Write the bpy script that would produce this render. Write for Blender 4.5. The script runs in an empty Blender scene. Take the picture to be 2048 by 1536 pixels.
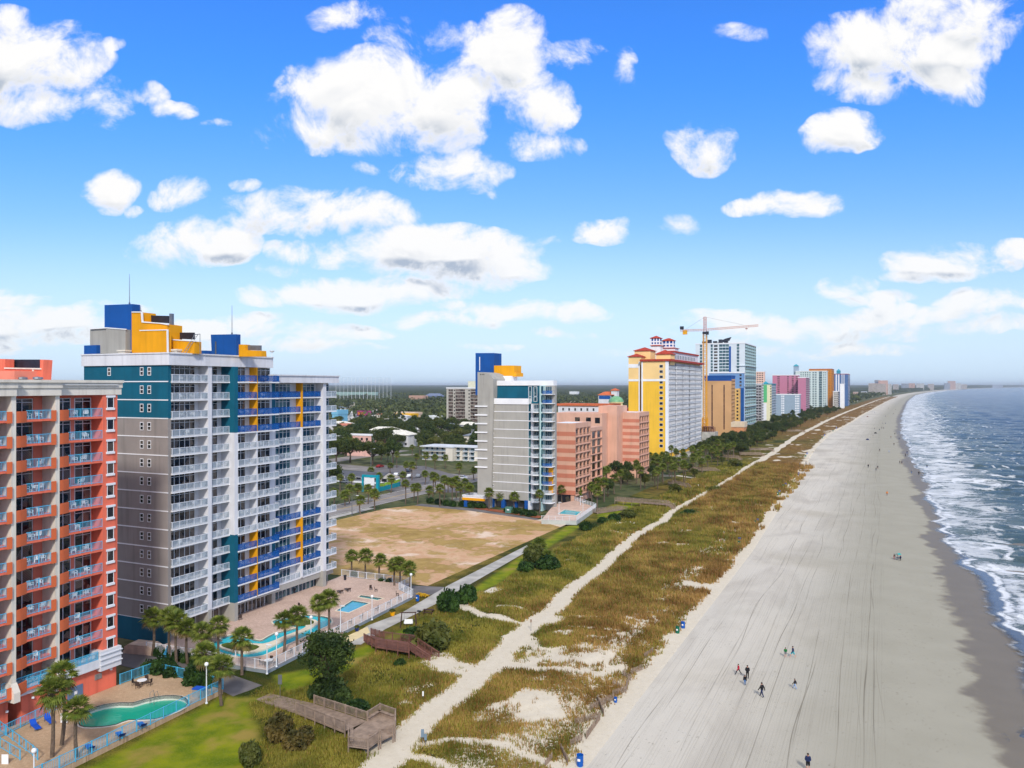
import bpy, math, random
import numpy as np
from math import sin, cos, pi, radians
from mathutils import Vector, Matrix

# ------------------------------------------------------------------ frame
# World: x grows towards the sea, y runs along the coast, z up. The camera
# hovers 40 m above the dunes.
F, HY, H = 1600.0, 771.0, 40.0
TH = math.atan(736 / 1600.0)
S, C = sin(TH), cos(TH)

scene = bpy.context.scene
COL = scene.collection

cam_d = bpy.data.cameras.new('camera')
cam_d.sensor_width = 36.0
cam_d.lens = 36.0 * F / 2048.0
cam_d.shift_y = (HY - 768.0) / 2048.0
cam_d.clip_start = 0.5
cam_d.clip_end = 90000
cam = bpy.data.objects.new('camera', cam_d)
cam.location = (0, 0, H)
cam.rotation_euler = (pi / 2, 0, TH)
COL.objects.link(cam)
scene.camera = cam

# ------------------------------------------------------------------ sun, sky
SUN_EL, SUN_AZ = radians(38), radians(148)      # azimuth clockwise from +y
sd = (sin(SUN_AZ) * cos(SUN_EL), cos(SUN_AZ) * cos(SUN_EL), sin(SUN_EL))
sl = bpy.data.lights.new('sun', 'SUN')
sl.energy = 2.3
sl.angle = radians(7)
sl.color = (1.0, 0.95, 0.87)
so = bpy.data.objects.new('sun', sl)
so.location = (0, 0, 300)
so.rotation_euler = Vector(sd).to_track_quat('Z', 'Y').to_euler()
COL.objects.link(so)

scene.render.engine = 'CYCLES'
scene.view_settings.view_transform = 'Standard'
scene.view_settings.look = 'None'
scene.view_settings.gamma = 1.0
scene.view_settings.exposure = 0.35
scene.render.resolution_x = 1024
scene.render.resolution_y = 768
scene.cycles.max_bounces = 6
scene.cycles.diffuse_bounces = 2
scene.cycles.glossy_bounces = 3
scene.cycles.transparent_max_bounces = 12
scene.cycles.volume_bounces = 0


def NW(nt, kind, **kw):
    n = nt.nodes.new(kind)
    for k, v in kw.items():
        if k.startswith('i_'):
            n.inputs[int(k[2:])].default_value = v
        else:
            setattr(n, k, v)
    return n


def mth(nt, op, a, b=None, c=None, clamp=False):
    n = nt.nodes.new('ShaderNodeMath')
    n.operation = op
    n.use_clamp = clamp
    for i, v in enumerate((a, b, c)):
        if v is None:
            continue
        if isinstance(v, (int, float)):
            n.inputs[i].default_value = v
        else:
            nt.links.new(v, n.inputs[i])
    return n.outputs[0]


def mix(nt, fac, a, b, blend='MIX'):
    n = nt.nodes.new('ShaderNodeMix')
    n.data_type = 'RGBA'
    n.blend_type = blend
    for s, v in ((n.inputs[0], fac), (n.inputs[6], a), (n.inputs[7], b)):
        if isinstance(v, (int, float)):
            s.default_value = v
        elif isinstance(v, (tuple, list)):
            s.default_value = tuple(v) + ((1,) if len(v) == 3 else ())
        else:
            nt.links.new(v, s)
    return n.outputs[2]


def ramp(nt, x, lo, hi, a=0.0, b=1.0):
    n = nt.nodes.new('ShaderNodeMapRange')
    n.interpolation_type = 'SMOOTHSTEP'
    n.inputs[1].default_value = lo
    n.inputs[2].default_value = hi
    n.inputs[3].default_value = a
    n.inputs[4].default_value = b
    nt.links.new(x, n.inputs[0])
    return n.outputs[0]


def lin(c, k=1.0):
    out = []
    for v in c:
        v = v / 255.0
        out.append((v / 12.92 if v <= 0.04045 else ((v + 0.055) / 1.055) ** 2.4) * k)
    return tuple(out)


# clouds: each row is centre (px, py), half width, half height, weight; the
# two coordinates are tangents of azimuth and elevation in a fixed sky frame
CLOUDS = [
    (735, 195, 185, 95, 1.1), (640, 255, 120, 45, .9), (880, 215, 150, 90, 1.0), (1010, 110, 95, 85, 1.1), (1050, 200, 90, 75, .9),
    (850, 60, 110, 35, .6), (1070, 290, 90, 32, .75), (905, 345, 120, 34, .9), (1000, 40, 60, 30, .6), (600, 130, 50, 20, .5),
    (60, 110, 140, 75, 1.1), (20, 60, 80, 50, .7), (70, 205, 90, 45, .75), (210, 205, 65, 45, .75), (215, 95, 30, 18, .4),
    (1790, 90, 190, 75, 1.1), (1900, 45, 160, 55, .9), (1740, 170, 110, 45, .8), (1680, 275, 90, 40, .8), (1405, 285, 62, 52, .8),
    (1245, 130, 34, 50, .6), (215, 375, 68, 38, .8), (375, 385, 62, 34, .8), (525, 372, 34, 18, .55), (280, 412, 24, 12, .4),
    (390, 490, 125, 44, .95), (650, 430, 175, 46, .95), (520, 455, 70, 24, .6), (880, 505, 200, 50, 1.25), (960, 540, 150, 36, 1.0), (640, 510, 110, 24, .7),
    (700, 588, 215, 30, 1.1), (1050, 620, 160, 18, .9), (1120, 662, 60, 14, .8), (890, 640, 110, 14, .7),
    (1350, 452, 62, 26, .85), (1190, 462, 58, 26, .8), (1590, 412, 110, 24, .85), (1900, 532, 120, 36, .95), (2020, 505, 60, 26, .7), (1830, 560, 60, 14, .7),
    (1700, 575, 62, 18, .75), (1780, 605, 40, 16, .7), (1700, 640, 220, 20, .75), (1980, 610, 100, 24, .85), (1900, 655, 200, 18, .7),
    (60, 640, 220, 34, 1.0), (30, 595, 90, 18, .7), (420, 640, 160, 20, .9), (480, 690, 280, 20, .6), (100, 680, 200, 16, .6), (960, 690, 90, 8, .4),
    (1250, 700, 120, 12, .4), (1620, 690, 240, 16, .55), (230, 612, 110, 12, .5), (340, 210, 60, 18, .5), (730, 335, 30, 18, .5), (1150, 100, 50, 30, .4), (700, 25, 70, 26, .5), (440, 235, 40, 12, .4), (300, 185, 40, 20, .45), (1490, 70, 60, 20, .3), (1500, 640, 140, 22, .7), (1540, 655, 200, 26, .8), (1860, 630, 160, 18, .8), (300, 650, 220, 26, .8), (560, 660, 240, 20, .6), (1740, 600, 90, 14, .5), (990, 380, 24, 12, .4), (1100, 480, 26, 12, .4), (560, 545, 60, 14, .5), (40, 30, 60, 30, .6), (1860, 150, 90, 60, .8)]


def make_world():
    w = bpy.data.worlds.new('World')
    scene.world = w
    w.use_nodes = True
    nt = w.node_tree
    nt.nodes.clear()
    L = nt.links.new
    sky = NW(nt, 'ShaderNodeTexSky', sky_type='NISHITA', sun_disc=False)
    sky.sun_elevation = SUN_EL
    sky.sun_rotation = SUN_AZ
    sky.altitude = 50
    sky.air_density = 1.0
    sky.dust_density = 0.6
    sky.ozone_density = 2.2
    tc = NW(nt, 'ShaderNodeTexCoord')
    # fixed sky frame: q = (azimuth tangent, elevation tangent)
    vr = NW(nt, 'ShaderNodeVectorRotate', rotation_type='Z_AXIS')
    vr.inputs['Angle'].default_value = -TH
    L(tc.outputs['Generated'], vr.inputs['Vector'])
    sp = NW(nt, 'ShaderNodeSeparateXYZ')
    L(vr.outputs[0], sp.inputs[0])
    yy = mth(nt, 'MAXIMUM', mth(nt, 'ABSOLUTE', sp.outputs[1]), 0.12)
    qa = mth(nt, 'DIVIDE', sp.outputs[0], yy)
    qb = mth(nt, 'DIVIDE', sp.outputs[2], yy)
    cb = NW(nt, 'ShaderNodeCombineXYZ')
    L(qa, cb.inputs[0])
    L(qb, cb.inputs[1])

    # density group
    g = bpy.data.node_groups.new('cloud_density', 'ShaderNodeTree')
    g.interface.new_socket('p', in_out='INPUT', socket_type='NodeSocketVector')
    g.interface.new_socket('d', in_out='OUTPUT', socket_type='NodeSocketFloat')
    gi = g.nodes.new('NodeGroupInput')
    go = g.nodes.new('NodeGroupOutput')
    wn = NW(g, 'ShaderNodeTexNoise')
    wn.inputs['Scale'].default_value = 7.0
    wn.inputs['Detail'].default_value = 4.0
    g.links.new(gi.outputs[0], wn.inputs['Vector'])
    vm = NW(g, 'ShaderNodeVectorMath', operation='MULTIPLY_ADD')
    g.links.new(wn.outputs['Color'], vm.inputs[0])
    vm.inputs[1].default_value = (.12, .06, 0)
    vm.inputs[2].default_value = (-.06, -.03, 0)
    vad = NW(g, 'ShaderNodeVectorMath', operation='ADD')
    g.links.new(gi.outputs[0], vad.inputs[0])
    g.links.new(vm.outputs[0], vad.inputs[1])
    acc = None
    for (px, py, rx, ry, wt) in CLOUDS:
        a = (px - 1024) / F
        b = (HY - py) / F
        s1 = NW(g, 'ShaderNodeVectorMath', operation='SUBTRACT')
        g.links.new(vad.outputs[0], s1.inputs[0])
        s1.inputs[1].default_value = (a, b, 0)
        s2 = NW(g, 'ShaderNodeVectorMath', operation='MULTIPLY')
        g.links.new(s1.outputs[0], s2.inputs[0])
        s2.inputs[1].default_value = (F / (rx * 1.25), F / (ry * 1.3), 0)
        s3 = NW(g, 'ShaderNodeVectorMath', operation='DOT_PRODUCT')
        g.links.new(s2.outputs[0], s3.inputs[0])
        g.links.new(s2.outputs[0], s3.inputs[1])
        e = mth(g, 'MULTIPLY', mth(g, 'SUBTRACT', 1.0, s3.outputs['Value'], clamp=True), wt)
        acc = e if acc is None else mth(g, 'MAXIMUM', acc, e)
    # fine structure, flattened towards the horizon
    sq = NW(g, 'ShaderNodeSeparateXYZ')
    g.links.new(gi.outputs[0], sq.inputs[0])
    stretch = mth(g, 'ADD', 1.0, mth(g, 'DIVIDE', .12, mth(g, 'ADD', mth(g, 'MAXIMUM', sq.outputs[1], 0.0), .06)))
    cq = NW(g, 'ShaderNodeCombineXYZ')
    g.links.new(sq.outputs[0], cq.inputs[0])
    g.links.new(mth(g, 'MULTIPLY', sq.outputs[1], stretch), cq.inputs[1])
    n1 = NW(g, 'ShaderNodeTexNoise')
    n1.inputs['Scale'].default_value = 13.0
    n1.inputs['Detail'].default_value = 9.0
    n1.inputs['Roughness'].default_value = .64
    n1.inputs['Distortion'].default_value = .35
    g.links.new(cq.outputs[0], n1.inputs['Vector'])
    d = mth(g, 'ADD', mth(g, 'POWER', acc, .8), mth(g, 'MULTIPLY', mth(g, 'SUBTRACT', n1.outputs[0], .5), 3.2))
    # nothing where no cloud stands
    d = mth(g, 'MULTIPLY', d, ramp(g, acc, 0.0, .22))
    g.links.new(d, go.inputs[0])
    g.interface.new_socket('soft', in_out='OUTPUT', socket_type='NodeSocketFloat')
    g.links.new(acc, go.inputs[1])

    def dens(vec):
        n = nt.nodes.new('ShaderNodeGroup')
        n.node_tree = g
        L(vec, n.inputs[0])
        return n.outputs[0], n.outputs[1]
    d0, a0 = dens(cb.outputs[0])
    off = NW(nt, 'ShaderNodeVectorMath', operation='ADD')
    L(cb.outputs[0], off.inputs[0])
    off.inputs[1].default_value = (.006, .022, 0)
    d1, a1 = dens(off.outputs[0])
    lowc = ramp(nt, qb, .05, .24, 1.0, 0.0)
    mask = ramp(nt, mth(nt, 'ADD', d0, mth(nt, 'MULTIPLY', lowc, .05)), .18, .95)
    # brightness inside: towards the light the cloud thins -> bright
    lit = ramp(nt, mth(nt, 'SUBTRACT', d1, d0), -.32, .42, 1.0, 0.0)
    thick = ramp(nt, d0, .75, 1.6)
    shade = mth(nt, 'MULTIPLY', mth(nt, 'SUBTRACT', 1.0, lit), mth(nt, 'ADD', .45, mth(nt, 'MULTIPLY', thick, .4)), clamp=True)
    low = ramp(nt, qb, .02, .22, 1.0, 0.0)
    shade = mth(nt, 'MULTIPLY', shade, mth(nt, 'ADD', .75, mth(nt, 'MULTIPLY', low, .5)), clamp=True)
    lowc0 = ramp(nt, qb, .05, .24, 1.0, 0.0)
    under = mth(nt, 'MULTIPLY', ramp(nt, mth(nt, 'SUBTRACT', a1, a0), -.02, .26), ramp(nt, d0, .6, 1.3))
    shade = mth(nt, 'ADD', mth(nt, 'MULTIPLY', shade, mth(nt, 'ADD', .25, mth(nt, 'MULTIPLY', thick, .35))), mth(nt, 'MULTIPLY', under, mth(nt, 'ADD', .8, mth(nt, 'MULTIPLY', lowc0, .5))), clamp=True)
    K = 1.0
    ccol = mix(nt, shade, (.99 * K, .985 * K, .98 * K), (.44 * K, .51 * K, .62 * K))

    hs = NW(nt, 'ShaderNodeHueSaturation')
    hs.inputs['Saturation'].default_value = 1.08
    hs.inputs['Value'].default_value = 1.0
    up_ = ramp(nt, qb, .0, .42)
    tint = mix(nt, up_, (.98, .93, 1.10), (.66, 1.02, 1.70))
    L(mix(nt, 1.0, sky.outputs[0], tint, 'MULTIPLY'), hs.inputs['Color'])
    sc = NW(nt, 'ShaderNodeVectorMath', operation='SCALE')
    L(hs.outputs[0], sc.inputs[0])
    sc.inputs[3].default_value = 0.115
    # Background strength stays in the daylight range, clouds are brought to it
    BG = 0.115
    up = NW(nt, 'ShaderNodeVectorMath', operation='SCALE')
    L(ccol, up.inputs[0])
    up.inputs[3].default_value = 0.80 / BG
    hz = ramp(nt, qb, 0.0, .22, 1.0, 0.0)
    hcol = tuple(v / BG for v in (.47, .66, .86))
    base = mix(nt, mth(nt, 'MULTIPLY', hz, .78), hs.outputs[0], hcol)
    fin = mix(nt, mth(nt, 'MULTIPLY', mask, mth(nt, 'SUBTRACT', 1.0, mth(nt, 'MULTIPLY', low, .15))), base, up.outputs[0])
    # broken cloud deck overhead and behind the camera, unseen, added for soft neutral light
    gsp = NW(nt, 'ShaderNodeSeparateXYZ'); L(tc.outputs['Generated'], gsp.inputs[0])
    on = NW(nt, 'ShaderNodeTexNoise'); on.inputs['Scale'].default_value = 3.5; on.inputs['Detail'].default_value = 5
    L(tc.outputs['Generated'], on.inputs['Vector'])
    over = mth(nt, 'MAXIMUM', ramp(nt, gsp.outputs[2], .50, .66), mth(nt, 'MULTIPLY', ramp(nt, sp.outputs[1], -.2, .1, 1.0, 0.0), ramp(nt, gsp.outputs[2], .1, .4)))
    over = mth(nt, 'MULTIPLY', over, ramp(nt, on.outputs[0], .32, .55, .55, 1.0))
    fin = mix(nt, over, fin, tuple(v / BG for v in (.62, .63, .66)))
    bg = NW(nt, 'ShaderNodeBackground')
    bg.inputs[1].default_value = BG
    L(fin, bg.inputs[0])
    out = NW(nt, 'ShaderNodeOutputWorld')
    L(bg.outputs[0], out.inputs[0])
    w.cycles.sampling_method = 'MANUAL'
    w.cycles.sample_map_resolution = 512


make_world()

# ------------------------------------------------------------------ helpers
rnd = random.Random(7)


def P(px, py, z=0.0):
    Y = F * (H - z) / (py - HY)
    X = (px - 1024) / F * Y
    return (X * C - Y * S, X * S + Y * C)


def XA(px, y):
    r = (px - 1024) / F
    return y * (r * C - S) / (C + r * S)


def YA(px, x):
    r = (px - 1024) / F
    return x * (C + r * S) / (r * C - S)


def DEP(x, y):
    return y * C - x * S


def ZA(py, x, y):
    return H - (py - HY) * DEP(x, y) / F


MATS = {}


def M(name, col, rough=.8, var=.10, scale=.6, bump=0.0, bscale=6.0, metal=0.0, spec=.35, rand=0.0, streak=0.0, trans=0.0, coat=0.0):
    """procedural paint / stone / leaf: base colour with mottling, grime streaks and bump"""
    if name in MATS:
        return MATS[name]
    m = bpy.data.materials.new(name)
    m.use_nodes = True
    nt = m.node_tree
    b = nt.nodes['Principled BSDF']
    L = nt.links.new
    tc = NW(nt, 'ShaderNodeTexCoord')
    n = NW(nt, 'ShaderNodeTexNoise')
    n.inputs['Scale'].default_value = scale
    n.inputs['Detail'].default_value = 5
    L(tc.outputs['Object'], n.inputs['Vector'])
    lo = tuple(v * (1 - var * 1.6) for v in col)
    hi = tuple(min(1, v * (1 + var * 1.2)) for v in col)
    f = ramp(nt, n.outputs[0], .3, .72)
    c = mix(nt, f, lo, hi)
    if streak:
        mp = NW(nt, 'ShaderNodeMapping')
        mp.inputs['Scale'].default_value = (1.3, 1.3, .09)
        L(tc.outputs['Object'], mp.inputs['Vector'])
        n2 = NW(nt, 'ShaderNodeTexNoise')
        n2.inputs['Scale'].default_value = 1.0
        n2.inputs['Detail'].default_value = 4
        L(mp.outputs[0], n2.inputs['Vector'])
        c = mix(nt, mth(nt, 'MULTIPLY', ramp(nt, n2.outputs[0], .46, .72), min(1, streak * 2.2)), c, tuple(v * .58 for v in col))
    if rand:
        oi = NW(nt, 'ShaderNodeObjectInfo')
        c = mix(nt, mth(nt, 'MULTIPLY', oi.outputs['Random'], rand), c, tuple(v * .35 for v in col))
    L(c, b.inputs['Base Color'])
    b.inputs['Roughness'].default_value = rough
    b.inputs['Metallic'].default_value = metal
    b.inputs['Specular IOR Level'].default_value = spec
    if coat:
        b.inputs['Coat Weight'].default_value = coat
    if bump:
        nb = NW(nt, 'ShaderNodeTexNoise')
        nb.inputs['Scale'].default_value = bscale
        nb.inputs['Detail'].default_value = 4
        L(tc.outputs['Object'], nb.inputs['Vector'])
        bp = NW(nt, 'ShaderNodeBump')
        bp.inputs['Strength'].default_value = bump
        bp.inputs['Distance'].default_value = .05
        L(nb.outputs[0], bp.inputs['Height'])
        L(bp.outputs[0], b.inputs['Normal'])
    if trans:
        out = nt.nodes['Material Output']
        tr = NW(nt, 'ShaderNodeBsdfTransparent')
        mx = NW(nt, 'ShaderNodeMixShader')
        mx.inputs[0].default_value = trans
        L(b.outputs[0], mx.inputs[1])
        L(tr.outputs[0], mx.inputs[2])
        L(mx.outputs[0], out.inputs[0])
    MATS[name] = m
    return m


def glassM(name, dark, curtain, share=.45):
    """window glass: reflective, with a dim room or drawn curtain behind, different in each pane object"""
    if name in MATS:
        return MATS[name]
    m = bpy.data.materials.new(name)
    m.use_nodes = True
    nt = m.node_tree
    b = nt.nodes['Principled BSDF']
    L = nt.links.new
    tc = NW(nt, 'ShaderNodeTexCoord')
    oi = NW(nt, 'ShaderNodeObjectInfo')
    ad = NW(nt, 'ShaderNodeVectorMath', operation='MULTIPLY_ADD')
    L(oi.outputs['Location'], ad.inputs[0])
    ad.inputs[1].default_value = (.37, .37, .37)
    L(tc.outputs['Object'], ad.inputs[2])
    vo = NW(nt, 'ShaderNodeTexVoronoi')
    vo.inputs['Scale'].default_value = .75
    L(ad.outputs[0], vo.inputs['Vector'])
    sp = NW(nt, 'ShaderNodeSeparateColor')
    L(vo.outputs['Color'], sp.inputs[0])
    wv = NW(nt, 'ShaderNodeTexWave')
    wv.inputs['Scale'].default_value = 2.2
    wv.inputs['Distortion'].default_value = 1.5
    wv.bands_direction = 'DIAGONAL'
    L(tc.outputs['Object'], wv.inputs['Vector'])
    cur = mix(nt, wv.outputs['Fac'], tuple(v * .7 for v in curtain), curtain)
    f = ramp(nt, sp.outputs[0], 1 - share - .03, 1 - share + .03)
    L(mix(nt, f, dark, cur), b.inputs['Base Color'])
    b.inputs['Roughness'].default_value = .06
    b.inputs['Specular IOR Level'].default_value = .5
    MATS[name] = m
    return m


class MB:
    """collects shapes and links them as ONE mesh object"""

    def __init__(s):
        s.v = []
        s.f = []
        s.m = []

    def face(s, pts, m=0):
        i = len(s.v)
        s.v.extend([tuple(p) for p in pts])
        s.f.append(tuple(range(i, i + len(pts))))
        s.m.append(m)

    def box(s, x0, x1, y0, y1, z0, z1, m=0):
        if x0 > x1: x0, x1 = x1, x0
        if y0 > y1: y0, y1 = y1, y0
        if z0 > z1: z0, z1 = z1, z0
        i = len(s.v)
        s.v.extend([(x0, y0, z0), (x1, y0, z0), (x1, y1, z0), (x0, y1, z0),
                    (x0, y0, z1), (x1, y0, z1), (x1, y1, z1), (x0, y1, z1)])
        for q in ((0, 3, 2, 1), (4, 5, 6, 7), (0, 1, 5, 4), (1, 2, 6, 5), (2, 3, 7, 6), (3, 0, 4, 7)):
            s.f.append(tuple(i + k for k in q))
            s.m.append(m)
        return s

    def bar(s, a, b, w, m=0, h=None):
        """rectangular bar from a to b"""
        a = Vector(a); b = Vector(b)
        d = (b - a)
        if d.length < 1e-6:
            return s
        d.normalize()
        up = Vector((0, 0, 1)) if abs(d.z) < .95 else Vector((1, 0, 0))
        r = d.cross(up).normalized() * (w / 2)
        u = r.cross(d).normalized() * ((h or w) / 2)
        i = len(s.v)
        for p in (a, b):
            for q in (-r - u, r - u, r + u, -r + u):
                s.v.append(tuple(p + q))
        for q in ((0, 3, 2, 1), (4, 5, 6, 7), (0, 1, 5, 4), (1, 2, 6, 5), (2, 3, 7, 6), (3, 0, 4, 7)):
            s.f.append(tuple(i + k for k in q))
            s.m.append(m)
        return s

    def tube(s, pts, rad, n=8, m=0, cap=True):
        """tapered tube through pts; rad is a number or a list"""
        pts = [Vector(p) for p in pts]
        if isinstance(rad, (int, float)):
            rad = [rad] * len(pts)
        i0 = len(s.v)
        for k, p in enumerate(pts):
            d = (pts[min(k + 1, len(pts) - 1)] - pts[max(k - 1, 0)]).normalized()
            up = Vector((0, 0, 1)) if abs(d.z) < .9 else Vector((1, 0, 0))
            r = d.cross(up).normalized()
            u = r.cross(d).normalized()
            for j in range(n):
                a = 2 * pi * j / n
                s.v.append(tuple(p + (r * cos(a) + u * sin(a)) * rad[k]))
        for k in range(len(pts) - 1):
            for j in range(n):
                a = i0 + k * n + j
                b = i0 + k * n + (j + 1) % n
                s.f.append((a, b, b + n, a + n))
                s.m.append(m)
        if cap:
            s.f.append(tuple(i0 + j for j in range(n))[::-1]); s.m.append(m)
            s.f.append(tuple(i0 + (len(pts) - 1) * n + j for j in range(n))); s.m.append(m)
        return s

    def lathe(s, prof, n=12, c=(0, 0, 0), m=0):
        i0 = len(s.v)
        for (r, z) in prof:
            for j in range(n):
                a = 2 * pi * j / n
                s.v.append((c[0] + r * cos(a), c[1] + r * sin(a), c[2] + z))
        for k in range(len(prof) - 1):
            for j in range(n):
                a = i0 + k * n + j
                b = i0 + k * n + (j + 1) % n
                s.f.append((a, b, b + n, a + n))
                s.m.append(m)
        return s

    def prism(s, poly, z0, z1, m=0, mt=None):
        """vertical prism over an xy polygon"""
        a = sum(poly[k][0] * poly[(k + 1) % len(poly)][1] - poly[(k + 1) % len(poly)][0] * poly[k][1] for k in range(len(poly)))
        if a < 0:
            poly = poly[::-1]
        i = len(s.v)
        n = len(poly)
        s.v.extend([(p[0], p[1], z0) for p in poly])
        s.v.extend([(p[0], p[1], z1) for p in poly])
        s.f.append(tuple(range(i + n - 1, i - 1, -1))); s.m.append(m)
        s.f.append(tuple(range(i + n, i + 2 * n))); s.m.append(m if mt is None else mt)
        for k in range(n):
            j = (k + 1) % n
            s.f.append((i + k, i + j, i + n + j, i + n + k)); s.m.append(m)
        return s

    def prism_y(s, poly, y0, y1, m=0):
        """prism along y over an xz polygon"""
        a = sum(poly[k][0] * poly[(k + 1) % len(poly)][1] - poly[(k + 1) % len(poly)][0] * poly[k][1] for k in range(len(poly)))
        if a < 0:
            poly = poly[::-1]
        i = len(s.v)
        n = len(poly)
        s.v.extend([(p[0], y0, p[1]) for p in poly])
        s.v.extend([(p[0], y1, p[1]) for p in poly])
        s.f.append(tuple(range(i, i + n))); s.m.append(m)
        s.f.append(tuple(range(i + 2 * n - 1, i + n - 1, -1))); s.m.append(m)
        for k in range(n):
            j = (k + 1) % n
            s.f.append((i + j, i + k, i + n + k, i + n + j)); s.m.append(m)
        return s

    def mesh(s, name, mats):
        me = bpy.data.meshes.new(name)
        me.from_pydata(s.v, [], s.f)
        for mm in (mats if isinstance(mats, (list, tuple)) else [mats]):
            me.materials.append(mm)
        if any(s.m):
            me.polygons.foreach_set('material_index', s.m)
        me.update()
        return me

    def build(s, name, mats, parent=None, loc=None, smooth=False):
        o = bpy.data.objects.new(name, s.mesh(name, mats))
        if smooth:
            o.data.polygons.foreach_set('use_smooth', [True] * len(o.data.polygons))
        COL.objects.link(o)
        if parent:
            o.parent = parent
            if loc is None:
                # geometry is in world coordinates: undo the parent's offset
                o.location = tuple(-v for v in parent_loc(parent))
        if loc is not None:
            o.location = loc
        return o


def parent_loc(p):
    v = Vector((0, 0, 0))
    while p:
        v += p.location
        p = p.parent
    return v


def npmesh(name, V, Fc, mats, smooth=False, midx=None):
    """mesh from numpy arrays; Fc is (n, k)"""
    me = bpy.data.meshes.new(name)
    V = np.asarray(V, dtype=np.float32)
    Fc = np.asarray(Fc, dtype=np.int32)
    me.vertices.add(len(V))
    me.vertices.foreach_set('co', V.ravel())
    k = Fc.shape[1]
    me.loops.add(len(Fc) * k)
    me.loops.foreach_set('vertex_index', Fc.ravel())
    me.polygons.add(len(Fc))
    me.polygons.foreach_set('loop_start', np.arange(0, len(Fc) * k, k, dtype=np.int32))
    try:
        me.polygons.foreach_set('loop_total', np.full(len(Fc), k, dtype=np.int32))
    except Exception:
        pass
    for mm in (mats if isinstance(mats, (list, tuple)) else [mats]):
        me.materials.append(mm)
    if midx is not None:
        me.polygons.foreach_set('material_index', np.asarray(midx, dtype=np.int32))
    if smooth:
        me.polygons.foreach_set('use_smooth', np.ones(len(Fc), dtype=bool))
    me.update(calc_edges=True)
    me.validate()
    return me


def link(name, me, loc=(0, 0, 0), parent=None, rz=0.0, sc=1.0):
    o = bpy.data.objects.new(name, me)
    COL.objects.link(o)
    o.location = loc
    o.rotation_euler = (0, 0, rz)
    if sc != 1.0:
        o.scale = (sc, sc, sc) if isinstance(sc, (int, float)) else sc
    if parent:
        o.parent = parent
    return o


def empty(name, loc, rz=0.0):
    o = bpy.data.objects.new(name, None)
    o.empty_display_size = .5
    o.location = loc
    o.rotation_euler = (0, 0, rz)
    COL.objects.link(o)
    return o


def tag(o, label=None, cat=None, group=None, kind=None):
    if label: o['label'] = label
    if cat: o['category'] = cat
    if group: o['group'] = group
    if kind: o['kind'] = kind
    return o


def struct(o):
    o['kind'] = 'structure'
    return o


KIDS = {}


def copy_tree(o, parent=None, depth=0):
    c = o.copy()
    COL.objects.link(c)
    if parent is not None:
        c.parent = parent
    for ch in children(o):
        KIDS.setdefault(c.name, []).append(copy_tree(ch, c, depth + 1))
    return c


def children(o):
    return KIDS.get(o.name) or [c for c in o.children]


def put(proto, loc, label, group=None, rz=0.0, sc=1.0):
    """place the prototype the first time, a copy after that"""
    if not proto.get('_used'):
        o = proto
        proto['_used'] = 1
    else:
        o = copy_tree(proto)
    o.location = loc
    o.rotation_euler = (0, 0, rz)
    o.scale = (sc, sc, sc) if isinstance(sc, (int, float)) else sc
    o['label'] = label
    if group: o['group'] = group
    return o


def parts(root, name, me, locs, subs=(), rots=None, limit=100):
    """countable parts of one thing: the ones nearest the camera as objects, the rest as one"""
    rl = parent_loc(root)
    idx = sorted(range(len(locs)), key=lambda i: (locs[i][0]) ** 2 + (locs[i][1]) ** 2 + (locs[i][2] - H) ** 2)
    near, far = idx[:limit], idx[limit:]
    for i in near:
        p = locs[i]
        o = bpy.data.objects.new(name, me)
        COL.objects.link(o)
        o.parent = root
        o.location = (p[0] - rl[0], p[1] - rl[1], p[2] - rl[2])
        if rots: o.rotation_euler = (0, 0, rots[i])
        for (sn, sm) in subs:
            q = bpy.data.objects.new(sn, sm)
            COL.objects.link(q)
            q.parent = o
    if far:
        for (nm, mm) in ((name, me),) + tuple(subs):
            n = len(mm.vertices)
            V = np.zeros(n * 3, dtype=np.float32)
            mm.vertices.foreach_get('co', V)
            V = V.reshape(-1, 3)
            fl = [tuple(pp.vertices) for pp in mm.polygons]
            mi = [pp.material_index for pp in mm.polygons]
            b = MB()
            for i in far:
                o0 = len(b.v)
                W = V
                if rots and rots[i]:
                    c_, s_ = cos(rots[i]), sin(rots[i])
                    W = np.stack([V[:, 0] * c_ - V[:, 1] * s_, V[:, 0] * s_ + V[:, 1] * c_, V[:, 2]], 1)
                b.v.extend([tuple(t) for t in (W + np.array(locs[i], dtype=np.float32))])
                b.f.extend([tuple(o0 + k for k in ff) for ff in fl])
                b.m.extend(mi)
            o = b.build(nm, [x for x in mm.materials], root)
            o['kind'] = 'stuff'


# --------------------------------------------------------------- numpy noise
def _h(ix, iy, seed):
    n = (ix.astype(np.int64) * 374761393 + iy.astype(np.int64) * 668265263 + seed * 974711) & 0xFFFFFFFF
    n = ((n ^ (n >> 13)) * 1274126177) & 0xFFFFFFFF
    n = n ^ (n >> 16)
    return (n & 0xFFFF) / 65535.0


def vnoise(x, y, seed=0):
    x = np.asarray(x, dtype=np.float64); y = np.asarray(y, dtype=np.float64)
    ix = np.floor(x); iy = np.floor(y)
    fx = x - ix; fy = y - iy
    fx = fx * fx * (3 - 2 * fx); fy = fy * fy * (3 - 2 * fy)
    ix = ix.astype(np.int64); iy = iy.astype(np.int64)
    a = _h(ix, iy, seed); b = _h(ix + 1, iy, seed)
    c = _h(ix, iy + 1, seed); d = _h(ix + 1, iy + 1, seed)
    return (a * (1 - fx) + b * fx) * (1 - fy) + (c * (1 - fx) + d * fx) * fy


def fbm(x, y, seed=0, o=4):
    t = 0; a = .5; s = 0
    for k in range(o):
        t = t + a * vnoise(x * 2 ** k, y * 2 ** k, seed + k * 17)
        s += a
        a *= .5
    return t / s


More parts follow.
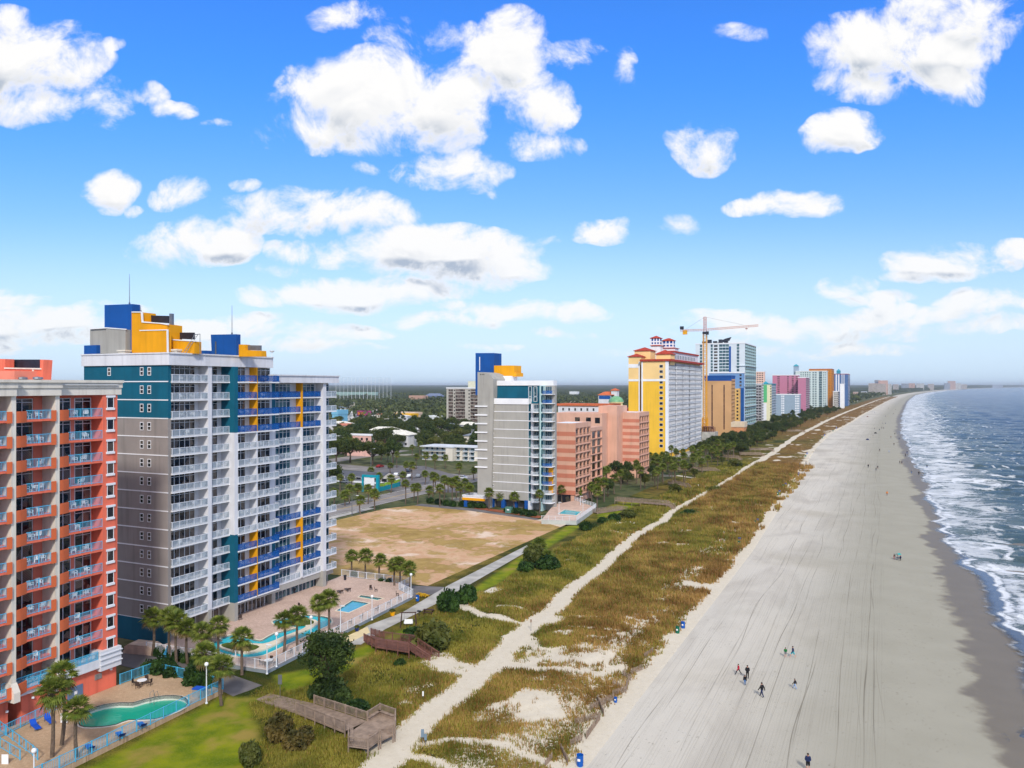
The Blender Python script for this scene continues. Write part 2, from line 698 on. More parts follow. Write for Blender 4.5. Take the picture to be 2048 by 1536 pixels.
CVY = [-500, 700, 950, 1200, 1900, 2450, 3740, 5140, 7500, 10446, 20000, 40000]
CVX = [0, 0, 4, 10, 34, 55, 118, 228, 470, 820, 2600, 7000]


def cv(y):
    return np.interp(y, CVY, CVX)


PTY = [20, 71, 83, 99, 126, 160, 209, 267, 337, 462, 650, 5000]
PTX = [-45, -47.9, -48.9, -50.2, -52.7, -55.6, -58.3, -59.3, -57.5, -58, -59.4, -59.4]


def pathx(y):
    return np.interp(y, PTY, PTX) + cv(y)


def seg_dist(x, y, pts):
    d = np.full(np.shape(x), 1e9)
    for (a, b) in zip(pts[:-1], pts[1:]):
        ax, ay = a; bx, by = b
        vx, vy = bx - ax, by - ay
        t = np.clip(((x - ax) * vx + (y - ay) * vy) / (vx * vx + vy * vy + 1e-9), 0, 1)
        d = np.minimum(d, np.hypot(x - ax - t * vx, y - ay - t * vy))
    return d


def inpoly(x, y, poly):
    r = np.zeros(np.shape(x), dtype=bool)
    n = len(poly)
    for i in range(n):
        x1, y1 = poly[i]; x2, y2 = poly[(i + 1) % n]
        cnd = ((y1 > y) != (y2 > y)) & (x < (x2 - x1) * (y - y1) / (y2 - y1 + 1e-12) + x1)
        r ^= cnd
    return r
# ================================================================== GROUND
def geo(a, b, k, dmin):
    out = [a]
    while out[-1] < b:
        out.append(out[-1] + max(dmin, out[-1] * k))
    return np.array(out)


def grid_mesh(name, X, Y, Z, mats, attrs=None, smooth=True):
    r, c = X.shape
    V = np.stack([X.ravel(), Y.ravel(), Z.ravel()], 1)
    i = np.arange(r * c).reshape(r, c)
    Fc = np.stack([i[:-1, :-1], i[:-1, 1:], i[1:, 1:], i[1:, :-1]], -1).reshape(-1, 4)
    me = npmesh(name, V, Fc, mats, smooth)
    for k, a in (attrs or {}).items():
        at = me.attributes.new(k, 'FLOAT', 'POINT')
        at.data.foreach_set('value', a.ravel().astype(np.float32))
    return me


def attr(nt, name):
    n = NW(nt, 'ShaderNodeAttribute', attribute_name=name)
    return n.outputs['Fac']


def newmat(name):
    m = bpy.data.materials.new(name)
    m.use_nodes = True
    MATS[name] = m
    nt = m.node_tree
    return m, nt, nt.nodes['Principled BSDF'], NW(nt, 'ShaderNodeNewGeometry').outputs['Position']


def noise(nt, vec, scale, detail=4, rough=.5, dist=0.0, stretch=None):
    if stretch:
        mp = NW(nt, 'ShaderNodeMapping')
        mp.inputs['Scale'].default_value = stretch
        nt.links.new(vec, mp.inputs['Vector'])
        vec = mp.outputs[0]
    n = NW(nt, 'ShaderNodeTexNoise')
    n.inputs['Scale'].default_value = scale
    n.inputs['Detail'].default_value = detail
    n.inputs['Roughness'].default_value = rough
    n.inputs['Distortion'].default_value = dist
    nt.links.new(vec, n.inputs['Vector'])
    return n.outputs[0]


def bumpn(nt, b, h, strength, dist):
    bp = NW(nt, 'ShaderNodeBump')
    bp.inputs['Strength'].default_value = strength
    bp.inputs['Distance'].default_value = dist
    nt.links.new(h, bp.inputs['Height'])
    nt.links.new(bp.outputs[0], b.inputs['Normal'])


def m_land():
    m, nt, b, p = newmat('land_cover')
    a = noise(nt, p, .02, 6)
    c = noise(nt, p, .25, 5)
    col = mix(nt, ramp(nt, a, .35, .65), lin((70, 82, 48)), lin((112, 108, 76)))
    col = mix(nt, ramp(nt, c, .45, .7), col, lin((52, 64, 36)))
    col = mix(nt, ramp(nt, noise(nt, p, .05, 3), .62, .7), col, lin((150, 146, 136)))
    nt.links.new(col, b.inputs['Base Color'])
    b.inputs['Roughness'].default_value = .95
    b.inputs['Specular IOR Level'].default_value = .1
    return m


def m_dunes():
    m, nt, b, p = newmat('dune_cover')
    g, br, lw = attr(nt, 'grass'), attr(nt, 'brown'), attr(nt, 'lawn')
    fine = noise(nt, p, 2.2, 5, .7)
    mid = noise(nt, p, .35, 5)
    fib = noise(nt, p, 5.0, 3, .7)
    sand = mix(nt, noise(nt, p, .8, 4), lin((202, 191, 170)), lin((220, 210, 192)))
    sand = mix(nt, ramp(nt, fine, .55, .75), sand, lin((186, 170, 146)))
    green = mix(nt, ramp(nt, mid, .3, .7), lin((92, 94, 34)), lin((140, 130, 54)))
    brown = mix(nt, ramp(nt, mid, .3, .7), lin((122, 90, 46)), lin((162, 126, 66)))
    green = mix(nt, ramp(nt, noise(nt, p, .07, 4), .48, .62), green, lin((62, 74, 26)))
    gr = mix(nt, mth(nt, 'ADD', br, mth(nt, 'MULTIPLY', mth(nt, 'SUBTRACT', mid, .5), .6), clamp=True), green, brown)
    gr = mix(nt, ramp(nt, fib, .35, .7), mix(nt, 1.0, gr, (.45, .45, .45), 'MULTIPLY'), gr)
    gv = mth(nt, 'ADD', g, mth(nt, 'MULTIPLY', mth(nt, 'SUBTRACT', fine, .5), 1.7))
    col = mix(nt, ramp(nt, gv, .38, .56), sand, gr)
    lawn = mix(nt, ramp(nt, mid, .3, .7), lin((88, 110, 14)), lin((136, 142, 22)))
    lawn = mix(nt, ramp(nt, fib, .4, .8), lawn, lin((120, 128, 44)))
    lawn = mix(nt, ramp(nt, noise(nt, p, .16, 4), .5, .68), lawn, lin((150, 132, 66)))
    col = mix(nt, lw, col, lawn)
    nt.links.new(col, b.inputs['Base Color'])
    b.inputs['Roughness'].default_value = .95
    b.inputs['Specular IOR Level'].default_value = .1
    bumpn(nt, b, mth(nt, 'ADD', fine, fib), .6, .12)
    return m


def m_beach():
    m, nt, b, p = newmat('beach_sand')
    off, wet = attr(nt, 'off'), attr(nt, 'wet')
    base = mix(nt, noise(nt, p, .05, 4), lin((198, 193, 182)), lin((207, 198, 182)))
    base = mix(nt, mth(nt, 'MULTIPLY', ramp(nt, noise(nt, p, .035, 5), .5, .72), .6), base, lin((168, 160, 142)))
    base = mix(nt, mth(nt, 'MULTIPLY', ramp(nt, noise(nt, p, .11, 5, .6, .5, (1, .35, 1)), .42, .7), .55), base, lin((168, 160, 148)))
    packed = mix(nt, noise(nt, p, .12, 4), lin((152, 147, 130)), lin((170, 165, 149)))
    tz = ramp(nt, mth(nt, 'ADD', off, mth(nt, 'MULTIPLY', noise(nt, p, .08, 3), 3.0)), -22, 3)
    base = mix(nt, tz, base, packed)
    # wheel tracks of the beach rake, running along the shore
    sp = NW(nt, 'ShaderNodeSeparateXYZ'); nt.links.new(p, sp.inputs[0])
    zone = mth(nt, 'MULTIPLY', ramp(nt, off, -31, -26), ramp(nt, off, .3, .9, 1.0, 0.0))
    tot = None
    for (per, dst, seed, wd, st) in ((3.9, .9, 3.0, .022, .30), (6.1, 1.5, 41.0, .014, .34), (1.7, .5, 77.0, .04, .13), (.37, .25, 9.0, .2, .07), (2.3, 1.1, 23.0, .02, .16)):
        cb = NW(nt, 'ShaderNodeCombineXYZ')
        nt.links.new(mth(nt, 'MULTIPLY', off, .05), cb.inputs[0])
        nt.links.new(mth(nt, 'MULTIPLY', sp.outputs[1], .009), cb.inputs[1])
        cb.inputs[2].default_value = seed
        w = noise(nt, cb.outputs[0], 1.0, 2)
        t = mth(nt, 'FRACT', mth(nt, 'DIVIDE', mth(nt, 'ADD', off, mth(nt, 'MULTIPLY', w, dst * 6)), per))
        dd = mth(nt, 'ABSOLUTE', mth(nt, 'SUBTRACT', t, .5))
        ln = mth(nt, 'MULTIPLY', ramp(nt, dd, wd * .4, wd, 1.0, 0.0), st)
        cb2 = NW(nt, 'ShaderNodeCombineXYZ')
        nt.links.new(mth(nt, 'DIVIDE', off, per * 2), cb2.inputs[0])
        nt.links.new(mth(nt, 'MULTIPLY', sp.outputs[1], .03), cb2.inputs[1])
        cb2.inputs[2].default_value = seed + 5
        ln = mth(nt, 'MULTIPLY', ln, ramp(nt, noise(nt, cb2.outputs[0], 1.0, 3), .38, .60))
        tot = ln if tot is None else mth(nt, 'MAXIMUM', tot, ln)
    pat = ramp(nt, noise(nt, p, .09, 3), .3, .6)
    trk = mth(nt, 'MULTIPLY', mth(nt, 'MULTIPLY', tot, zone), mth(nt, 'ADD', .8, mth(nt, 'MULTIPLY', pat, 1.0)))
    base = mix(nt, trk, base, lin((92, 84, 68)))
    spk = mth(nt, 'MULTIPLY', ramp(nt, noise(nt, p, 2.2, 4, .7, 0, (1.0, .5, 1)), .58, .70), ramp(nt, noise(nt, p, .15, 3), .35, .6))
    base = mix(nt, mth(nt, 'MULTIPLY', spk, .62), base, lin((130, 124, 108)))
    damp = ramp(nt, mth(nt, 'ADD', wet, mth(nt, 'MULTIPLY', mth(nt, 'SUBTRACT', noise(nt, p, .22, 4), .5), .9)), .36, .62)
    col = mix(nt, damp, base, mix(nt, noise(nt, p, .2, 3), lin((112, 102, 84)), lin((126, 116, 98))))
    nt.links.new(col, b.inputs['Base Color'])
    nt.links.new(mth(nt, 'SUBTRACT', .92, mth(nt, 'MULTIPLY', damp, .42)), b.inputs['Roughness'])
    b.inputs['Specular IOR Level'].default_value = .25
    bumpn(nt, b, mth(nt, 'ADD', mth(nt, 'MULTIPLY', trk, -3.0), noise(nt, p, 3.0, 4)), .25, .06)
    return m


def m_sea():
    m, nt, b, p = newmat('sea_water')
    d, s, fw = attr(nt, 'd'), attr(nt, 's'), attr(nt, 'f')
    warp = noise(nt, p, .05, 3)
    n1 = noise(nt, p, .06, 6, .62, 1.2, (1.0, 1.15, 1))
    n2 = noise(nt, p, .9, 5, .7, .8)
    n3 = noise(nt, p, .24, 5, .65, 1.0, (1.0, 1.2, 1))
    belt = mth(nt, 'MULTIPLY', ramp(nt, fw, -1.0, 2.5), ramp(nt, s, .35, 1.25, 1.0, 0.0))
    v = mth(nt, 'ADD', mth(nt, 'MULTIPLY', belt, .60), mth(nt, 'MULTIPLY', mth(nt, 'SUBTRACT', n1, .5), 2.3))
    v = mth(nt, 'ADD', v, mth(nt, 'MULTIPLY', mth(nt, 'SUBTRACT', n3, .5), .9))
    # breaker crests, roughly along the shore
    wob = noise(nt, p, .028, 4, .6, .4)
    tcr = mth(nt, 'FRACT', mth(nt, 'ADD', mth(nt, 'DIVIDE', fw, 11.0), mth(nt, 'MULTIPLY', wob, 5.0)))
    crest = mth(nt, 'MULTIPLY', ramp(nt, mth(nt, 'ABSOLUTE', mth(nt, 'SUBTRACT', tcr, .5)), .02, .17, 1.0, 0.0), ramp(nt, noise(nt, p, .05, 4, .6, 0, (1, 1, 1)), .46, .58))
    crest = mth(nt, 'MULTIPLY', crest, mth(nt, 'MULTIPLY', ramp(nt, fw, 1.0, 5.0), ramp(nt, s, 1.2, 2.6, 1.0, 0.0)))
    v = mth(nt, 'ADD', v, mth(nt, 'MULTIPLY', crest, .6))
    lace = ramp(nt, mth(nt, 'ADD', v, mth(nt, 'MULTIPLY', mth(nt, 'SUBTRACT', n2, .5), .9)), .34, .62)
    lace = mth(nt, 'MULTIPLY', lace, ramp(nt, fw, -1.2, .6))
    thick = ramp(nt, v, .62, .85)
    foam = mth(nt, 'MAXIMUM', mth(nt, 'MULTIPLY', lace, .72), mth(nt, 'MULTIPLY', thick, ramp(nt, fw, -.8, .8)))
    # white lip on the swash edge and a thin line left behind
    lip = mth(nt, 'MULTIPLY', mth(nt, 'MULTIPLY', ramp(nt, d, .4, .9), ramp(nt, d, 1.1, 1.8, 1.0, 0.0)), ramp(nt, n3, .46, .60))
    foam = mth(nt, 'MAXIMUM', foam, mth(nt, 'MULTIPLY', lip, .5))
    front = mth(nt, 'MULTIPLY', ramp(nt, mth(nt, 'ABSOLUTE', mth(nt, 'SUBTRACT', fw, .5)), .3, 1.1, 1.0, 0.0), ramp(nt, n3, .38, .5))
    foam = mth(nt, 'MAXIMUM', foam, mth(nt, 'MULTIPLY', front, .9))
    # whitecaps farther out, thin and long
    wc = noise(nt, p, .045, 6, .72, .3, (1.0, 2.6, 1))
    cap = mth(nt, 'MULTIPLY', ramp(nt, wc, .665, .70), mth(nt, 'MULTIPLY', ramp(nt, s, .8, 1.2), ramp(nt, s, 2.2, 5.0, 1.0, 0.0)))
    foam = mth(nt, 'MAXIMUM', foam, cap)
    film = mix(nt, n1, lin((84, 88, 88)), lin((100, 104, 102)))
    turb = mix(nt, n3, lin((54, 78, 82)), lin((90, 108, 104)))
    deep = mix(nt, noise(nt, p, .01, 3, .5, 0, (1, 2.5, 1)), lin((14, 44, 66)), lin((28, 64, 84)))
    col = mix(nt, ramp(nt, fw, -1.0, 4.0), film, turb)
    col = mix(nt, ramp(nt, mth(nt, 'ADD', s, mth(nt, 'MULTIPLY', warp, .6)), .9, 2.6), col, deep)
    col = mix(nt, foam, col, lin((240, 243, 246), .95))
    nt.links.new(col, b.inputs['Base Color'])
    nt.links.new(mth(nt, 'ADD', .16, mth(nt, 'MULTIPLY', foam, .7)), b.inputs['Roughness'])
    b.inputs['IOR'].default_value = 1.33
    b.inputs['Specular IOR Level'].default_value = .3
    out = nt.nodes['Material Output']
    trn = NW(nt, 'ShaderNodeBsdfTransparent'); mxs = NW(nt, 'ShaderNodeMixShader')
    nt.links.new(ramp(nt, mth(nt, 'ADD', d, mth(nt, 'MULTIPLY', mth(nt, 'SUBTRACT', n3, .5), 2.5)), .2, 2.6), mxs.inputs[0]); nt.links.new(trn.outputs[0], mxs.inputs[1]); nt.links.new(b.outputs[0], mxs.inputs[2]); nt.links.new(mxs.outputs[0], out.inputs[0])
    h = mth(nt, 'ADD', noise(nt, p, .35, 5, .65, .3, (1, 2.0, 1)), mth(nt, 'MULTIPLY', noise(nt, p, 1.5, 3, .6, .2, (1, 1.8, 1)), .4))
    h = mth(nt, 'MULTIPLY', h, ramp(nt, fw, -.5, 6.0, .03, 1.0))
    h = mth(nt, 'ADD', h, mth(nt, 'MULTIPLY', mth(nt, 'MULTIPLY', foam, ramp(nt, fw, 0.0, 3.0)), .25))
    bumpn(nt, b, h, .85, 1.3)
    return m


# base land, one sheet out to the horizon
ys = np.array([-3000, -500, 0, 700, 950, 1200, 1900, 2450, 3740, 5140, 7500, 10446, 20000, 32000], float)
Xg = np.stack([np.full(len(ys), -30000.0), np.full(len(ys), -2000.0), cv(ys) - 52.0], 1)
Yg = np.repeat(ys[:, None], 3, 1)
struct(link('ground', grid_mesh('ground', Xg, Yg, np.full(Xg.shape, -.06), m_land(), smooth=False)))

# ---- dunes
def PP(l): return [P(*q) for q in l]


BR = [[(1061, 1253), (968, 1234), (927, 1212), (905, 1198)], [(1091, 1231), (1036, 1218), (1000, 1215)],
      [(885, 1322), (964, 1342)], [(1022, 1333), (1100, 1345), (1198, 1352), (1242, 1336)],
      [(1145, 1233), (1213, 1236), (1300, 1247)], [(1139, 1254), (1200, 1262), (1242, 1268)],
      [(850, 1490), (899, 1481), (993, 1487), (1081, 1522), (1125, 1540)], [(817, 1512), (864, 1520), (905, 1540)],
      [(790, 1476), (745, 1500)], [(1221, 1063), (1287, 1074)], [(1345, 1028), (1322, 1030)], [(1348, 950), (1400, 958), (1460, 966)],
      [(1490, 963), (1550, 969), (1575, 966)]]
BRW = [.8, .35, .3, .7, .5, .35, .5, .4, .9, .5, .6, .8, .7]
BR = [PP(b) for b in BR]


def recede(y):
    """how far the seaward edge of the dunes draws back along the coast"""
    return np.interp(y, [200, 330, 530, 700, 950, 1500], [0, 3.5, 9, 9.5, 3, 1])


def cover(x, y):
    """grass density, brownness and mown-lawn masks of the dune strip"""
    o = x - cv(y)
    pd = np.abs(x - pathx(y) + (fbm(y * .06, y * 0, 5, 3) - .5) * 2.2)
    pw = np.interp(y, [60, 120, 260, 900], [1.9, 1.75, 1.5, 1.8])
    n = fbm(x * .22, y * .16, 11, 5)
    g = np.clip((pd - pw) / 1.1 + .1, -.9, 1)
    for pts, w in zip(BR, BRW):
        g = np.minimum(g, np.clip((seg_dist(x, y, pts) + (n - .5) * 1.4 - w) / .9 + .1, -.9, 1))
    # junction fan
    j = P(1100, 1240)
    g = np.minimum(g, np.clip((np.hypot((x - j[0]), (y - j[1]) * .7) - 1.8) / 1.2, -.9, 1))
    oe = o + recede(y)
    # open sand trough behind the sea-side fringe of grass
    sea = np.interp(oe, [-60, -46, -40.5, -38, -35.5, -33.5, -31.6, -29.6], [1, .93, .68, .38, .34, .58, .60, -.1])
    far = np.clip((y - 240) / 120, 0, 1)
    sea = sea + far * np.interp(oe, [-46, -40, -36, -33], [.1, .45, .55, .2])
    g = np.minimum(g, np.where(o > -58, sea + (n - .5) * 1.25, 1))
    # bare spots
    g = g - np.clip((fbm(x * .12, y * .1, 31, 3) - .66) * 9, 0, .9) * (y > 84) * (o > -70)
    brown = np.interp(o, [-80, -60, -55, -44, -36, -30], [.12, .15, .42, .36, .5, .65]) + (fbm(x * .05, y * .03, 77, 3) - .5) * 1.4
    brown = brown + np.clip((y - 240) / 300, 0, .35) * (o > -58) + np.clip((y - 600) / 300, 0, .8)
    lawn = np.zeros(np.shape(x))
    L1 = PP([(560, 1392), (440, 1392), (150, 1545), (60, 1700), (500, 1700), (530, 1470), (505, 1410)])
    L2 = PP([(820, 1250), (620, 1335), (540, 1350), (560, 1390), (640, 1370), (700, 1345), (760, 1300), (790, 1282), (860, 1258)])
    L3 = PP([(1040, 1110), (960, 1165), (900, 1210), (1000, 1170), (1110, 1090), (1170, 1050), (1130, 1052)])
    L4 = PP([(1190, 1025), (1240, 1003), (1285, 1005), (1240, 1028), (1195, 1040)])
    for Lp in (L1, L2, L3, L4):
        ins = inpoly(x, y, Lp)
        dd = seg_dist(x, y, Lp + Lp[:1])
        lawn = np.maximum(lawn, np.where(ins, np.clip(dd / 1.2, 0, 1), 0))
    return g, np.clip(brown, 0, 1), lawn


def ground_z(x, y):
    o = x - cv(y)
    hgt = (fbm(x * .10, y * .07, 3, 4) - .42) * 1.7
    k = np.interp(o, [-76, -68, -60, -36, -30, -28], [0, .5, 1, 1, .15, 0])
    pd = np.abs(x - pathx(y))
    return np.maximum(0, hgt) * k * np.clip((pd - 2) / 3.0, 0, 1) + .02


yr = geo(40.0, 3200.0, .0042, .33)
cols = np.arange(-82.0, -27.4, .36)
Yd = np.repeat(yr[:, None], len(cols), 1)
Xd = cols[None, :] + cv(Yd) - recede(Yd) * np.interp(cols, [-62, -38], [0, 1])[None, :]
gA, bA, lA = cover(Xd, Yd)
Zd = ground_z(Xd, Yd)
Zd[:, -1] = -.05
struct(link('dunes', grid_mesh('dunes', Xd, Yd, Zd, m_dunes(), {'grass': gA, 'brown': bA, 'lawn': lA})))

# ---- beach, sloping to the water
def edge(y):
    """swash edge, lobed"""
    y = np.asarray(y, float)
    a = np.minimum(1, 140 / np.maximum(y, 30)) ** .3
    return 15.0 + (fbm(y * .038, y * 0 + 3, 21, 2) - .5) * 9 * a + (fbm(y * .13, y * 0, 5, 3) - .5) * 4.6 * a + (fbm(y * .5, y * 0, 6, 3) - .5) * 1.0 + cv(y)


yb = geo(30.0, 32000.0, .012, .8)
yb = np.concatenate([[-600, -200, -50], yb])
oc = np.concatenate([np.arange(-53, 0, 1.7), np.arange(0, 36, 1.2)])
Yb = np.repeat(yb[:, None], len(oc), 1)
Xb = oc[None, :] + cv(Yb)
Zb = np.interp(oc, [-34, 0, 15, 36], [0, 0, -.5, -1.4])[None, :] + np.zeros_like(Xb) + (fbm(Xb * .2, Yb * .1, 9, 3) - .5) * .08 * np.interp(oc, [-27, -24], [0, 1])[None, :]
we = 12.0 + (fbm(yb * .05, yb * 0, 61, 3) - .5) * 5.5
wet = .5 + (oc[None, :] - we[:, None]) / 8.0
struct(link('beach', grid_mesh('beach', Xb, Yb, Zb, m_beach(), {'off': np.repeat(oc[None, :], len(yb), 0), 'wet': np.clip(wet, 0, 1)})))

# ---- sea
ysea = np.concatenate([[-6000, -2000, -600, -200, -60, 0], geo(30.0, 32000.0, .0055, .6)])
dc = np.concatenate([[0, .3, .8], np.arange(1.6, 70, .9), geo(70.0, 45000.0, .06, 1.2)])
Yw = np.repeat(ysea[:, None], len(dc), 1)
D = np.repeat(dc[None, :], len(ysea), 0)
Xw = edge(ysea)[:, None] + D
outer = np.interp(ysea, [-100, 150, 184, 260, 415, 570, 921, 1475, 4000, 32000], [9, 12, 16, 25, 35, 42, 52, 62, 70, 70])[:, None]
sN = D / outer
fwid = np.interp(ysea, [0, 130, 165, 230, 330], [8.5, 7.0, 3.6, 2.4, 1.6])[:, None] + (fbm(ysea * .05, ysea * 0, 44, 3)[:, None] - .5) * 5 + (fbm(ysea * .35, ysea * 0, 45, 3)[:, None] - .5) * 1.6
FW = D - np.maximum(fwid, .6)
amp = np.clip((sN - .3) / .5, 0, 1) * np.clip(1 - D / 900, .0, 1)
rid = 1 - np.abs(fbm(Xw * .030 + 4, Yw * .085, 8, 3) - .5) * 2
Zw = np.interp(Xw - cv(Yw), [0, 15, 18], [0.004, -.496, -.50]) + amp * ((rid - .72) * 2.6 + (fbm(Xw * .15, Yw * .3, 19, 2) - .5) * .5)
struct(link('sea', grid_mesh('sea', Xw, Yw, Zw, m_sea(), {'d': D, 's': np.minimum(sN, 20), 'f': np.minimum(FW, 60)})))


# ---- flat sheets: roads, pavements, the vacant lot
def sheet(name, poly, z, mat, kind='structure'):
    b = MB()
    a = sum(poly[k][0] * poly[(k + 1) % len(poly)][1] - poly[(k + 1) % len(poly)][0] * poly[k][1] for k in range(len(poly)))
    if a < 0: poly = poly[::-1]
    b.face([(p[0], p[1], z) for p in poly])
    o = b.build(name, mat)
    if kind: o['kind'] = kind
    return o


def m_lot():
    m, nt, b, p = newmat('vacant_lot_soil')
    a = noise(nt, p, .035, 6, .6)
    c = noise(nt, p, .22, 6, .65, .4)
    d = noise(nt, p, 1.6, 4, .7)
    soil = mix(nt, ramp(nt, c, .35, .65), lin((196, 154, 118)), lin((212, 178, 146)))
    soil = mix(nt, ramp(nt, noise(nt, p, .09, 5), .55, .68), soil, lin((222, 198, 176)))
    weed = mix(nt, ramp(nt, c, .3, .7), lin((128, 108, 42)), lin((170, 142, 76)))
    f = ramp(nt, mth(nt, 'ADD', a, mth(nt, 'MULTIPLY', mth(nt, 'SUBTRACT', c, .5), .75)), .44, .55)
    col = mix(nt, mth(nt, 'MULTIPLY', f, .85), soil, weed)
    col = mix(nt, mth(nt, 'MULTIPLY', ramp(nt, d, .55, .75), .35), col, lin((120, 90, 60)))
    nt.links.new(col, b.inputs['Base Color'])
    b.inputs['Roughness'].default_value = .95
    b.inputs['Specular IOR Level'].default_value = .1
    bumpn(nt, b, mth(nt, 'ADD', c, d), .5, .15)
    return m


def m_brick(name, c1, c2, cm, sc=1.0):
    m, nt, b, p = newmat(name)
    br = NW(nt, 'ShaderNodeTexBrick')
    br.inputs['Scale'].default_value = sc
    br.inputs['Color1'].default_value = tuple(c1) + (1,)
    br.inputs['Color2'].default_value = tuple(c2) + (1,)
    br.inputs['Mortar'].default_value = tuple(cm) + (1,)
    br.inputs['Mortar Size'].default_value = .012
    nt.links.new(p, br.inputs['Vector'])
    col = mix(nt, mth(nt, 'MULTIPLY', ramp(nt, noise(nt, p, .25, 5), .4, .7), .4), br.outputs[0], tuple(v * .72 for v in c1))
    col = mix(nt, mth(nt, 'MULTIPLY', ramp(nt, noise(nt, p, 2.0, 3), .55, .7), .3), col, tuple(min(1, v * 1.35) for v in c2))
    nt.links.new(col, b.inputs['Base Color'])
    b.inputs['Roughness'].default_value = .85
    return m


m_asph = M('asphalt', lin((138, 132, 128)), .9, .14, .15, .3, 3.0)
m_asph2 = M('driveway_asphalt', lin((112, 108, 108)), .9, .16, .2, .3, 3.0)
m_conc = M('concrete', lin((178, 174, 166)), .85, .14, .35, .2, 4.0)
m_paint = M('road_paint', lin((226, 226, 222)), .6, .08)
m_ypaint = M('yellow_road_paint', lin((220, 178, 60)), .6, .08)
m_deckb = m_brick('pool_deck_pavers', lin((196, 166, 148)), lin((214, 188, 172)), lin((168, 140, 122)), 1.6)
m_decko = m_brick('sandstone_pavers', lin((184, 154, 122)), lin((196, 168, 136)), lin((160, 130, 100)), 1.4)

lot = [(-146, 147), (-84, 147), (-80.6, 147), (-80.6, 206), (-86, 214), (-91, 217), (-119, 228.5), (-141, 231), (-145.5, 219), (-148, 180)]
sheet('vacant_lot', [(-148, 138), (-80.4, 138), (-80.4, 207), (-84, 216), (-95, 220), (-119, 228.5), (-139, 233), (-146, 219)], .004, m_lot())
sheet('road', [(-166, -20), (-152.5, -20), (-152.5, 1400), (-166, 1400)], .012, m_asph)
sheet('pavement', [(-151.9, -20), (-149, -20), (-149, 218), (-151.9, 218)], .10, m_conc)
sheet('road_line', [(-159.1, 0), (-158.95, 0), (-158.95, 800), (-159.1, 800)], .017, m_ypaint)
sheet('road_line', [(-158.8, 0), (-158.65, 0), (-158.65, 800), (-158.8, 800)], .017, m_ypaint)
sheet('road_line', [(-153.2, 0), (-153.05, 0), (-153.05, 800), (-153.2, 800)], .017, m_paint)
sheet('road_line', [(-165.4, 0), (-165.25, 0), (-165.25, 800), (-165.4, 800)], .017, m_paint)
cr = PP([(665, 925), (840, 885), (900, 880), (930, 893), (850, 915), (760, 935)])
sheet('side_road', [(-166, 300), (-166, 316), (-330, 350), (-600, 420), (-600, 400), (-330, 330)], .008, m_asph)
sheet('cross_road', [(-262, 180), (-250, 180), (-262, 420), (-276, 420)], .006, m_asph)
sheet('car_park', PP([(690, 968), (760, 930), (850, 932), (925, 955), (930, 985), (800, 985)]), .010, m_asph2)
sheet('driveway', [(-141, 228.6), (-119, 226.5), (-93, 219), (-93, 221.5), (-119, 230.5), (-141, 233)], .016, m_asph2)
sheet('promenade', PP([(1058, 1089), (897, 1171), (804, 1226), (733, 1253), (680, 1290), (722, 1290), (771, 1259), (875, 1207), (946, 1166), (1060, 1100)]), .08, m_conc)
sheet('yellow_paving', PP([(735, 1254), (640, 1298), (668, 1302), (740, 1266)]), .085, M('sandy_paving', lin((226, 206, 160)), .9, .1, .4))
sheet('service_drive', PP([(238, 1300), (330, 1318), (470, 1352), (545, 1378), (625, 1372), (700, 1372), (640, 1385), (560, 1395), (515, 1402), (480, 1400), (450, 1385), (300, 1345), (238, 1330)]), .03, m_asph2)
sheet('asphalt_path', PP([(790, 1170), (905, 1175), (870, 1188), (810, 1200), (790, 1190)]), .03, m_asph2)
# ================================================================== BUILDINGS
m_white = M('white_stucco', lin((222, 222, 226)), .8, .05, .3, streak=.15)
m_cream = M('cream_stucco', lin((226, 218, 204)), .8, .05, .3, streak=.2)
m_trim = M('white_trim', lin((236, 236, 238)), .6, .03, .4)
m_orange = M('coral_stucco', lin((234, 116, 90)), .8, .06, .3, streak=.2)
m_orange2 = M('orange_parapet', lin((226, 112, 66)), .75, .06, .3, streak=.15)
m_pinkw = M('pink_stucco', lin((224, 132, 110)), .8, .06, .3)
m_teal = M('teal_stucco', lin((0, 92, 116)), .75, .07, .3, streak=.12)
m_dgrey = M('taupe_stucco', lin((150, 142, 137)), .85, .05, .3, streak=.2)
m_lgrey = M('pale_grey_stucco', lin((168, 165, 158)), .85, .04, .3, streak=.15)
m_blue = M('cobalt_stucco', lin((8, 80, 156)), .7, .06, .3, streak=.12)
m_yel = M('ochre_stucco', lin((232, 160, 0)), .7, .05, .3, streak=.12)
m_roofg = M('roof_membrane', lin((190, 190, 188)), .9, .1, .2)
m_louv = M('dark_louvre', lin((36, 40, 52)), .5, .2, 1.0)
m_steel = M('galvanised_steel', lin((130, 134, 140)), .45, .1, 1.0, metal=.6)
m_brailb = M('aqua_metal', lin((84, 186, 226)), .4, .04, 1.0)
m_brailw = M('white_metal', lin((226, 230, 236)), .4, .03, 1.0)
m_bpanel = M('cobalt_mesh_panel', lin((16, 96, 176)), .4, .06, 1.0, trans=.42)
m_gpanel = M('pale_mesh_panel', lin((176, 190, 202)), .4, .06, 1.0, trans=.6)
m_frame = M('white_window_frame', lin((222, 224, 228)), .5, .03, 1.0)
g_dark = glassM('balcony_glass', lin((20, 22, 32)), lin((112, 100, 92)), .42)
g_teal = glassM('teal_glass', lin((20, 66, 84)), lin((92, 126, 130)), .35)
g_win = glassM('window_glass', lin((30, 32, 40)), lin((88, 80, 72)), .3)
m_chair = M('white_plastic', lin((236, 240, 244)), .4, .03, 1.0)
m_bluedoor = M('slate_blue_door', lin((96, 120, 150)), .5, .06, 1.0)

USED = {}


def PX(poly, y):
    return [(XA(a, y), ZA(b, XA(a, y), y)) for a, b in poly]


